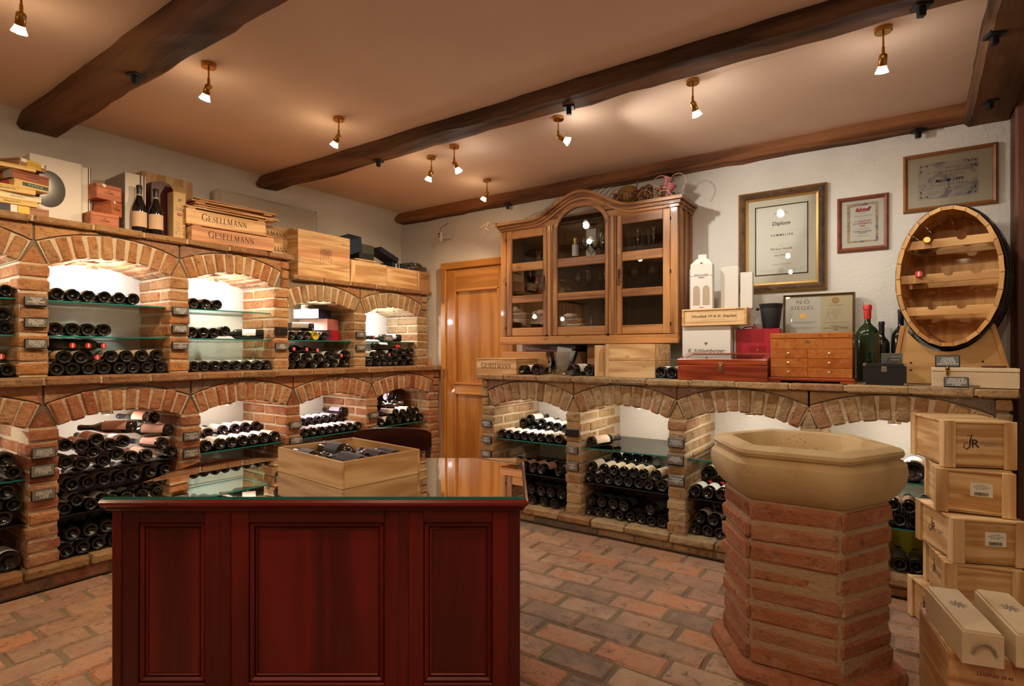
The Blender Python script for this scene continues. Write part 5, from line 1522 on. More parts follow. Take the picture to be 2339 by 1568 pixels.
# glasses and other things inside the cabinet
def glass_mesh(kind):
    if kind == 'wine':
        pr = [(0.032, 0.0), (0.030, 0.003), (0.004, 0.008), (0.0032, 0.04), (0.0035, 0.085), (0.012, 0.094), (0.030, 0.115), (0.037, 0.140), (0.034, 0.170), (0.029, 0.195)]
    elif kind == 'balloon':
        pr = [(0.038, 0.0), (0.036, 0.003), (0.004, 0.008), (0.0035, 0.06), (0.004, 0.085), (0.020, 0.095), (0.046, 0.120), (0.054, 0.150), (0.048, 0.180), (0.040, 0.198)]
    elif kind == 'flute':
        pr = [(0.030, 0.0), (0.028, 0.003), (0.004, 0.008), (0.0035, 0.06), (0.010, 0.075), (0.021, 0.11), (0.024, 0.16), (0.021, 0.215)]
    elif kind == 'coupe':
        pr = [(0.030, 0.0), (0.028, 0.003), (0.005, 0.008), (0.006, 0.025), (0.030, 0.035), (0.045, 0.055), (0.048, 0.085)]
    else:
        pr = [(0.0, 0.002), (0.026, 0.0), (0.027, 0.004), (0.029, 0.10), (0.030, 0.14)]
    return MB().lathe(pr, 20).mesh('drinking_glass', M_CLEAR, 60)
GM = {k: glass_mesh(k) for k in ('wine', 'balloon', 'flute', 'coupe', 'tumbler')}
gi = 0
def put(kind, x, y, z, where, flip=False):
    o = link('drinking_glass', GM[kind], None, (x, y, z + (0.1985 if flip else 0.0)), (math.pi if flip else 0, 0, 0))
    nm = {'wine': 'wine glass', 'balloon': 'large balloon glass', 'flute': 'tall flute glass', 'coupe': 'wide low glass', 'tumbler': 'straight tumbler'}[kind]
    tag(o, ('clear upturned ' if flip else 'clear ') + nm + ' ' + where, 'glass', 'glasses in the cabinet')
S0, S1_, S2_ = 1.3505, 1.7035, 1.9715
for x, y in ((-2.60, 3.97), (-2.52, 4.03), (-2.45, 3.98)): put('wine', x, y, S1_, 'on the middle shelf behind the door nearest the oak door')
for x, y in ((-2.20, 3.98), ): put('coupe', x, y, S1_, 'on the middle shelf behind the arched door')
for x, y in ((-2.11, 3.97), (-2.06, 4.06), (-2.015, 3.96), (-1.955, 4.05), (-1.87, 3.97)): put('wine', x, y, S1_, 'on the middle shelf behind the arched door')
for x, y in ((-1.63, 3.97), (-1.54, 4.07), (-1.49, 3.96), (-1.40, 4.06)): put('balloon', x, y, S1_, 'on the middle shelf behind the door nearest the diploma')
for x, y in ((-2.05, 3.97), (-1.97, 3.99)): put('wine', x, y, S2_, 'in front of the white box on the top shelf')
for x, y in ((-1.91, 3.98), (-1.88, 4.04), (-1.85, 3.96)): put('flute', x, y, S2_, 'on the top shelf behind the arched door')
for x, y in ((-1.62, 3.99), (-1.55, 4.04), (-1.49, 3.97), (-1.42, 4.03)): put('flute', x, y, S2_, 'on the top shelf behind the door nearest the diploma')
put('tumbler', -2.50, 4.00, S2_, 'on the top shelf behind the door nearest the oak door')
for x, y in ((-2.20, 3.99), (-2.13, 4.04), (-2.07, 3.98)): put('tumbler', x, y, S0, 'on the bottom shelf behind the arched door')
for x, y in ((-2.00, 3.98), (-1.885, 3.98)): put('balloon', x, y, S0, 'on the bottom shelf behind the arched door', True)
for x, y in ((-2.44, 3.97),): put('wine', x, y, S0, 'on the bottom shelf behind the door nearest the oak door')
grp = thing('glass_grapes', 'clear glass bunch of grapes on the bottom cabinet shelf', 'ornament', (-2.56, 3.98, S0), 0)
rg = random.Random(3)
for k in range(26):
    a = rg.uniform(0, 6.28); h = rg.uniform(0.015, 0.10); rr = 0.036 * (1 - abs(h - 0.05) / 0.09)
    s_ = MB().lathe([(0, -0.014), (0.0075, -0.012), (0.0125, -0.006), (0.014, 0), (0.0125, 0.006), (0.0075, 0.012), (0, 0.014)], 10).build('grape', M_CLEAR, grp, (rr * math.cos(a), rr * math.sin(a), h))
bottle((-2.14, 3.98, S2_), (0, 0, 1), 'small sparkling wine bottle with gold foil on the top cabinet shelf', None, (0, -1, 0.01), r=0.026, L=0.20, kind='burgundy', lmat=M_LAB_WHITE, cmat=M_CAP_GOLD, g=M_BOTTLE_GREEN)
o = MB().cbox(-2.07, -1.985, 4.03, 4.11, 0, 0.27, 0.002).build('white_carton', M_CARTON_WHITE, None, (0, 0, S2_)); tag(o, 'tall white carton behind glasses on the top cabinet shelf', 'carton')
o = MB().cbox(-1.88, -1.845, 4.06, 4.12, 0, 0.29, 0.002).build('white_carton', M_CARTON_WHITE, None, (0, 0, S2_)); tag(o, 'narrow white carton behind the flutes on the top cabinet shelf', 'carton')

# ------------------------------------------------------------------ crates stacked on the floor
CR_H = 0.188
def stamp_crate(P, rot, z, label, L1=0.34, L2=0.27, h=CR_H, sticker=False, emblem=True, emblem_left=False):
    """front corner P; left face runs back along +y, right face along +x"""
    c = thing('wooden_wine_crate', label, 'crate', (P[0], P[1], z), R(rot), 'wooden crates stacked beside the back rack')
    t = 0.012
    MB().box(t, L2 - t, t, L1 - t, 0.004, 0.012).build('base_board', M_PINE, c)
    MB().cbox(t, L2 - t, t, t * 2, 0.004, h - 0.010, 0.001).build('side_board', M_PINE, c)
    MB().cbox(t, L2 - t, L1 - 2 * t, L1 - t, 0.004, h - 0.010, 0.001).build('side_board', M_PINE, c)
    MB().cbox(t, 2 * t, 2 * t, L1 - 2 * t, 0.004, h - 0.010, 0.001).build('end_board', M_PINE_Y, c)
    MB().cbox(L2 - 2 * t, L2 - t, 2 * t, L1 - 2 * t, 0.004, h - 0.010, 0.001).build('end_board', M_PINE_Y, c)
    for (a, b) in ((0.0, 0.045), (L2 - 0.045, L2)):      # battens on the camera-side face
        MB().cbox(a, b, 0.0, t, 0.0, h, 0.0015).build('batten', M_PINE_Z, c)
    for (a, b) in ((0.0, 0.045), (L1 - 0.045, L1)):
        MB().cbox(0.0, t, a + (t if a == 0 else 0), b, 0.0, h, 0.0015).build('batten', M_PINE_Z, c)
    MB().cbox(0.002, L2 - 0.002, 0.002, L1 - 0.002, h - 0.010, h - 0.001, 0.0015).build('lid', M_PINE, c)
    if emblem:
        Mf = T(L2 * 0.42, t - 0.0006, h * 0.53)
        text('R', 0.052, M_INK, c, Mf @ T(0.008, 0, -0.004), name='emblem', bold=0.01)
        mb = MB(); pts = [(-0.006, 0.032), (-0.012, 0.034), (-0.016, 0.030)]
        sw = [(-0.022, 0.030), (-0.004, 0.036), (-0.010, 0.012), (-0.012, -0.016), (-0.022, -0.028), (-0.034, -0.020), (-0.032, -0.004), (-0.020, 0.002)]
        stroke(mb, sw, [0.003, 0.005, 0.006, 0.006, 0.005, 0.004, 0.003, 0.003], Mf @ RX90)
        mb.build('emblem_swash', M_INK, c)
        text('JOHANNESHOF\nREINISCH', 0.0095, M_INK_GREY, c, Mf @ T(0.062, 0, -0.004), name='lettering', bold=0.01)
    if emblem_left:
        Ml = T(t - 0.0006, L1 * 0.5, h * 0.53) @ RZ(R(-90))
        text('R', 0.052, M_INK, c, Ml @ T(-0.018, 0, -0.004), name='emblem', bold=0.01)
        mb = MB()
        sw = [(-0.022, 0.030), (-0.004, 0.036), (-0.010, 0.012), (-0.012, -0.016), (-0.022, -0.028), (-0.034, -0.020), (-0.032, -0.004), (-0.020, 0.002)]
        stroke(mb, sw, [0.003, 0.005, 0.006, 0.006, 0.005, 0.004, 0.003, 0.003], Ml @ T(-0.026, 0, 0) @ RX90)
        mb.build('emblem_swash', M_INK, c)
        text('JOHANNESHOF\nREINISCH', 0.0095, M_INK_GREY, c, Ml @ T(0.036, 0, -0.010), name='lettering', bold=0.01)
    if sticker:
        st = MB().box(L2 * 0.45, L2 * 0.45 + 0.075, t - 0.0012, t - 0.0002, h * 0.42, h * 0.42 + 0.058).build('sticker', M_PAPER, c)
        text('6 x 0,75L\n2015 St. Laurent\nPinot Noir', 0.0082, M_INK, c, T(L2 * 0.45 + 0.0375, t - 0.0018, h * 0.42 + 0.040), name='sticker_print', line=0.9)
        mb = MB(); rg2 = random.Random(5)
        xx = L2 * 0.45 + 0.014
        while xx < L2 * 0.45 + 0.060:
            w = rg2.choice((0.0008, 0.0014, 0.002)); mb.box(xx, xx + w, t - 0.0019, t - 0.0014, h * 0.42 + 0.004, h * 0.42 + 0.018); xx += w + 0.0012
        mb.build('barcode', M_INK, c)
    return c
stamp_crate((0.152, 3.02), 22, 0.0, 'pine wine crate on the floor at the bottom of the tall stack', emblem=False, emblem_left=True)
stamp_crate((0.151, 2.985), 11, 0.19, 'pine wine crate second from the floor in the tall stack', emblem=False, emblem_left=True)
stamp_crate((0.178, 2.985), 21, 0.38, 'pine wine crate in the middle of the tall stack, sticker and emblem on neighbouring sides', emblem=False, emblem_left=True, sticker=True)
stamp_crate((0.124, 3.075), 5, 0.57, 'pine wine crate second from the top of the tall stack, white barcode sticker', emblem=False, sticker=True)
stamp_crate((0.155, 3.10), 20, 0.76, 'pine wine crate on top of the tall stack with stamped emblem', h=0.205)

# low crate in front carrying two pale single-bottle boxes
lc = thing('wooden_wine_crate', 'reddish pine crate carrying two pale single-bottle boxes', 'crate', (0.128, 2.315, 0), R(12))
MB().cbox(0, 0.42, 0.0, 0.010, 0, 0.285, 0.002).build('side_board', M_PINE_PINK, lc)
MB().cbox(0, 0.42, 0.33, 0.34, 0, 0.285, 0.002).build('side_board', M_PINE_PINK, lc)
MB().cbox(0, 0.010, 0.010, 0.33, 0, 0.285, 0.002).build('end_board', M_PINE_Y, lc)
MB().cbox(0.41, 0.42, 0.010, 0.33, 0, 0.285, 0.002).build('end_board', M_PINE_Y, lc)
MB().cbox(0.002, 0.418, 0.002, 0.338, 0.284, 0.292, 0.001).build('lid', M_PINE, lc)
text('LEGEND 18.45', 0.015, M_INK, lc, T(0.12, -0.0008, 0.235), shear=0.1)
MB().box(0.10, 0.19, -0.0009, -0.0003, 0.08, 0.15).build('sticker', M_PAPER, lc)
def bottle_box(P, rot, label):
    b = thing('single_bottle_box', label, 'box', P, R(rot), 'pale single-bottle boxes')
    w, l, h = 0.106, 0.345, 0.108
    MB().cbox(0, w, 0, l, 0, h - 0.008, 0.0015).build('box_body', M_PALE, b)
    MB().cbox(0.006, w - 0.006, 0.002, l, h - 0.009, h, 0.001).build('sliding_lid', M_PALE, b)
    mb = MB(); mb.tube([(w * 0.22, -0.006, 0.040), (w * 0.27, -0.009, 0.058), (w * 0.38, -0.010, 0.071), (w * 0.5, -0.010, 0.075), (w * 0.62, -0.010, 0.071), (w * 0.73, -0.009, 0.058), (w * 0.78, -0.006, 0.040)], 0.0042, 8)
    mb.build('rope_handle', M_GREEN_GREY if False else plain('rope_grey', (0.30, 0.26, 0.19), 0.9), b)
    mb = MB(); rg2 = random.Random(2)
    for k in range(9):
        a = 2 * math.pi * k / 9
        pts = [(w / 2 + 0.004 * math.cos(a), l * 0.58 + 0.004 * math.sin(a)), (w / 2 + 0.017 * math.cos(a + 0.3), l * 0.58 + 0.019 * math.sin(a + 0.3)), (w / 2 + 0.026 * math.cos(a + 0.1), l * 0.58 + 0.032 * math.sin(a + 0.1))]
        stroke(mb, pts, [0.004, 0.008, 0.003], T(0, 0, h + 0.0004))
    mb.build('crest_print', M_INK_GREY, b)
    return b
bottle_box((0.158, 2.245, 0.293), 14, 'pale wooden single-bottle box with rope handle and lion crest, half over the crate edge')
bottle_box((0.292, 2.310, 0.293), 12, 'pale wooden single-bottle box lying beside the one over the crate edge')

# ------------------------------------------------------------------ oval barrel rack on its stand
BX, BZ, BY = 0.200, 1.664, 3.735
ra, rb = 0.229, 0.372
bar = thing('barrel_wine_rack', 'oval barrel front used as bottle rack with three notched shelves', 'wine rack', (BX, BY, BZ), R(-11))
ns = 26; dep = 0.37
def oval(t, s=1.0, th=0.0):
    return ((ra * s - th) * math.cos(t), (rb * s - th) * math.sin(t))
for k in range(ns):
    t0, t1 = 2 * math.pi * (k + 0.02) / ns, 2 * math.pi * (k + 0.98) / ns
    rows = [(0.0, 1.0), (0.12, 1.05), (0.25, 1.06), (dep, 1.0)]
    V, F = [], []
    for yy, s in rows:
        for t, th in ((t0, 0.0), (t1, 0.0), (t1, 0.020), (t0, 0.020)):
            a, b = oval(t, s, th); V.append((a, yy, b))
    for r_ in range(3):
        for q in range(4):
            F.append((r_ * 4 + q, r_ * 4 + (q + 1) % 4, (r_ + 1) * 4 + (q + 1) % 4, (r_ + 1) * 4 + q))
    mb = MB(); mb.add(V, [f for i, f in enumerate(F) if i % 4 == 0], 1); mb.add(V, [f for i, f in enumerate(F) if i % 4 != 0] + [(3, 2, 1, 0), (12, 13, 14, 15)], 0)
    mb.build('stave', [M_BARREL, M_BARREL_OUT], bar)
for yy, s in ((0.045, 1.020), (0.13, 1.052), (0.245, 1.062), (0.335, 1.020)):
    V, F = [], []; m = 48
    for k in range(m):
        t = 2 * math.pi * k / m
        for dy, e in ((-0.015, 0.0), (0.015, 0.0), (0.015, 0.003), (-0.015, 0.003)):
            a, b = oval(t, s, -e); V.append((a, yy + dy, b))
    for k in range(m):
        for q in range(4):
            F.append((4 * k + q, 4 * k + (q + 1) % 4, 4 * ((k + 1) % m) + (q + 1) % 4, 4 * ((k + 1) % m) + q))
    MB().add(V, F).build('hoop', M_IRON, bar)
# back planks
xs = [-0.21, -0.07, 0.07, 0.21]
for a, b in zip(xs, xs[1:]):
    pts = []
    m = 8
    def zo(x): return (rb - 0.018) * math.sqrt(max(0, 1 - (x / (ra - 0.012)) ** 2))
    up = [(a + (b - a) * k / m, zo(a + (b - a) * k / m)) for k in range(m + 1)]
    pts = up + [(x, -z) for x, z in reversed(up)]
    MB().prism([(x * 0.994, z) for x, z in pts], dep - 0.045, dep - 0.028).build('back_plank', M_BARREL, bar)
def notched(zs, notches, y0, y1, name='shelf_rail', hh=0.046, ext=0.0):
    hw = (ra - 0.016) * math.sqrt(max(0.05, 1 - (zs / (rb - 0.016)) ** 2)) + ext
    pts = [(-hw, zs - hh / 2), (hw, zs - hh / 2), (hw, zs + hh / 2)]
    for nx in sorted(notches, reverse=True):
        pts += [(nx + 0.021 * math.cos(t), zs + hh / 2 - 0.018 * math.sin(t)) for t in [math.pi * k / 8 for k in range(9)]]
    pts.append((-hw, zs + hh / 2))
    MB().prism(pts, y0, y1).build(name, M_BARREL_X, bar)
for zs, nf, nb in ((0.185, (-0.085, 0.055), (-0.085, 0.055)), (0.0, (-0.115, -0.0, 0.115), (-0.115, -0.0, 0.115)), (-0.178, (-0.07, 0.055), (-0.07, 0.055))):
    notched(zs, nf, 0.040, 0.060); notched(zs - 0.012, nb, 0.235, 0.255)
bottle((BX - 0.085, BY + 0.30, BZ + 0.185 + 0.012), (0, -1, 0.02), 'bottle with gold capsule in the top shelf of the barrel rack', None, (0, 0, 1), cmat=M_CAP_GOLD, lmat=None, kind='burgundy', r=0.034, L=0.29)
bottle((BX - 0.115, BY + 0.315, BZ + 0.0 + 0.014), (-0.02, -1, 0.02), 'bottle with red capsule in the middle shelf of the barrel rack', None, (0, 0, 1), cmat=M_CAP_RED, band=True, lmat=M_LAB_ROSE, kind='burgundy', r=0.034, L=0.32)
st = thing('barrel_stand', 'pine cradle with slanted sides carrying the oval barrel', 'stand', (0, 0, 0), 0)
def cradle(y0, y1, name):
    pts = [(-0.045, 1.092), (0.470, 1.092), (0.388, 1.405), (0.365, 1.405)]
    for k in range(0, 21):
        t = -0.82 - (math.pi - 1.64) * k / 20
        pts.append((BX + (ra + 0.004) * 1.06 * math.cos(t), BZ + (rb + 0.004) * 1.06 * math.sin(t)))
    pts += [(0.040, 1.405), (0.008, 1.405)]
    return MB().prism(pts, y0, y1).build(name, M_BARREL_X, st)
cradle(BY + 0.06, BY + 0.085, 'front_board'); cradle(BY + 0.29, BY + 0.315, 'back_board')
MB().hexa([(0.455, BY + 0.05, 1.092), (0.478, BY + 0.05, 1.092), (0.478, BY + 0.33, 1.092), (0.455, BY + 0.33, 1.092), (0.375, BY + 0.05, 1.41), (0.398, BY + 0.05, 1.41), (0.398, BY + 0.33, 1.41), (0.375, BY + 0.33, 1.41)], 0.003).build('side_board', M_BARREL, st)
MB().hexa([(-0.053, BY + 0.05, 1.092), (-0.03, BY + 0.05, 1.092), (-0.03, BY + 0.33, 1.092), (-0.053, BY + 0.33, 1.092), (-0.002, BY + 0.05, 1.41), (0.021, BY + 0.05, 1.41), (0.021, BY + 0.33, 1.41), (-0.002, BY + 0.33, 1.41)], 0.003).build('side_board', M_BARREL, st)
for xx, zz in ((0.045, 1.205), (0.045, 1.165), (0.350, 1.215), (0.350, 1.175)):
    MB().cyl((xx, BY + 0.061, zz), (xx, BY + 0.057, zz), 0.005, n=8).build('screw', M_IRON, st)

# ------------------------------------------------------------------ framed awards on the back wall
def frame_thing(name, label, x0, x1, z0, z1, y, w, depth, mat, mat_in=None, tilt=0.0, cat='picture frame'):
    f = thing(name, label, cat, ((x0 + x1) / 2, y, z0), 0)
    f.rotation_euler = (tilt, 0, 0)
    hw, h = (x1 - x0) / 2, z1 - z0
    def bar(p, q):                           # mitred profile bar, p outer pair, q inner pair
        V = []
        for (ox, oz), (ix, iz) in zip(p, q):
            for t, d in ((0.0, 0.0), (0.0, -depth * 0.55), (0.18, -depth * 0.72), (0.45, -depth), (0.72, -depth * 0.8), (0.80, -depth * 0.55), (1.0, -depth * 0.45), (1.0, 0.0)):
                V.append((ox + (ix - ox) * t, d, oz + (iz - oz) * t))
        m = 8
        F = [(k, (k + 1) % m, m + (k + 1) % m, m + k) for k in range(m)]
        mb = MB()
        for k, fc in enumerate(F):
            mb.add(V, [fc], 1 if (mat_in and k in (0, 1, 4, 5, 6)) else 0)
        return mb.build('frame_bar', [mat, mat_in] if mat_in else mat, f)
    O = [(-hw, 0), (hw, 0), (hw, h), (-hw, h)]
    I = [(-hw + w, w), (hw - w, w), (hw - w, h - w), (-hw + w, h - w)]
    for k in range(4):
        bar((O[k], O[(k + 1) % 4]), (I[k], I[(k + 1) % 4]))
    MB().box(-hw + w * 0.9, hw - w * 0.9, -depth * 0.30, -0.001, w * 0.9, h - w * 0.9).build('backing', M_PAPER_MAT, f)
    return f, hw, h, -depth * 0.30

def pane_for(f, hw, h, w, d):
    MB().box(-hw + w * 0.95, hw - w * 0.95, d - 0.0035, d - 0.0020, w * 0.95, h - w * 0.95).build('glass_pane', glass_mat('glass_picture', (0.97, 0.97, 0.96), ior=1.45), f)

M_ANTIQUE = brick_mat('frame_antique', [(0.05, 0.045, 0.045), (0.16, 0.09, 0.05), (0.07, 0.06, 0.06), (0.22, 0.12, 0.06)], dark=(0.03, 0.028, 0.03), rough=0.4, scale=1.2, dusty=(0.34, 0.20, 0.09), dust=0.5)
M_GILT = plain('frame_gilt', (0.36, 0.20, 0.05), 0.35, metal=0.5)
# large diploma
f, hw, h, d = frame_thing('framed_diploma', 'large diploma in a wide antique bronze and gold frame', -0.943, -0.396, 1.674, 2.370, 4.188, 0.062, 0.034, M_ANTIQUE, M_GILT)
cx, cz_ = 0.0, h / 2
pw, ph_ = 0.165, 0.238
inner = MB().box(-pw, pw, d - 0.001, d, cz_ - ph_ + 0.004, cz_ + ph_ + 0.004).build('certificate', M_PAPER, f)
for a, b, c, e in ((-pw, -pw + 0.007, -ph_, ph_), (pw - 0.007, pw, -ph_, ph_), (-pw, pw, ph_ - 0.007, ph_), (-pw, pw, -ph_, -ph_ + 0.007)):
    MB().box(a, b, d - 0.0016, d - 0.0005, cz_ + 0.004 + c, cz_ + 0.004 + e).build('border_line', M_INK, f)
yy = d - 0.0014
MB().box(-0.006, 0.006, yy, yy + 0.0003, cz_ + 0.195, cz_ + 0.207).build('emblem', M_INK_GREEN, f)
mb = MB(); stroke(mb, [(-0.030 + 0.060 * k / 10, 0.192 + 0.020 * math.sin(math.pi * k / 10)) for k in range(11)], 0.0008, T(0, yy, cz_) @ RX90); mb.build('emblem_arc', M_INK_GREEN, f)
text('WEIN ÖSTERREICH', 0.0105, M_INK, f, T(0, yy, cz_ + 0.184))
text('Diplom', 0.036, M_INK, f, T(0.0, yy, cz_ + 0.115), shear=0.15, bold=0.012, xs=1.05)
text('SOMMELIER', 0.020, M_INK, f, T(0.005, yy, cz_ + 0.036), space=1.45, bold=0.012)
text('verliehen an', 0.007, M_INK_GREY, f, T(0, yy, cz_ - 0.035))
text('Markus Hawlik', 0.023, M_INK, f, T(0, yy, cz_ - 0.058), shear=0.25)
text('hat die Prüfung zum Sommelier', 0.0075, M_INK_GREY, f, T(0, yy, cz_ - 0.080))
text('mit Erfolg', 0.022, M_INK, f, T(0, yy, cz_ - 0.102), shear=0.25)
text('bestanden', 0.007, M_INK_GREY, f, T(0, yy, cz_ - 0.122))
text('St. Pölten, am 17. Oktober 1997', 0.0085, M_INK, f, T(0, yy, cz_ - 0.162))
mb = MB()
stroke(mb, [(0.017 * math.cos(t), -0.207 + 0.017 * math.sin(t)) for t in [2 * math.pi * k / 20 for k in range(21)]], 0.0012, T(0, yy, cz_) @ RX90)
stroke(mb, [(0.009 * math.cos(t), -0.207 + 0.009 * math.sin(t)) for t in [2 * math.pi * k / 16 for k in range(17)]], 0.0025, T(0, yy, cz_) @ RX90)
mb.build('seal', M_INK_GREY, f)
for x0s, seed, n in ((-0.125, 1, 26), (0.075, 2, 18)):
    rg = random.Random(seed); mb = MB()
    stroke(mb, [(x0s + 0.0032 * k, -0.205 + rg.uniform(-0.008, 0.010)) for k in range(n)], 0.0008, T(0, yy, cz_) @ RX90)
    mb.build('signature', M_INK_GREY, f)
pane_for(f, hw, h, 0.062, d - 0.001)

# wine award
M_CERT, nt, b_s, _o = new_mat('paper_parchment_print')
tc = N(nt, 'ShaderNodeTexCoord'); n0 = N(nt, 'ShaderNodeTexNoise', i_Scale=22.0, i_Detail=4.0, i_Distortion=0.5); nt.links.new(tc.outputs['Object'], n0.inputs['Vector'])
rp = ramp(nt, [(0.30, (0.20, 0.15, 0.25)), (0.45, (0.45, 0.33, 0.36)), (0.55, (0.62, 0.50, 0.26)), (0.68, (0.36, 0.26, 0.14))]); nt.links.new(n0.outputs['Fac'], rp.inputs['Fac']); nt.links.new(rp.outputs['Color'], b_s.inputs['Base Color']); b_s.inputs['Roughness'].default_value = 0.75
f, hw, h, d = frame_thing('framed_wine_award', 'upright wine award in a plain red brown wooden frame', -0.338, -0.061, 1.902, 2.250, 4.188, 0.026, 0.022, wood_mat('wood_frame_red', (0.26, 0.085, 0.045), (0.20, 0.06, 0.032), 'X', 1.0, 0.35))
cz_ = h / 2; yy = d - 0.0022
MB().box(-hw + 0.02, hw - 0.02, d - 0.0006, d, 0.02, h - 0.02).build('mount', M_PAPER, f)
MB().box(-0.084, 0.084, d - 0.0012, d - 0.0003, 0.055, h - 0.045).build('printed_border', M_CERT, f)
MB().hexa([(-0.068, d - 0.0018, 0.068), (0.070, d - 0.0018, 0.064), (0.070, d - 0.0011, 0.064), (-0.068, d - 0.0011, 0.068), (-0.066, d - 0.0018, h - 0.066), (0.068, d - 0.0018, h - 0.060), (0.068, d - 0.0011, h - 0.060), (-0.066, d - 0.0011, h - 0.066)], 0.0004).build('certificate', M_PAPER, f)
text('falstaff', 0.036, M_INK_RED, f, T(0.0, yy, cz_ + 0.087), shear=0.25, bold=0.03, space=0.9)
text('Das Magazin', 0.0075, M_INK, f, T(0, yy, cz_ + 0.066))
text('Schachl-Lielacher', 0.0165, M_INK_GREY, f, T(0.003, yy, cz_ + 0.048), shear=0.2, xs=0.85)
text('Weingut Bad Vöslau', 0.007, M_INK_GREY, f, T(0.003, yy, cz_ + 0.034))
text('11. FALSTAFF', 0.016, M_INK_RED, f, T(0, yy, cz_ + 0.014), bold=0.025)
text('ROTWEINPRÄMIERUNG', 0.013, M_INK_RED, f, T(0, yy, cz_ - 0.001), bold=0.025, xs=0.72)
text('2002', 0.014, M_INK_RED, f, T(0, yy, cz_ - 0.016), bold=0.025)
text('Cabernet und Merlot trocken\nAustria Qualitätswein 2000', 0.0065, M_INK_GREY, f, T(0, yy, cz_ - 0.034))
text('Falstaff-Rotweinguide\n2002/2003', 0.011, M_INK, f, T(0, yy, cz_ - 0.055), bold=0.02)
text('Wir gratulieren herzlich\nfür hervorragende Weinqualität', 0.006, M_INK_GREY, f, T(0, yy, cz_ - 0.078))
pane_for(f, hw, h, 0.026, d - 0.0015)

# competition certificate in landscape format
M_MARBLE, nt, b_s, _o = new_mat('paper_marbled_print')
tc = N(nt, 'ShaderNodeTexCoord'); n0 = N(nt, 'ShaderNodeTexNoise', i_Scale=14.0, i_Detail=5.0, i_Distortion=0.8); nt.links.new(tc.outputs['Object'], n0.inputs['Vector'])
rp = ramp(nt, [(0.36, (0.30, 0.29, 0.33)), (0.5, (0.58, 0.52, 0.48)), (0.62, (0.64, 0.58, 0.50))]); nt.links.new(n0.outputs['Fac'], rp.inputs['Fac']); nt.links.new(rp.outputs['Color'], b_s.inputs['Base Color']); b_s.inputs['Roughness'].default_value = 0.75
f, hw, h, d = frame_thing('framed_certificate', 'landscape wine competition certificate in an orange brown wooden frame', 0.011, 0.452, 2.108, 2.454, 4.188, 0.024, 0.024, wood_mat('wood_frame_orange', (0.36, 0.15, 0.045), (0.26, 0.10, 0.03), 'X', 1.0, 0.4))
cz_ = h / 2; yy = d - 0.0012
MB().box(-0.145, 0.135, d - 0.0008, d, cz_ - 0.105, cz_ + 0.108).build('certificate', M_MARBLE, f)
text('Finger Lake', 0.020, M_INK_GREY, f, T(0.01, yy, cz_ + 0.072), shear=0.3)
text('Int. Wine Competition 2002', 0.018, M_INK_GREY, f, T(0.0, yy, cz_ + 0.051), shear=0.3)
text('GOLD-WINNER', 0.020, M_INK_GOLD, f, T(0.0, yy, cz_ + 0.026), space=1.1)
text('Merlot 1999', 0.026, M_INK, f, T(0.0, yy, cz_ - 0.004), shear=0.3, bold=0.02)
text('Winery Schachl - Austria', 0.017, M_INK_GREY, f, T(0.0, yy, cz_ - 0.027), shear=0.3)
text('This is to certify that\nthis wine was awarded\nby the jury of the\ncompetition', 0.0065, M_INK_GREY, f, T(-0.075, yy, cz_ - 0.072))
text('Master of Ceremony\nJudge', 0.0075, M_INK_GREY, f, T(0.055, yy, cz_ - 0.055))
mb = MB()
My = T(0, yy - 0.0002, cz_) @ RX90
mb.add([(-0.012, 0.004, 0), (0.012, 0.004, 0), (0.007, -0.012, 0), (-0.007, -0.012, 0)], [(0, 1, 2, 3)], 0, My)
stroke(mb, [(0, -0.010), (0, -0.050)], 0.003, My); stroke(mb, [(-0.012, -0.052), (0.012, -0.052)], 0.003, My)
mb.build('goblet_print', M_INK_BLUE, f)
mb = MB()
for dx in (-0.035, -0.015, 0.012, 0.036):
    stroke(mb, [(dx * 0.4, 0.012), (dx * 0.9, 0.028), (dx * 0.8, 0.042), (dx * 1.25, 0.054)], 0.0012, My)
mb.build('flourish_print', M_INK_GREY, f)
for sx in (-1, 1):
    for sz in (-1, 1):
        mb = MB(); ox, oz = -0.005 + sx * 0.127, 0.0015 + sz * 0.092
        for (ax, az) in ((0, 0), (-sx * 0.030, 0), (0, -sz * 0.030)):
            mb.add([(ox + ax - 0.005, oz + az, 0), (ox + ax, oz + az - 0.006, 0), (ox + ax + 0.005, oz + az, 0), (ox + ax, oz + az + 0.006, 0)], [(0, 1, 2, 3)], 0, My)
        stroke(mb, [(ox - sx * 0.008, oz + sz * 0.006), (ox - sx * 0.020, oz - sz * 0.003), (ox - sx * 0.040, oz + sz * 0.008)], 0.0022, My)
        stroke(mb, [(ox + sx * 0.006, oz - sz * 0.008), (ox - sx * 0.003, oz - sz * 0.020), (ox + sx * 0.008, oz - sz * 0.040)], 0.0022, My)
        mb.build('corner_ornament', M_INK_BLUE, f)
pane_for(f, hw, h, 0.024, d - 0.001)

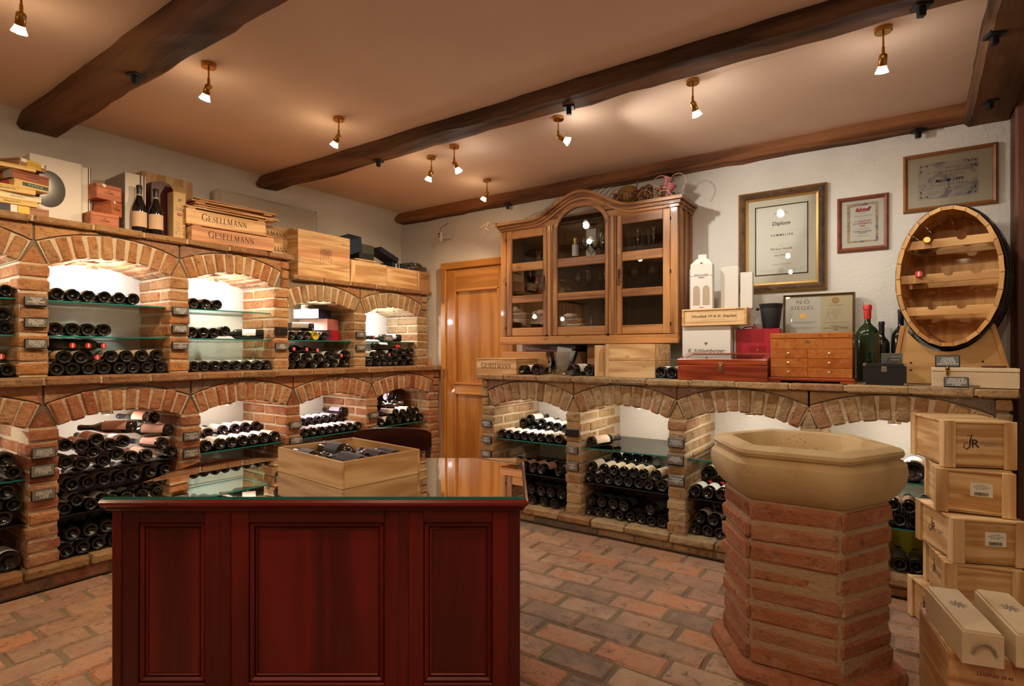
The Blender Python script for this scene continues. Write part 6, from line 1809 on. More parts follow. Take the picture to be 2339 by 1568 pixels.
# double certificate leaning behind the burl chest
f, hw, h, d = frame_thing('framed_seals', 'double certificate with NÖ SIEGEL heading leaning behind the burl chest', -0.645, -0.236, 1.335, 1.640, 4.105, 0.014, 0.030, wood_mat('wood_frame_walnut', (0.13, 0.06, 0.03), (0.07, 0.03, 0.015), 'X', 1.0, 0.4), M_GILT, tilt=R(-4))
f.location.z = 1.335
MB().box(-hw, hw, -0.002, 0.024, 0, h).build('frame_back', M_CAB_IN, f)
MB().box(-hw + 0.013, 0.016, d - 0.0008, d, 0.013, h - 0.013).build('certificate', M_PAPER, f)
MB().box(0.018, hw - 0.013, d - 0.0010, d, 0.013, h - 0.013).build('certificate', M_PAPER_CREAM, f)
yy = d - 0.0014
text('NÖ', 0.036, M_INK_GREY, f, T(-0.088, yy, h - 0.052), space=1.35, xs=1.25)
text('SIEGEL', 0.036, M_INK_GREY, f, T(-0.090, yy, h - 0.090), space=1.15, xs=1.18)
mb = MB(); mb.cyl((-0.088, yy, h - 0.142), (-0.088, yy - 0.0008, h - 0.142), 0.018, n=24); mb.build('seal', M_CAP_GOLD, f)
text('Auszeichnung der Niederösterreichischen Landes-\nregierung für hervorragende Qualität', 0.0075, M_INK_GREY, f, T(-0.088, yy, h - 0.185))
text('Mag. Niederösterreichische Weinprämierung 2004\nPräsident der Landwirtschaftskammer', 0.0072, M_INK_GREY, f, T(-0.088, yy, h - 0.222))
mb = MB(); mb.cyl((0.098, yy, h - 0.048), (0.098, yy - 0.0008, h - 0.048), 0.021, n=24); mb.build('seal', M_INK_GOLD, f)
text('IWC', 0.011, M_PAPER_CREAM, f, T(0.098, yy - 0.0012, h - 0.048))
text('CATHAY PACIFIC', 0.011, M_INK_GREY, f, T(0.098, yy, h - 0.080))
text('This is to certify that\nSCHACHL\nWeinbau Lielacher\nhas been awarded a\n2002\nBronze\nfor', 0.0085, M_INK_GREY, f, T(0.098, yy, h - 0.135), line=1.25)
text('Weinbau Lielacher Pinot Noir Barrique', 0.0085, M_INK_GREY, f, T(0.104, yy, h - 0.190))
text('Hong Kong\nInternational Wine Challenge\n2003', 0.0115, M_INK, f, T(0.100, yy, h - 0.224), bold=0.01)
mb = MB(); My = T(0, yy, 0) @ RX90
stroke(mb, [(0.034, h - 0.175), (0.048, h - 0.165), (0.054, h - 0.14), (0.056, h - 0.10)], 0.0012, My); stroke(mb, [(0.078, h - 0.175), (0.064, h - 0.165), (0.058, h - 0.14), (0.056, h - 0.10)], 0.0012, My)
mb.build('bottle_drawing', M_INK_GREY, f)
pane_for(f, hw, h, 0.013, d - 0.0012)

# ------------------------------------------------------------------ things on the back ledge
LZ = 1.0905
def wbox(name, label, x0, x1, y0, y1, z0, z1, mat, cat='box', rotz=0.0, ch=0.002, group=None):
    """box whose front left bottom corner is the pivot"""
    o = MB().cbox(0, x1 - x0, 0, y1 - y0, 0, z1 - z0, ch).build(name, mat, None, (x0, y0, z0), (0, 0, rotz))
    return tag(o, label, cat, group)

def printed_crate(P, rotz, L, D, H, label, lid=True, lid_up=0.0, mat=None, print_it=True, size=None, group='printed wine crates', side_label=False, front_shift=0.0):
    c = thing('printed_wine_crate', label, 'crate', P, rotz, group)
    m = mat or M_PINE
    t = 0.008
    MB().box(t, L - t, t, D - t, 0.0, 0.008).build('base_board', m, c)
    MB().cbox(0, L, 0, t, 0, H, 0.001).build('front_board', m, c)
    MB().cbox(0, L, D - t, D, 0, H, 0.001).build('back_board', m, c)
    MB().cbox(0, t, t, D - t, 0, H, 0.001).build('end_board', M_PINE_Y, c)
    MB().cbox(L - t, L, t, D - t, 0, H, 0.001).build('end_board', M_PINE_Y, c)
    if lid:
        ld = MB().cbox(-0.004, L + 0.004, -0.004, D, H + lid_up, H + lid_up + 0.008, 0.001).build('lid', m, c)
        if lid_up > 0.004:
            for xx in (0.01, L - 0.06):
                MB().box(xx, xx + 0.05, 0.0, 0.03, H, H + lid_up).build('lid_batten', m, ld)
    if print_it:
        s = size or H * 0.36
        serif('GESELLMANN', s, M_INK, c, T(L * 0.5 + front_shift, -0.0007, H * 0.56))
        text('A-7301 DEUTSCHKREUTZ', s * 0.27, M_INK_GREY, c, T(L * 0.5 + front_shift, -0.0007, H * 0.24))
    if side_label:
        MB().box(L + 0.0003, L + 0.0009, D * 0.45, D * 0.85, H * 0.35, H * 0.75).build('sticker', M_PAPER, c)
    return c

printed_crate((-2.800, 3.545, LZ), 0.0, 0.385, 0.30, 0.112, 'small printed wine crate on the back ledge beside the oak door', size=0.040)
gb = 'bottles lying on the back ledge'
bottle((-2.375, 3.56, LZ + 0.036), (0.30, 0.95, 0), 'dark bottle with white label lying next to the small printed crate', gb, r=0.035, lmat=M_LAB_WHITE)
bottle((-2.243, 3.56, LZ + 0.042), (-0.35, 1, 0), 'brownish bottle lying between the small printed crate and the glass bucket', gb, r=0.041, g=M_BOTTLE_BROWN, lmat=None)
bottle((-1.948, 3.555, LZ + 0.043), (0.30, 0.95, 0), 'thick dark bottle with white label lying next to the glass bucket', gb, r=0.042, lmat=M_LAB_WHITE)
bottle((-1.812, 3.565, LZ + 0.041), (0.02, 1, 0), 'dark bottle lying next to the plain knotty crate', gb, r=0.040, lmat=None)
bottle((-1.290, 3.56, LZ + 0.039), (0.05, 1, 0), 'dark bottle lying between the knotty crate and the glass-lid box, shaded one', gb, r=0.038, lmat=M_LAB_WHITE)
bottle((-1.205, 3.525, LZ + 0.039), (0.0, 1, 0), 'dark bottle lying against the glass-lid box', gb, r=0.038, L=0.265, lmat=M_LAB_WHITE)
# cardboard carton behind
cc = thing('cardboard_carton', 'flat brown cardboard carton with dark folders behind the glass bucket', 'carton', (-2.765, 3.84, LZ), 0)
MB().cbox(0, 0.69, 0, 0.29, 0, 0.172, 0.003).build('carton_body', M_CARTON_BROWN, cc)
MB().cbox(0.22, 0.66, 0.02, 0.26, 0.173, 0.190, 0.002).build('folder', M_MAROON, cc)
MB().cbox(0.45, 0.68, 0.04, 0.28, 0.191, 0.222, 0.002).build('folder', M_BLACK_MATT, cc)
wbox('cardboard_carton', 'upright brown cardboard carton behind the thick bottle on the back ledge', -2.02, -1.70, 3.95, 4.15, LZ, LZ + 0.235, M_CARTON_BROWN, 'carton')
# glass ice bucket with cards
bk = thing('glass_bucket', 'clear glass ice bucket filled with grey cards', 'bucket', (-2.130, 3.745, LZ), 0)
MB().lathe([(0, 0.004), (0.070, 0.004), (0.085, 0.014), (0.118, 0.10), (0.148, 0.172), (0.145, 0.172), (0.114, 0.10), (0.080, 0.018), (0, 0.010)], 32, 0, Matrix.Diagonal((1, 0.62, 1, 1))).build('bucket_wall', M_CLEAR, bk)
text('LEO HILLINGER', 0.022, M_CAP_WHITE, bk, T(-0.065, -0.062, 0.09) @ Matrix.Rotation(R(-82), 4, 'Y') @ Matrix.Rotation(R(-6), 4, 'Z'), bold=0.02)
for k, (a, dx) in enumerate(((8, 0.0), (13, 0.012), (17, 0.02))):
    MB().box(-0.07 + dx, 0.055 + dx, -0.012 + 0.012 * k, -0.010 + 0.012 * k, 0.015, 0.205 - 0.008 * k, 0, T(0.01, 0, 0) @ Matrix.Rotation(R(a), 4, 'Y')).build('card', M_CARTON_GREY if k == 0 else M_LAB_GREY, bk)
# knotty crate with a leaning lid
kc = thing('knotty_crate', 'plain crate of knotty pine boards with its lid leaning at the end', 'crate', (-1.660, 3.55, LZ), 0)
MB().cbox(0, 0.338, 0, 0.30, 0, 0.112, 0.002).build('lower_board', M_PINE, kc)
MB().cbox(0, 0.338, 0.001, 0.30, 0.1135, 0.225, 0.002).build('upper_board', M_PINE, kc)
MB().cbox(-0.014, 0.012, -0.004, 0.30, -0.0, 0.226, 0.002).build('end_board', M_PINE_Z, kc)
MB().cbox(-0.095, -0.018, 0.02, 0.030, 0.0, 0.218, 0.002, 0, T(0, 0.02, 0) @ RZ(R(28))).build('leaning_lid', M_PINE_Z, kc)
MB().box(-0.060, -0.040, 0.005, 0.0065, 0.05, 0.19, 0, T(0, 0.02, 0) @ RZ(R(28))).build('lid_print', M_INK_GOLD, kc)
for k, (a, y0_) in enumerate(((-1.42, 3.50), (-1.33, 3.49))):
    o = MB().cbox(0, 0.11, 0, 0.07, 0, 0.002, 0.0005).build('slate_card', M_SLATE, None, (a, y0_, LZ), (0, 0, R(-12 + 9 * k))); tag(o, 'slate card lying flat on the ledge in front of the knotty crate', 'card', 'flat slate cards')

# glass-lid rosewood box
hb = thing('glass_lid_box', 'glossy rosewood display box with glass lid and brass clasp', 'box', (-1.155, 3.495, LZ), 0)
W_, D_, H_ = 0.523, 0.235, 0.126
MB().cbox(0, W_, 0, D_, 0, 0.092, 0.003).build('box_body', M_ROSE, hb)
MB().cbox(0, W_, 0, 0.012, 0.094, H_, 0.002).build('lid_front', M_ROSE, hb)
Ml = T(0, 0.0, H_ - 0.004) @ Matrix.Rotation(R(10), 4, 'X')
for a, b, c, e in ((0, W_, 0, 0.035), (0, W_, D_ - 0.035, D_), (0, 0.04, 0.035, D_ - 0.035), (W_ - 0.04, W_, 0.035, D_ - 0.035)):
    MB().cbox(a, b, c, e, -0.006, 0.006, 0.002, 0, Ml).build('lid_frame', M_ROSE, hb)
MB().box(0.04, W_ - 0.04, 0.035, D_ - 0.035, -0.001, 0.002, 0, Ml).build('glass_lid', M_PANE, hb)
for sx in (0, W_ - 0.012):
    MB().hexa([(sx, 0.01, 0.09), (sx + 0.012, 0.01, 0.09), (sx + 0.012, D_, 0.09), (sx, D_, 0.09), (sx, 0.01, H_ - 0.006), (sx + 0.012, 0.01, H_ - 0.006), (sx + 0.012, D_, H_ + 0.034), (sx, D_, H_ + 0.034)], 0.001).build('lid_side', M_ROSE, hb)
MB().cbox(0, W_, D_ - 0.012, D_, 0.09, H_ + 0.034, 0.001).build('lid_back', M_ROSE, hb)
cl = MB(); cl.cbox(W_ / 2 - 0.018, W_ / 2 + 0.018, -0.005, 0.0, 0.096, 0.110, 0.002); cl.cbox(W_ / 2 - 0.008, W_ / 2 + 0.008, -0.006, 0.0, 0.074, 0.097, 0.002)
cl.cyl((W_ / 2, 0.0, 0.066), (W_ / 2, -0.006, 0.066), 0.012, n=16)
co = cl.build('brass_clasp', M_BRASS_PALE, hb)
MB().cyl((W_ / 2, -0.004, 0.066), (W_ / 2, -0.0075, 0.066), 0.004, n=10).build('clasp_eye', M_IRON, co)
# white carton with crest
wc = thing('white_carton', 'flat white carton with small crest and handwritten signature print', 'carton', (-1.222, 3.80, LZ), 0)
MB().cbox(0, 0.314, 0, 0.09, 0, 0.345, 0.002).build('carton_body', M_CARTON_WHITE, wc)
text('R. Schlumberger', 0.036, M_INK, wc, T(0.155, -0.0008, 0.180), shear=0.35)
mb = MB()
for k in range(7):
    a = math.pi * (0.15 + 0.7 * k / 6); stroke(mb, [(0.157 + 0.003 * math.cos(a), 0.222 + 0.003 * math.sin(a)), (0.157 + 0.015 * math.cos(a), 0.224 + 0.015 * math.sin(a))], [0.002, 0.003], T(0, -0.0008, 0) @ RX90)
stroke(mb, [(0.157, 0.214), (0.157, 0.232)], 0.006, T(0, -0.0008, 0) @ RX90)
mb.build('crest_print', M_INK_GREY, wc)
wbox('grey_carton', 'narrow grey carton between the white carton and the red case', -0.902, -0.888, 3.86, 3.98, LZ, LZ + 0.335, M_CARTON_GREY, 'carton')
# red case with handle
rc = thing('red_case', 'bright red presentation case with a carrying handle', 'case', (-0.888, 3.865, LZ), 0)
MB().cbox(0, 0.262, 0, 0.09, 0, 0.322, 0.003).build('case_body', M_RED, rc)
MB().tube([(0.03, 0.045, 0.320), (0.042, 0.045, 0.334), (0.08, 0.045, 0.338), (0.118, 0.045, 0.334), (0.13, 0.045, 0.320)], 0.004, 8).build('handle', M_RED, rc)
MB().box(0.080, 0.180, -0.0006, 0.0, 0.16, 0.21).build('label', plain('carton_red_dark', (0.30, 0.006, 0.015), 0.4), rc)
mb = MB(); mb.add([(0.124, 0.186, 0), (0.130, 0.180, 0), (0.136, 0.186, 0), (0.130, 0.192, 0)], [(0, 1, 2, 3)], 0, T(0, -0.0012, 0) @ RX90); mb.build('label_mark', M_CAP_GOLD, rc)
# engraved box on the white carton
vb = thing('engraved_box', 'shallow pine box with script engraving lying on the white carton', 'box', (-1.218, 3.775, LZ + 0.346), 0)
MB().cbox(0, 0.415, 0.008, 0.11, 0, 0.112, 0.002).build('box_body', M_PINE, vb)
for a, b, c, e in ((0, 0.415, 0, 0.010), (0, 0.415, 0.102, 0.112), (0, 0.016, 0.010, 0.102), (0.399, 0.415, 0.010, 0.102)):
    MB().cbox(a, b, 0, 0.012, c, e, 0.002).build('rim', M_PINE, vb)
text('Vinothek W & St. Stephan', 0.027, M_INK, vb, T(0.205, 0.0074, 0.062), shear=0.4, bold=0.01)
text('RIESLING LIMITED WIT COLLECTION', 0.0075, M_INK_GREY, vb, T(0.205, 0.0074, 0.038), space=1.2)
for a, b, c, e in ((0.062, 0.350, 0.024, 0.0248), (0.062, 0.350, 0.088, 0.0888), (0.062, 0.0628, 0.024, 0.088), (0.3492, 0.350, 0.024, 0.088)):
    MB().box(a, b, 0.0072, 0.0078, c, e).build('engraved_line', M_INK_GREY, vb)
# white two-bottle carrier
ZB = LZ + 0.459
ex = thing('bottle_carrier', 'white cardboard two-bottle carrier with arched windows lettered EXCLUSIV', 'carrier', (-1.168, 3.80, ZB), R(6))
w, dd, hh = 0.142, 0.075, 0.300
MB().cbox(0, w, 0.002, dd, 0, hh, 0.002).build('carrier_body', M_CARTON_WHITE, ex)
for x0_ in (0.018, 0.080):
    pts = [(x0_, 0.028), (x0_ + 0.042, 0.028), (x0_ + 0.042, 0.13)] + [(x0_ + 0.021 + 0.021 * math.cos(t), 0.13 + 0.028 * math.sin(t)) for t in [math.pi * k / 10 for k in range(1, 10)]] + [(x0_, 0.13)]
    MB().prism(pts, -0.0004, 0.003).build('window', plain('carton_tan_board', (0.46, 0.36, 0.24), 0.8), ex)  # arched panel of tan board, darker than the carrier
MB().hexa([(0.0, 0.002, hh), (w, 0.002, hh), (w, dd, hh), (0, dd, hh), (0.035, dd / 2 - 0.006, hh + 0.040), (w - 0.035, dd / 2 - 0.006, hh + 0.040), (w - 0.035, dd / 2 + 0.006, hh + 0.040), (0.035, dd / 2 + 0.006, hh + 0.040)], 0.001).build('handle_flap', M_CARTON_WHITE, ex)
MB().cbox(0.045, 0.100, dd / 2 - 0.004, dd / 2 + 0.004, hh + 0.036, hh + 0.070, 0.002).build('handle', M_CARTON_WHITE, ex)
text('EXCLUSIV', 0.021, M_INK, ex, T(0.071, -0.0008, 0.226), shear=0.1)
for a, b in ((0.0, 0.014), (0.128, 0.142)):
    MB().box(a, b, -0.0003, 0.001, 0.222, 0.2235).build('rule', M_INK, ex)
MB().box(0.052, 0.090, -0.0003, 0.001, 0.210, 0.213).build('red_rule', M_INK_RED, ex)
MB().box(0.055, 0.087, -0.0003, 0.001, 0.010, 0.0125).build('red_rule', M_INK_RED, ex)
mb = MB(); mb.add([(0.060, hh + 0.012, 0), (0.071, hh - 0.002, 0), (0.082, hh + 0.012, 0)], [(0, 1, 2)], 0, T(0, 0.0035, 0) @ RX90); mb.build('red_mark', M_INK_RED, ex)
wbox('grey_carton', 'plain grey carton standing just behind the white bottle carrier', -1.205, -1.13, 3.90, 3.99, ZB, ZB + 0.285, M_CARTON_GREY, 'carton')
wc2 = wbox('white_carton', 'tall open white carton beside the bottle carrier', -0.995, -0.885, 3.90, 3.975, ZB, ZB + 0.285, M_CARTON_WHITE, 'carton', 0.12)
wbox('grey_carton', 'grey white carton leaning under the diploma frame', -0.875, -0.800, 3.92, 3.99, ZB, ZB + 0.240, M_CARTON_WHITE, 'carton', 0.10)
# black bucket on the red case
bb = thing('black_bucket', 'matt black ice bucket with round side knob standing on the red case', 'bucket', (-0.685, 3.91, LZ + 0.3225), 0)
MB().lathe([(0, 0.0), (0.046, 0.0), (0.049, 0.004), (0.064, 0.125), (0.064, 0.130), (0.066, 0.132), (0.068, 0.150), (0.073, 0.156), (0.070, 0.158), (0.064, 0.150), (0.045, 0.01), (0, 0.008)], 32).build('bucket_wall', M_BLACK_MATT, bb)
mb = MB(); mb.lathe([(0, -0.011), (0.008, -0.008), (0.011, 0), (0.008, 0.008), (0, 0.011)], 14, 0, T(-0.082, 0, 0.128)); mb.cyl((-0.06, 0, 0.128), (-0.08, 0, 0.128), 0.004, n=8)
mb.build('side_knob', M_BLACK, bb)
o = MB().hexa([(-0.82, 3.98, LZ + 0.33), (-0.69, 3.98, LZ + 0.33), (-0.69, 4.03, LZ + 0.33), (-0.82, 4.03, LZ + 0.33), (-0.79, 3.98, LZ + 0.40), (-0.765, 3.98, LZ + 0.42), (-0.765, 4.03, LZ + 0.42), (-0.79, 4.03, LZ + 0.40)], 0.002).build('folded_carton', M_CARTON_GREY); tag(o, 'folded grey carton flap behind the red case', 'carton')
o.location = (0, 0, -0.01)
MB().box(-0.80, -0.70, 3.985, 4.025, LZ, LZ + 0.335).build('carton_body', M_CARTON_GREY, o)

# burl jewellery chest
bc = thing('burl_chest', 'glossy burl wood chest with six small drawers and brass knobs', 'chest', (-0.620, 3.52, LZ), 0)
W_, D_, H_ = 0.406, 0.25, 0.280
MB().cbox(-0.014, W_ + 0.012, -0.012, D_ + 0.01, 0.012, 0.028, 0.005).build('base_moulding', M_ROSE, bc)
for a, b in ((-0.014, 0.055), (W_ - 0.057, W_ + 0.012)):
    MB().cbox(a, b, -0.010, 0.03, 0.0, 0.014, 0.003).build('foot', M_ROSE, bc)
MB().cbox(0, W_, 0.004, D_, 0.028, H_ - 0.032, 0.002).build('chest_body', M_BURL, bc)
MB().cbox(-0.002, W_ + 0.002, 0.0, D_ + 0.002, H_ - 0.030, H_, 0.003).build('lid', M_BURL, bc)
MB().cbox(0.001, W_ - 0.001, 0.0, 0.006, 0.190, H_ - 0.033, 0.001).build('lock_front', M_BURL, bc)
for r_ in range(3):
    z0_ = 0.032 + 0.0525 * r_
    for a, b in ((0.001, W_ * 0.47), (W_ * 0.475, W_ - 0.001)):
        dr = MB().cbox(a, b, -0.001, 0.006, z0_, z0_ + 0.0505, 0.0015).build('drawer', M_BURL, bc)
        MB().lathe([(0, 0.0), (0.003, 0.0), (0.003, 0.006), (0.007, 0.010), (0.0072, 0.014), (0.004, 0.017), (0, 0.0175)], 14, 0, T((a + b) / 2, -0.001, z0_ + 0.027) @ Matrix.Rotation(R(90), 4, 'X')).build('knob', M_BRASS_PALE, dr)
es = MB().lathe([(0, 0.0), (0.010, 0.0), (0.010, 0.002), (0, 0.002)], 20, 0, T(W_ * 0.47, 0.0, 0.232) @ Matrix.Rotation(R(90), 4, 'X') @ Matrix.Diagonal((1.2, 0.9, 1, 1))).build('keyhole_plate', M_BRASS_PALE, bc)
MB().box(W_ * 0.47 - 0.0015, W_ * 0.47 + 0.0015, -0.0032, -0.0015, 0.226, 0.237).build('keyhole', M_IRON, es)
# magnum with red wax
bottle((-0.160, 3.865, LZ), (0, 0, 1), 'large green magnum bottle with red wax neck beside the burl chest', None, (0.3, -1, 0), kind='magnum', r=0.060, L=0.445, g=M_BOTTLE_GREEN, lmat=None, cmat=None)
rw = MB().lathe([(0.0170, 0.365), (0.0185, 0.372), (0.0195, 0.415), (0.0195, 0.418), (0.0225, 0.420), (0.0230, 0.440), (0.019, 0.447), (0, 0.448)], 18).build('wax_capsule', M_CAP_RED, bpy.data.objects[[o.name for o in bpy.data.objects if o.get('label', '').startswith('large green magnum')][0]])
for (x, y, L, r, lb) in ((0.000, 4.128, 0.43, 0.050, 'tall dark magnum bottle behind the barrel stand'), (-0.098, 4.135, 0.36, 0.042, 'dark bottle standing at the wall behind the barrel stand')):
    bottle((x, y, LZ), (0, 0, 1), lb, None, (0, -1, 0), kind='magnum', r=r, L=L, lmat=None, cmat=M_CAP_BLACK)
# black glossy case with metal corners
kc2 = thing('black_case', 'glossy black case with chrome corners and lock', 'case', (-0.166, 3.515, LZ), R(0))
W_, D_, H_ = 0.190, 0.150, 0.112
MB().cbox(0, W_, 0, D_, 0, H_ - 0.022, 0.002).build('case_body', M_BLACK, kc2)
MB().cbox(0, W_, 0, D_, H_ - 0.021, H_, 0.002).build('lid', M_BLACK, kc2)
for a in (0, W_):
    for c in (0, H_):
        for e in (0, D_):
            s = lambda v, m_: (v - 0.002, v + 0.014) if v == 0 else (v - 0.014, v + 0.002)
            x_, z_, y_ = s(a, 0), s(c, 0), s(e, 0)
            if c == 0: z_ = (0.0, 0.014)
            MB().cbox(x_[0], x_[1], y_[0], y_[1], z_[0], z_[1], 0.004).build('corner_cap', M_CHROME, kc2)
MB().cbox(W_ * 0.43, W_ * 0.43 + 0.024, -0.004, 0.001, 0.070, 0.098, 0.002).build('lock', M_CHROME, kc2)
o = MB().cbox(0, 0.095, 0, 0.004, 0, 0.055, 0.001).build('photo_card', M_GREEN_GREY, None, (-0.088, 3.60, LZ + H_ + 0.001), (R(-8), 0, 0)); tag(o, 'small photo card of a barrel standing on the black case', 'card')
pr = MB(); pr.add([(0.020, 0.006, 0), (0.040, 0.045, 0), (0.080, 0.045, 0), (0.088, 0.010, 0), (0.060, 0.003, 0)], [(0, 1, 2, 3, 4)], 0, T(0, -0.0006, 0) @ RX90); pr.build('barrel_picture', M_BLACK, o)
for zz in (0.018, 0.034): MB().box(0.042, 0.082, -0.0012, -0.0007, zz, zz + 0.003).build('picture_band', M_CARTON_GREY, o)
# long pale box
lb_ = thing('long_pale_box', 'long pale wooden bottle box with brass clasp below the barrel', 'box', (0.128, 3.515, LZ), 0)
MB().cbox(0, 0.33, 0, 0.11, 0, 0.076, 0.002).build('box_body', M_PALE, lb_)
MB().cbox(-0.001, 0.331, -0.001, 0.11, 0.078, 0.096, 0.002).build('lid', M_PALE, lb_)
mb = MB(); mb.cbox(0.055, 0.068, -0.005, 0.0, 0.058, 0.090, 0.002); mb.cyl((0.0615, -0.002, 0.096), (0.0615, -0.008, 0.088), 0.009, n=12); mb.build('clasp', M_BRASS, lb_)
MB().cbox(0.150, 0.185, -0.002, 0.0, 0.006, 0.011, 0.001).build('name_plate', M_BRASS, lb_)
o = thing('pen', 'brown ballpoint pen lying on the long pale box', 'pen', (0.315, 3.575, LZ + 0.102), 0)
MB().lathe([(0, 0), (0.003, 0.010), (0.0048, 0.02), (0.0050, 0.10), (0.0040, 0.105), (0, 0.106)], 12, 0, basis((1, 0.1, 0))).build('barrel', M_CAP_BROWN, o)
MB().lathe([(0, -0.004), (0.001, -0.004), (0.003, 0.010)], 10, 0, basis((1, 0.1, 0))).build('tip', M_BRASS, o)
price_tag((0.197, 3.655, LZ + 0.096 + 0.030), 0.0, 'VÖSLAUER\nSTADTSIEGEL\nCUVEE 2015 M\nLIELACHER-HURCH', 'dark slate card propped on the long pale box in front of the barrel stand', w=0.102, h=0.062, tilt=R(-4), group='loose slate cards')
price_tag((0.222, 3.490, LZ + 0.026), 0.0, 'PINOT NOIR\nHOLZSPUR 2015\nJOHANNESHOF\n€ 36,60', 'grey slate card leaning on the long pale box, priced 36,60 euros', w=0.096, h=0.052, tilt=R(-12), group='loose slate cards')

# ------------------------------------------------------------------ things on top of the left rack
TZ = 2.0095          # high ledge
T2 = 1.8635          # low ledge
LR = R(90)           # local x along the wall, local y into it

def lbox(name, label, x, y, z, L, D, H, mat, rot=0.0, cat='box', group=None, ch=0.002):
    """front corner at (x, y, z); L along the wall, D into it"""
    o = MB().cbox(0, L, 0, D, 0, H, ch).build(name, mat, None, (x, y, z), (0, 0, LR + rot))
    return tag(o, label, cat, group)

# cigar boxes, stacked crooked
def cigar(y, z, L, D, H, rot, mat, label, deco=None, x=-3.90):
    c = thing('cigar_box', label, 'cigar box', (x, y, z), LR + R(rot), 'stack of cigar boxes')
    MB().cbox(0, L, 0, D, 0, H * 0.72, 0.0015).build('box_body', mat, c)
    MB().cbox(-0.001, L + 0.001, -0.001, D, H * 0.735, H, 0.0015).build('lid', mat, c)
    if deco == 'gold':
        MB().box(L * 0.28, L * 0.80, -0.0022, -0.0012, 0.004, H * 0.95).build('band', M_CIGAR_LABEL, c); text('MONTE CARLO\n12 Puritos Selection', H * 0.24, M_INK, c, T(L * 0.54, -0.0026, H * 0.5))
        MB().box(L * 0.80, L * 0.92, -0.0020, -0.0012, H * 0.5, H * 0.98).build('seal', M_PAPER, c); MB().box(L * 0.06, L * 0.27, -0.0020, -0.0012, H * 0.55, H * 0.98).build('seal', M_PAPER, c)
    elif deco == 'red':
        MB().box(-0.002, -0.001, D * 0.2, D * 0.75, 0.004, H * 0.9).build('band', M_CAP_RED, c)
        MB().box(L * 0.04, L * 0.98, -0.0020, -0.0012, H * 0.12, H * 0.92).build('band', M_CIGAR, c)
        gb_ = MB().box(L * 0.22, L * 0.97, -0.0026, -0.0021, H * 0.28, H * 0.78).build('green_band', M_GREEN, c); text('PUNCH', H * 0.36, M_PAPER, c, T(L * 0.6, -0.0031, H * 0.53), space=1.6)
    elif deco == 'print':
        text('Selección No. 1', H * 0.34, M_INK, c, T(L * 0.55, -0.0022, H * 0.45))
        MB().box(-0.0022, -0.001, D * 0.1, D * 0.5, H * 0.05, H * 0.98).build('seal', M_LAB_GREY, c)
    elif deco == 'seals':
        for a, b, m_ in ((0.04, 0.12, M_PAPER), (0.28, 0.45, M_BLUE_DK), (0.46, 0.55, M_PAPER), (0.56, 0.72, M_CIGAR_LABEL)):
            MB().box(L * a, L * b, -0.0022, -0.0012, 0.002, H * 0.98).build('seal', m_, c)
    elif deco == 'dark':
        MB().box(-0.0022, -0.001, D * 0.02, D * 0.35, H * 0.05, H * 0.98).build('seal', M_LAB_GREY, c); text('LA CORONA', H * 0.22, M_INK, c, T(L * 0.55, -0.0022, H * 0.5))
    return c
zz = TZ
for (y, L, D, H, rot, mat, label, deco) in (
        (0.80, 0.302, 0.21, 0.043, -1, M_CIGAR_TAN, 'tan cigar box with blue and gold seals at the bottom of the stack', 'seals'),
        (0.82, 0.230, 0.20, 0.033, -4, M_CIGAR, 'yellow cigar box with small print, second from the bottom', 'print'),
        (0.85, 0.222, 0.19, 0.030, 2, M_PAPER_CREAM, 'pale cream cigar box with white seal in the stack', 'print'),
        (0.80, 0.240, 0.19, 0.036, -6, M_CIGAR, 'yellow cigar box below the one with the green band', 'print'),
        (0.955, 0.165, 0.22, 0.040, 14, M_CIGAR, 'red and gold cigar box with green lettered band', 'red'),
        (0.945, 0.180, 0.20, 0.050, 16, M_CEDAR_DARK, 'dark red cedar cigar box with grey seal', 'dark'),
        (0.83, 0.215, 0.18, 0.022, -3, M_CIGAR, 'thin yellow cigar box beneath the top one', None),
        (0.975, 0.145, 0.20, 0.044, 24, M_CIGAR_TAN, 'brown cigar box with golden band on top of the stack', 'gold')):
    cigar(y, zz, L, D, H, rot, mat, label, deco)
    zz += H + 0.001

# white carton with an oval window, striped cartons
wp = thing('oval_window_carton', 'white carton with a dark oval window behind the cigar boxes', 'carton', (-4.02, 1.05, TZ), LR + R(0))
MB().cbox(0, 0.245, 0, 0.26, 0, 0.375, 0.002).build('carton_body', M_CARTON_WHITE, wp)
pts = [(0.085 + 0.080 * math.cos(t), 0.190 + 0.105 * math.sin(t)) for t in [2 * math.pi * k / 32 for k in range(32)]]
MB().prism(pts, -0.0012, 0.002).build('oval_window', plain('window_film_dark', (0.05, 0.045, 0.04), 0.12), wp)
MB().box(0.242, 0.246, 0.0, 0.26, 0.002, 0.373).build('carton_side', M_CARTON_WHITE, wp)
sc = thing('striped_carton', 'tall white carton edge with maroon stripes beside the cedar boxes', 'carton', (-4.04, 1.300, TZ), LR)
MB().cbox(0, 0.052, 0, 0.24, 0, 0.365, 0.001).build('carton_body', M_CARTON_WHITE, sc)
for a in (0.032, 0.044): MB().box(a, a + 0.0055, -0.0006, 0.0, 0.0, 0.365).build('stripe', M_MAROON, sc)
sc = thing('striped_carton', 'large white gift carton with maroon stripes behind the standing bottles', 'carton', (-4.0, 1.515, TZ), LR)
MB().cbox(0, 0.118, 0, 0.31, 0, 0.385, 0.002).build('carton_body', M_CARTON_WHITE, sc)
for a in (0.082, 0.102): MB().box(a, a + 0.009, -0.0006, 0.0, 0.0, 0.385).build('stripe', M_MAROON, sc)
MB().box(-0.0008, 0.0, 0.002, 0.308, 0.0, 0.384).build('carton_side', M_CARTON_GREY, sc)
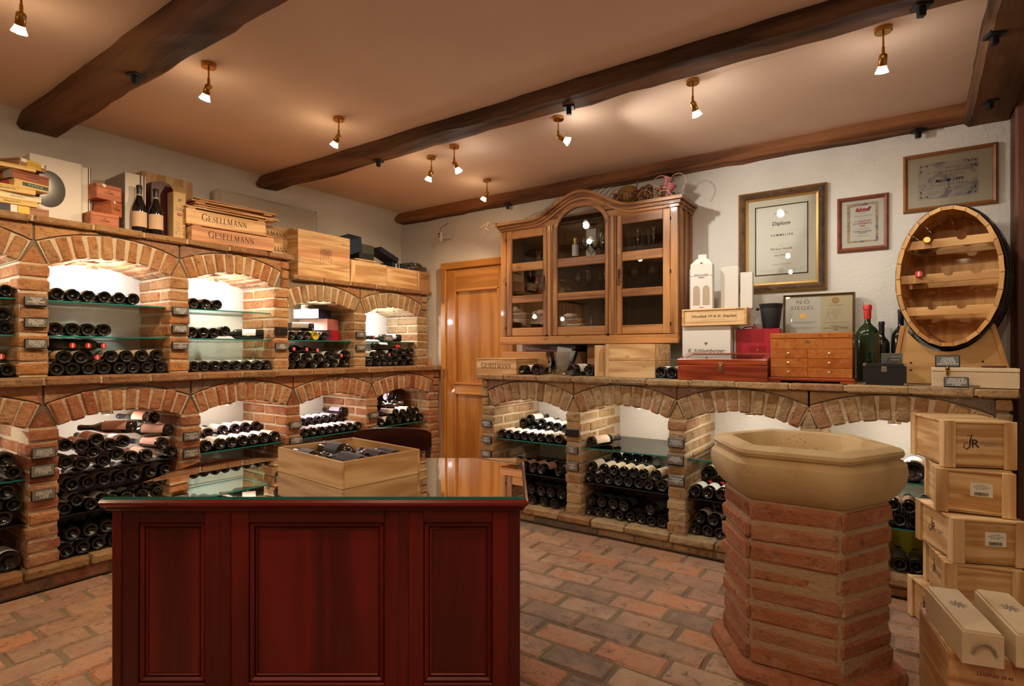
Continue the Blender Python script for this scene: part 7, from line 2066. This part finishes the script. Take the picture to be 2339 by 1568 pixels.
# cedar boxes
def cedar(y, z, L, D, H, rot, label, x=-3.93, corner=False, mat=None):
    c = thing('cedar_box', label, 'cigar box', (x, y, z), LR + R(rot), 'small cedar cigar boxes')
    MB().cbox(0, L, 0, D, 0, H * 0.75, 0.001).build('box_body', mat or M_CEDAR, c)
    MB().cbox(0, L, 0, D, H * 0.76, H, 0.001).build('lid', mat or M_CEDAR, c)
    text('COHIBA', H * 0.15, M_INK, c, T(L * 0.5, -0.0008, H * 0.45), bold=0.02); text('ooo', H * 0.12, M_INK, c, T(L * 0.5, -0.0008, H * 0.62), bold=0.02)
    for a in (0.0, L - 0.007):
        for k in range(7):
            MB().box(a, a + 0.007, -0.0005, 0.0005, H * 0.06 + k * H * 0.13, H * 0.06 + k * H * 0.13 + H * 0.055).build('finger_joint', M_CEDAR_DARK, c)
    if corner:
        q = MB(); q.add([(L * 0.18, H + 0.0004, 0), (L * 0.36, H + 0.0004, 0), (L * 0.38, H * 0.84, 0), (L * 0.30, H * 0.78, 0)], [(0, 1, 2, 3)], 0, T(0, -0.0007, 0) @ RX90); q.build('paper_seal', M_PAPER, c)
    return c
cedar(1.308, TZ, 0.150, 0.13, 0.088, 2, 'cedar cigar box at the bottom of the small stack beside the bottles')
cedar(1.420, TZ + 0.089, 0.085, 0.12, 0.088, 30, 'darker cedar cigar box in the middle of the small stack beside the bottles', corner=True, mat=M_CEDAR, x=-3.945)
cedar(1.345, TZ + 0.178, 0.140, 0.13, 0.090, 8, 'cedar cigar box on top of the small stack with white paper seals', corner=True, x=-3.95)
# two standing bottles
for y, lb in ((1.576, 'standing bottle with cream label beside the striped gift carton'), (1.672, 'standing bottle with cream label and yellow dot before the maroon case')):
    bo = bottle((-3.955, y, TZ), (0, 0, 1), lb, 'pair of standing bottles', (1, -0.15, 0), kind='burgundy', r=0.0415, L=0.305, lmat=plain('paper_label_beige', (0.62, 0.44, 0.30), 0.7), cmat=M_CAP_BLACK, lspan='stand')
    text('E X', 0.018, M_CAP_GOLD, bo, Matrix.Rotation(R(90), 4, 'Z') @ T(0.0, -0.0428, 0.09) , bold=0.02, name='label_print')
    MB().lathe([(0.0160, 0.228), (0.0163, 0.230), (0.0163, 0.248), (0.0160, 0.250)], 16).build('neck_label', M_LAB_GREY, bo)
# maroon case, backing board, engraved carton
mc = thing('maroon_case', 'tall dark maroon bottle case with curved top', 'case', (-4.06, 1.690, TZ), LR)
pts = [(0, 0), (0.135, 0), (0.135, 0.375)] + [(0.135 - 0.135 * k / 8, 0.375 + 0.018 * math.sin(math.pi * k / 8)) for k in range(1, 8)] + [(0, 0.375)]
MB().prism(pts, 0, 0.10).build('case_body', M_MAROON, mc)
for k, (a, b) in enumerate(((0.112, 0.345), (0.120, 0.352), (0.120, 0.338), (0.121, 0.329))):
    MB().cyl((a, 0.001, b), (a, -0.002, b), 0.0022, n=8).build('stud', M_CHROME, mc)
wb = thing('upright_wood_board', 'large upright light wood box behind the maroon case', 'box', (-4.20, 1.690, TZ), LR)
MB().cbox(0, 0.33, 0, 0.10, 0, 0.475, 0.002).build('box_body', M_PINE_Z, wb)
for a in (0.11, 0.22): MB().box(a, a + 0.0015, -0.0006, 0.0, 0, 0.475).build('board_joint', M_PINE_PINK, wb)
tb = thing('engraved_carton', 'tall cream carton with engraving print and red oval marked 1978', 'carton', (-3.955, 1.779, TZ), LR)
MB().cbox(0, 0.078, 0, 0.085, 0, 0.318, 0.0015).build('carton_body', plain('carton_cream', (0.66, 0.46, 0.22), 0.65), tb)
MB().hexa([(0, 0.0, 0.318), (0.078, 0.0, 0.318), (0.078, 0.003, 0.318), (0, 0.003, 0.318), (0.01, 0.06, 0.372), (0.095, 0.06, 0.372), (0.095, 0.063, 0.372), (0.01, 0.063, 0.372)], 0.0005).build('open_flap', plain('carton_flap', (0.52, 0.36, 0.18), 0.7), tb)
text('Armagnac\nCastarède', 0.0125, M_INK, tb, T(0.039, -0.0008, 0.205)); text('25', 0.022, M_INK, tb, T(0.039, -0.0008, 0.265), bold=0.02)
ov = MB(); ov.add([(0.039 + 0.017 * math.cos(t), 0.170 + 0.010 * math.sin(t), 0) for t in [2 * math.pi * k / 20 for k in range(20)]], [tuple(range(20))], 0, T(0, -0.0007, 0) @ RX90); ovo = ov.build('red_oval', M_INK_RED, tb)
text('1978', 0.011, M_PAPER, ovo, T(0.039, -0.0013, 0.170), bold=0.02)
mb = MB(); rg = random.Random(9)
for k in range(90):
    a, b = rg.uniform(0.008, 0.070), rg.uniform(0.035, 0.090)
    if b > 0.070 and not (0.012 < a < 0.045): continue
    stroke(mb, [(a, b), (a + rg.uniform(-0.008, 0.008), b + rg.uniform(-0.008, 0.008))], rg.uniform(0.0008, 0.0022), T(0, -0.0007, 0) @ RX90)
for k in range(16):
    a, b = rg.uniform(0.014, 0.036), rg.uniform(0.095, 0.125); stroke(mb, [(a, b), (a + rg.uniform(-0.007, 0.007), b + rg.uniform(-0.006, 0.006))], 0.0022, T(0, -0.0007, 0) @ RX90)
mb.build('engraving_print', M_INK_GREY, tb)

# printed crates on the high ledge
printed_crate((-3.885, 1.862, TZ), LR - R(4.5), 0.570, 0.130, 0.098, 'rosy printed wine crate at the bottom on the tall rack, slightly skewed', mat=M_PINE_PINK, size=0.044, lid_up=0.006, front_shift=-0.02)
printed_crate((-3.925, 1.845, TZ + 0.114), LR - R(2.0), 0.560, 0.125, 0.105, 'printed wine crate under loose lids on the tall rack', size=0.044, lid_up=0.010, front_shift=-0.02)
for k, (y, dz, rot, L) in enumerate(((1.905, 0.0, -6, 0.60), (1.915, 0.020, -1, 0.59), (1.900, 0.040, -7, 0.60), (1.930, 0.060, -3, 0.59))):
    ll = thing('crate_lid', ['loose crate lid lying directly on the printed crate', 'loose crate lid second in the pile of lids', 'loose crate lid third in the pile of lids', 'loose crate lid on top of the pile of lids'][k], 'lid', (-3.945 - 0.01 * k, y, TZ + 0.2375 + dz), LR + R(rot), 'loose crate lids')
    MB().cbox(0, L, 0, 0.135, 0.010, 0.019, 0.001).build('board', M_PINE_PINK if k % 2 else M_PINE, ll)
    for a in (0.03, L - 0.10):
        MB().cbox(a, a + 0.06, 0.01, 0.13, 0.0, 0.010, 0.001).build('batten', M_PINE, ll)
printed_crate((-4.035, 2.335, TZ), LR, 0.372, 0.27, 0.112, 'printed wine crate half hidden at the end of the tall rack, lower one', size=0.042, side_label=False, front_shift=0.0)
printed_crate((-4.037, 2.325, TZ + 0.121), LR, 0.375, 0.27, 0.108, 'printed wine crate half hidden at the end of the tall rack, upper one', size=0.042, side_label=True)

# big square crate on the low ledge
bg = thing('square_wine_crate', 'big square pine crate with a burnt text stamp', 'crate', (-3.895, 2.672, T2), LR)
W_, H_ = 0.505, 0.370
hs = [0.0, 0.085, 0.155, 0.235, 0.300, 0.370]
for a, b in zip(hs, hs[1:]):
    MB().cbox(0, W_, 0, 0.012, a, b - 0.0006, 0.0008).build('front_board', M_PINE if b != 0.235 else M_PINE_PINK, bg)
MB().cbox(0, 0.012, 0.012, 0.33, 0, H_, 0.001).build('end_board', M_PINE_Y, bg); MB().cbox(W_ - 0.012, W_, 0.012, 0.33, 0, H_, 0.001).build('end_board', M_PINE_Y, bg)
MB().box(0.012, W_ - 0.012, 0.012, 0.33, 0.0, 0.010).build('base_board', M_PINE, bg); MB().cbox(0.0, W_ * 0.72, 0.06, 0.33, H_, H_ + 0.012, 0.001).build('lid', M_PINE, bg)
sx, sz = 0.260, 0.185
for a, b, c, e in ((-0.054, 0.054, -0.062, -0.0605), (-0.054, 0.054, 0.0605, 0.062), (-0.054, -0.0525, -0.062, 0.062), (0.0525, 0.054, -0.062, 0.062), (-0.054, 0.054, -0.022, -0.0205)):
    MB().box(sx + a, sx + b, -0.0006, 0.0002, sz + c, sz + e).build('stamp_border', M_INK, bg)
text('WEIN AUS\nÖSTERREICH\nKOSTBARE\nKULTUR', 0.0185, M_INK, bg, T(sx, -0.0007, sz + 0.021), bold=0.015, line=0.98)
mb = MB(); stroke(mb, [(sx - 0.035, sz - 0.036), (sx - 0.020, sz - 0.048), (sx + 0.005, sz - 0.040), (sx + 0.030, sz - 0.046), (sx + 0.040, sz - 0.040)], [0.004, 0.003, 0.002, 0.003, 0.005], T(0, -0.0007, 0) @ RX90); mb.build('stamp_drawing', M_INK, bg)

# open tray crates with papers
def tray(y, L, D, H, label, end=True):
    c = thing('open_tray_crate', label, 'crate', (-3.895, y, T2), LR, 'open pine trays')
    MB().box(0.01, L - 0.01, 0.01, D - 0.01, 0, 0.008).build('base_board', M_PINE, c)
    MB().cbox(0, L, 0, 0.012, 0, H, 0.0015).build('front_board', M_PINE, c); MB().cbox(0, L, D - 0.012, D, 0, H, 0.0015).build('back_board', M_PINE, c)
    MB().cbox(0, 0.012, 0.012, D - 0.012, 0, H, 0.0015).build('end_board', M_PINE_Y, c); MB().cbox(L - 0.012, L, 0.012, D - 0.012, 0, H, 0.0015).build('end_board', M_PINE_Y, c)
    return c
t1 = tray(3.185, 0.415, 0.34, 0.195, 'open pine tray full of papers next to the big square crate')
MB().cbox(-0.0, 0.050, -0.004, 0.0, 0, 0.195, 0.001).build('corner_post', M_PINE_Z, t1)
tray(3.602, 0.392, 0.34, 0.190, 'open pine tray next to the box lettered SEKT')
o = MB().cbox(0, 0.21, 0, 0.16, 0, 0.13, 0.002).build('blue_box', [M_BLUE], None, (-4.02, 3.225, T2 + 0.235), (R(18), R(-22), LR)); tag(o, 'tilted dark blue carton on top of the open tray', 'carton')
lbox('grey_green_box', 'grey green carton lying flat behind the blue one', -4.06, 3.44, T2 + 0.305, 0.165, 0.12, 0.085, M_GREEN_GREY, R(4), 'carton')
lbox('dark_tray_box', 'dark low carton under the grey green one', -4.04, 3.40, T2 + 0.200, 0.18, 0.16, 0.104, M_BLACK_MATT, R(2), 'carton')
for k, (y, z, L, rot, m, lb) in enumerate(((3.30, 0.197, 0.26, 3, M_PINE, 'thin wooden lid lying on the papers in the tray'), (3.28, 0.214, 0.23, -4, M_PINE, 'upper of two thin wooden lids on the papers in the tray'))):
    lbox('thin_crate_lid', lb, -3.93 - 0.02 * k, y, T2 + z, L, 0.10, 0.012, m, R(rot), 'lid')
for k in range(4):
    o = lbox('envelope', ['white envelope sticking out of the open tray', 'violet envelope sticking out of the open tray', 'cream envelope sticking out of the open tray', 'grey envelope sticking out of the open tray'][k], -3.905, 3.33 + 0.035 * k, T2 + 0.198 - 0.012 * (k % 2) + 0.0, 0.16 - 0.02 * k, 0.12, 0.003 + 0.008 * (k % 2), [M_PAPER, plain('paper_violet', (0.12, 0.06, 0.28), 0.6), M_PAPER_CREAM, M_LAB_GREY][k], R(-6 + 5 * k), 'envelope')
for k in range(7):
    m = [M_BLUE, M_BLUE_DK, M_PAPER, M_BLUE, M_LAB_GREY, M_BLUE_DK, M_BLUE][k]
    o = MB().cbox(0, 0.012, 0, 0.17, 0, 0.235 - 0.004 * (k % 3), 0.001).build('catalogue', m, None, (-3.945, 3.74 + 0.020 * k, T2 + 0.012), (0, R(-6), LR)); tag(o, 'slim blue or white catalogue standing in the open tray', 'catalogue', 'catalogues in the tray')
o = MB().cbox(0, 0.24, 0, 0.16, 0, 0.05, 0.002).build('navy_carton', M_BLUE_DK, None, (-3.99, 3.60, T2 + 0.335), (0, R(20), LR)); tag(o, 'navy carton sloping down toward the catalogues', 'carton')
sk = thing('sekt_carton', 'brown carton hand lettered SEKT at the end of the ledge', 'carton', (-3.895, 3.998, T2), LR)
MB().cbox(0, 0.180, 0, 0.28, 0, 0.190, 0.003).build('carton_body', M_CARTON_SEKT, sk)
MB().box(0.0, 0.024, -0.001, 0.0, 0.0, 0.19).build('carton_tape', M_PINE_Z, sk)
mb = MB(); Ms = T(0.055, -0.0012, 0.118) @ RX90
for pts in ([(0.030, 0.042), (0.008, 0.044), (0.004, 0.030), (0.022, 0.020), (0.016, 0.004), (-0.006, 0.002)], [(0.060, 0.040), (0.038, 0.040), (0.036, 0.002), (0.060, 0.004)], [(0.037, 0.022), (0.054, 0.022)],
            [(0.066, 0.040), (0.066, 0.0)], [(0.084, 0.040), (0.067, 0.020), (0.086, 0.0)], [(0.086, 0.041), (0.112, 0.041)], [(0.099, 0.041), (0.099, 0.004)]):
    stroke(mb, pts, 0.0050, Ms)
mb.build('lettering', M_INK, sk)
# crumpled film on top
bm = bmesh.new(); bmesh.ops.create_icosphere(bm, subdivisions=4, radius=1.0)
rg = random.Random(21)
from mathutils import noise as mnoise
for v in bm.verts:
    nrm = v.co.normalized(); d = 1 + 0.22 * mnoise.noise(nrm * 3.1) + 0.14 * mnoise.noise(nrm * 7.3) + 0.07 * mnoise.noise(nrm * 15.0)
    v.co = Vector((nrm.x * 0.17 * d, nrm.y * 0.12 * d, max(nrm.z * 0.062 * d, -0.03)))
me = bpy.data.meshes.new('plastic_bundle'); bm.to_mesh(me); bm.free()
me.materials.append(M_PLASTIC)
o = link('plastic_bundle', me, None, (-4.03, 4.06, T2 + 0.190 + 0.031), (0, 0, LR)); tag(o, 'crumpled clear plastic film lying on the carton lettered SEKT', 'plastic film')

# gift boxes inside the upper niche
def gift(y0, z, L, D, H, rot, mf, ms, label, x=-3.99):
    c = thing('gift_box', label, 'gift box', (x, y0, z), LR + R(rot), 'gift boxes in the niche')
    MB().cbox(0, L, 0, D, 0, H, 0.0015).build('box_body', mf, c)
    MB().box(-0.0008, 0.0, 0.001, D - 0.001, 0.001, H - 0.001).build('box_end', ms, c)
    return c
gift(3.045, 1.3565, 0.155, 0.24, 0.086, 24, M_RED, M_MAROON, 'bright red gift box at the bottom of the three on the glass shelf', x=-3.975)
gift(3.000, 1.4435, 0.190, 0.26, 0.097, 24, M_PINK, plain('carton_pink_stripe', (0.55, 0.36, 0.34), 0.4), 'dull pink gift box with striped end in the middle of the three', x=-3.965)
gift(2.920, 1.5415, 0.180, 0.24, 0.078, 20, M_BLUE_DK, plain('carton_lilac', (0.30, 0.28, 0.42), 0.4), 'dark blue gift box on top of the three', x=-3.975)

# ------------------------------------------------------------------ air conditioner on the left wall
ac = thing('air_conditioner', 'cream louvred air conditioner on the wall behind the printed crates', 'air conditioner', (-4.315, 2.20, 2.215), LR)
Mac = Matrix(((1, 0, 0, 0), (0, -1, 0, 0), (0, 0, 1, 0), (0, 0, 0, 1)))
MB().cbox(0, 0.90, -0.100, 0.0, 0.0, 0.285, 0.03).build('housing', M_AC, ac)
for k in range(22):
    zz = 0.030 + 0.0105 * k
    MB().cbox(0.03, 0.85, -0.108, -0.096, zz, zz + 0.006, 0.001).build('louvre', M_AC, ac)
MB().cbox(0.865, 0.872, -0.103, -0.05, 0.01, 0.275, 0.002).build('end_seam', M_CARTON_GREY, ac)

# ------------------------------------------------------------------ small camera on the back wall
cm = thing('wall_camera', 'small white wall camera on a bracket above the oak door', 'camera', (-3.69, 4.10, 2.385), R(-20))
MB().cbox(-0.028, 0.028, -0.012, 0.016, -0.048, 0.048, 0.008, 0, Matrix.Rotation(R(6), 4, 'Y')).build('camera_body', M_WHITE_PLASTIC, cm)
MB().cyl((0.003, -0.0115, 0.022), (0.003, -0.016, 0.022), 0.0105, n=18).build('lens', M_BLACK, cm)
MB().cyl((0.000, -0.0115, -0.004), (0.000, -0.0145, -0.004), 0.007, n=16).build('sensor', M_BLACK, cm)
MB().cyl((-0.002, -0.0115, -0.026), (-0.002, -0.0135, -0.026), 0.0055, n=14).build('button', M_CHROME, cm)
mb = MB(); mb.cyl((0.0, 0.014, -0.01), (0.045, 0.060, -0.005), 0.007, n=10); mb.cyl((0.045, 0.060, -0.02), (0.045, 0.060, 0.02), 0.014, n=14); mb.cyl((0.045, 0.06, -0.005), (0.075, 0.075, -0.005), 0.020, n=16)
mb.build('bracket', M_WHITE_PLASTIC, cm)
MB().tube([(0.0, 0.0, 0.046), (-0.006, 0.004, 0.075), (0.010, 0.02, 0.100), (0.030, 0.05, 0.115), (0.036, 0.07, 0.135)], 0.0025, 6).build('cable', M_BLACK, cm)

# ------------------------------------------------------------------ dried flowers, leaves and loops on top of the cabinet
dz = 2.336
fl = thing('dried_flower_arrangement', 'dried arrangement of straw, leaves and gourds on top of the cabinet', 'arrangement', (-1.55, 3.92, 2.347), 0)
bm = bmesh.new(); bmesh.ops.create_icosphere(bm, subdivisions=3, radius=1.0)
for v in bm.verts:
    n_ = v.co.normalized(); d = 1 + 0.10 * mnoise.noise(n_ * 2.5)
    a = math.atan2(n_.y, n_.x); d *= 1 + 0.05 * math.cos(8 * a)
    v.co = Vector((n_.x * 0.085 * d, n_.y * 0.075 * d, n_.z * 0.068 * d))
me = bpy.data.meshes.new('gourd'); bm.to_mesh(me); bm.free(); me.materials.append(plain('gourd_ochre', (0.34, 0.18, 0.03), 0.6)); 
for p in me.polygons: p.use_smooth = True
link('gourd', me, fl, (-0.125, 0.03, 0.088))
MB().tube([(-0.06, 0.02, 0.13), (-0.045, 0.0, 0.15), (-0.035, -0.01, 0.175)], 0.005, 6).build('gourd_stem', plain('stem_brown', (0.22, 0.11, 0.04), 0.8), fl)
rg = random.Random(31)
m_straw = plain('straw_gold', (0.42, 0.26, 0.09), 0.7); m_straw2 = plain('straw_brown', (0.20, 0.11, 0.04), 0.8)
for g_, m_ in ((0, m_straw), (1, m_straw2)):
    mb = MB()
    for k in range(85):
        x = rg.uniform(-0.24, 0.16); y = rg.uniform(-0.05, 0.06); z = rg.uniform(0.0, 0.06)
        a = rg.uniform(0, 6.28); L = rg.uniform(0.05, 0.12)
        pts = [(x + L * (t - 0.5) * math.cos(a), y + L * 0.4 * (t - 0.5) * math.sin(a), z + 0.045 * math.sin(math.pi * t) * rg.uniform(0.4, 1)) for t in (0, 0.25, 0.5, 0.75, 1)]
        mb.tube(pts, 0.0016, 4)
    o = mb.build('straw', m_, fl); o['kind'] = 'stuff'
leafm = [plain('leaf_red', (0.30, 0.05, 0.025), 0.6), plain('leaf_orange', (0.46, 0.17, 0.04), 0.6), plain('leaf_brown', (0.17, 0.07, 0.035), 0.6), plain('leaf_olive', (0.16, 0.14, 0.04), 0.6), plain('leaf_rose', (0.42, 0.16, 0.14), 0.6)]
def leaf(x, y, z, s, m, rx, ry, rz):
    V, F = [], []
    outl = [(0, 0), (0.25, 0.22), (0.55, 0.30), (0.85, 0.16), (1.0, 0.0), (0.85, -0.16), (0.55, -0.30), (0.25, -0.22)]
    V = [(a * s, b * s, 0.12 * s * abs(b) * 2 - 0.06 * s * (a - 0.5) ** 2) for a, b in outl] + [(a * s, b * s, 0.12 * s * abs(b) * 2 - 0.06 * s * (a - 0.5) ** 2 + 0.0012) for a, b in outl]
    F = [tuple(range(8)), tuple(reversed(range(8, 16)))] + [(k, (k + 1) % 8, 8 + (k + 1) % 8, 8 + k) for k in range(8)]
    MB().add(V, F).build('leaf', m, fl, (x, y, z), (rx, ry, rz))
for k in range(34):
    leaf(rg.uniform(-0.22, 0.20), rg.uniform(-0.05, 0.05), rg.uniform(0.01, 0.10), rg.uniform(0.045, 0.085), leafm[rg.randrange(5)], rg.uniform(-1, 1), rg.uniform(-1.2, 0.4), rg.uniform(0, 6.28))
for x, z in ((0.0, 0.09), (0.04, 0.10), (0.02, 0.06)):
    MB().lathe([(0, 0.0), (0.02, 0.006), (0.034, 0.03), (0.028, 0.055), (0.008, 0.066), (0, 0.066)], 14, 0, T(x, 0.01, z - 0.03)).build('dried_blossom', leafm[2], fl)
for x, z in ((0.155, 0.09), (0.175, 0.04)):
    MB().lathe([(0, 0.0), (0.012, 0.004), (0.022, 0.05), (0.038, 0.095), (0.034, 0.097), (0.018, 0.05), (0, 0.01)], 14, 0, T(x, 0.0, z - 0.02) @ Matrix.Rotation(R(25), 4, 'Y')).build('ribbon_bow', plain('ribbon_pink', (0.48, 0.16, 0.17), 0.55), fl)
m_wire = plain('rattan_pink', (0.66, 0.42, 0.30), 0.5)
def coil(c, r0, a0, a1, rise=0.0, y=-0.06):
    pts = []
    for k in range(25):
        t = k / 24; a = R(a0 + (a1 - a0) * t); r = r0 * (0.55 + 0.45 * t)
        pts.append((c[0] + r * math.cos(a), y + 0.01 * math.sin(3 * t), c[1] + r * math.sin(a) + rise * t))
    MB().tube(pts, 0.0020, 6).build('rattan_coil', m_wire, fl)
coil((0.255, 0.115), 0.075, 170, -60, y=-0.03); coil((0.15, 0.12), 0.065, -30, 210, y=-0.04); coil((0.08, 0.05), 0.075, 190, -25)
coil((0.15, 0.03), 0.070, 200, -60); coil((0.17, 0.0), 0.075, 170, -70, y=-0.075); coil((0.12, -0.03), 0.055, 220, -30, y=-0.08); coil((0.02, 0.03), 0.065, 170, 10)
# dry twigs along the cornice
tw = thing('vine_twigs', 'thin dry vine twigs along the cabinet cornice', 'twigs', (0, 0, 0), 0)
m_tw = plain('twig_brown', (0.16, 0.085, 0.045), 0.85)
rg = random.Random(44)
def twig(pts, r=0.003):
    MB().tube(pts, [r * (1 - 0.5 * k / (len(pts) - 1)) for k in range(len(pts))], 6).build('twig', m_tw, tw)
twig([(-2.80, 3.83, 2.345), (-2.86, 3.80, 2.36), (-2.93, 3.80, 2.335), (-3.0, 3.81, 2.32)])
twig([(-2.86, 3.80, 2.36), (-2.90, 3.80, 2.315), (-2.955, 3.80, 2.255)]); twig([(-2.80, 3.82, 2.35), (-2.825, 3.80, 2.29), (-2.81, 3.80, 2.20)])
twig([(-2.90, 3.80, 2.315), (-2.86, 3.80, 2.27), (-2.93, 3.80, 2.22), (-3.0, 3.80, 2.18)], 0.002)
for k in range(7):
    x0_ = -2.52 + 0.05 * k
    twig([(x0_, 3.83, zcor(x0_) + 0.004), (x0_ + 0.06, 3.815, zcor(x0_ + 0.06) + rg.uniform(0.01, 0.03)), (x0_ + 0.12, 3.83, zcor(x0_ + 0.12) + rg.uniform(0.0, 0.03))], 0.002)
for k in range(6):
    x0_ = -1.90 + 0.035 * k
    twig([(x0_, 3.86, zcor(x0_) + 0.004), (x0_ + 0.06, 3.84, zcor(x0_) + 0.02 + 0.008 * k), (x0_ + 0.13, 3.86, zcor(x0_) + 0.045 + 0.006 * k)], 0.003)
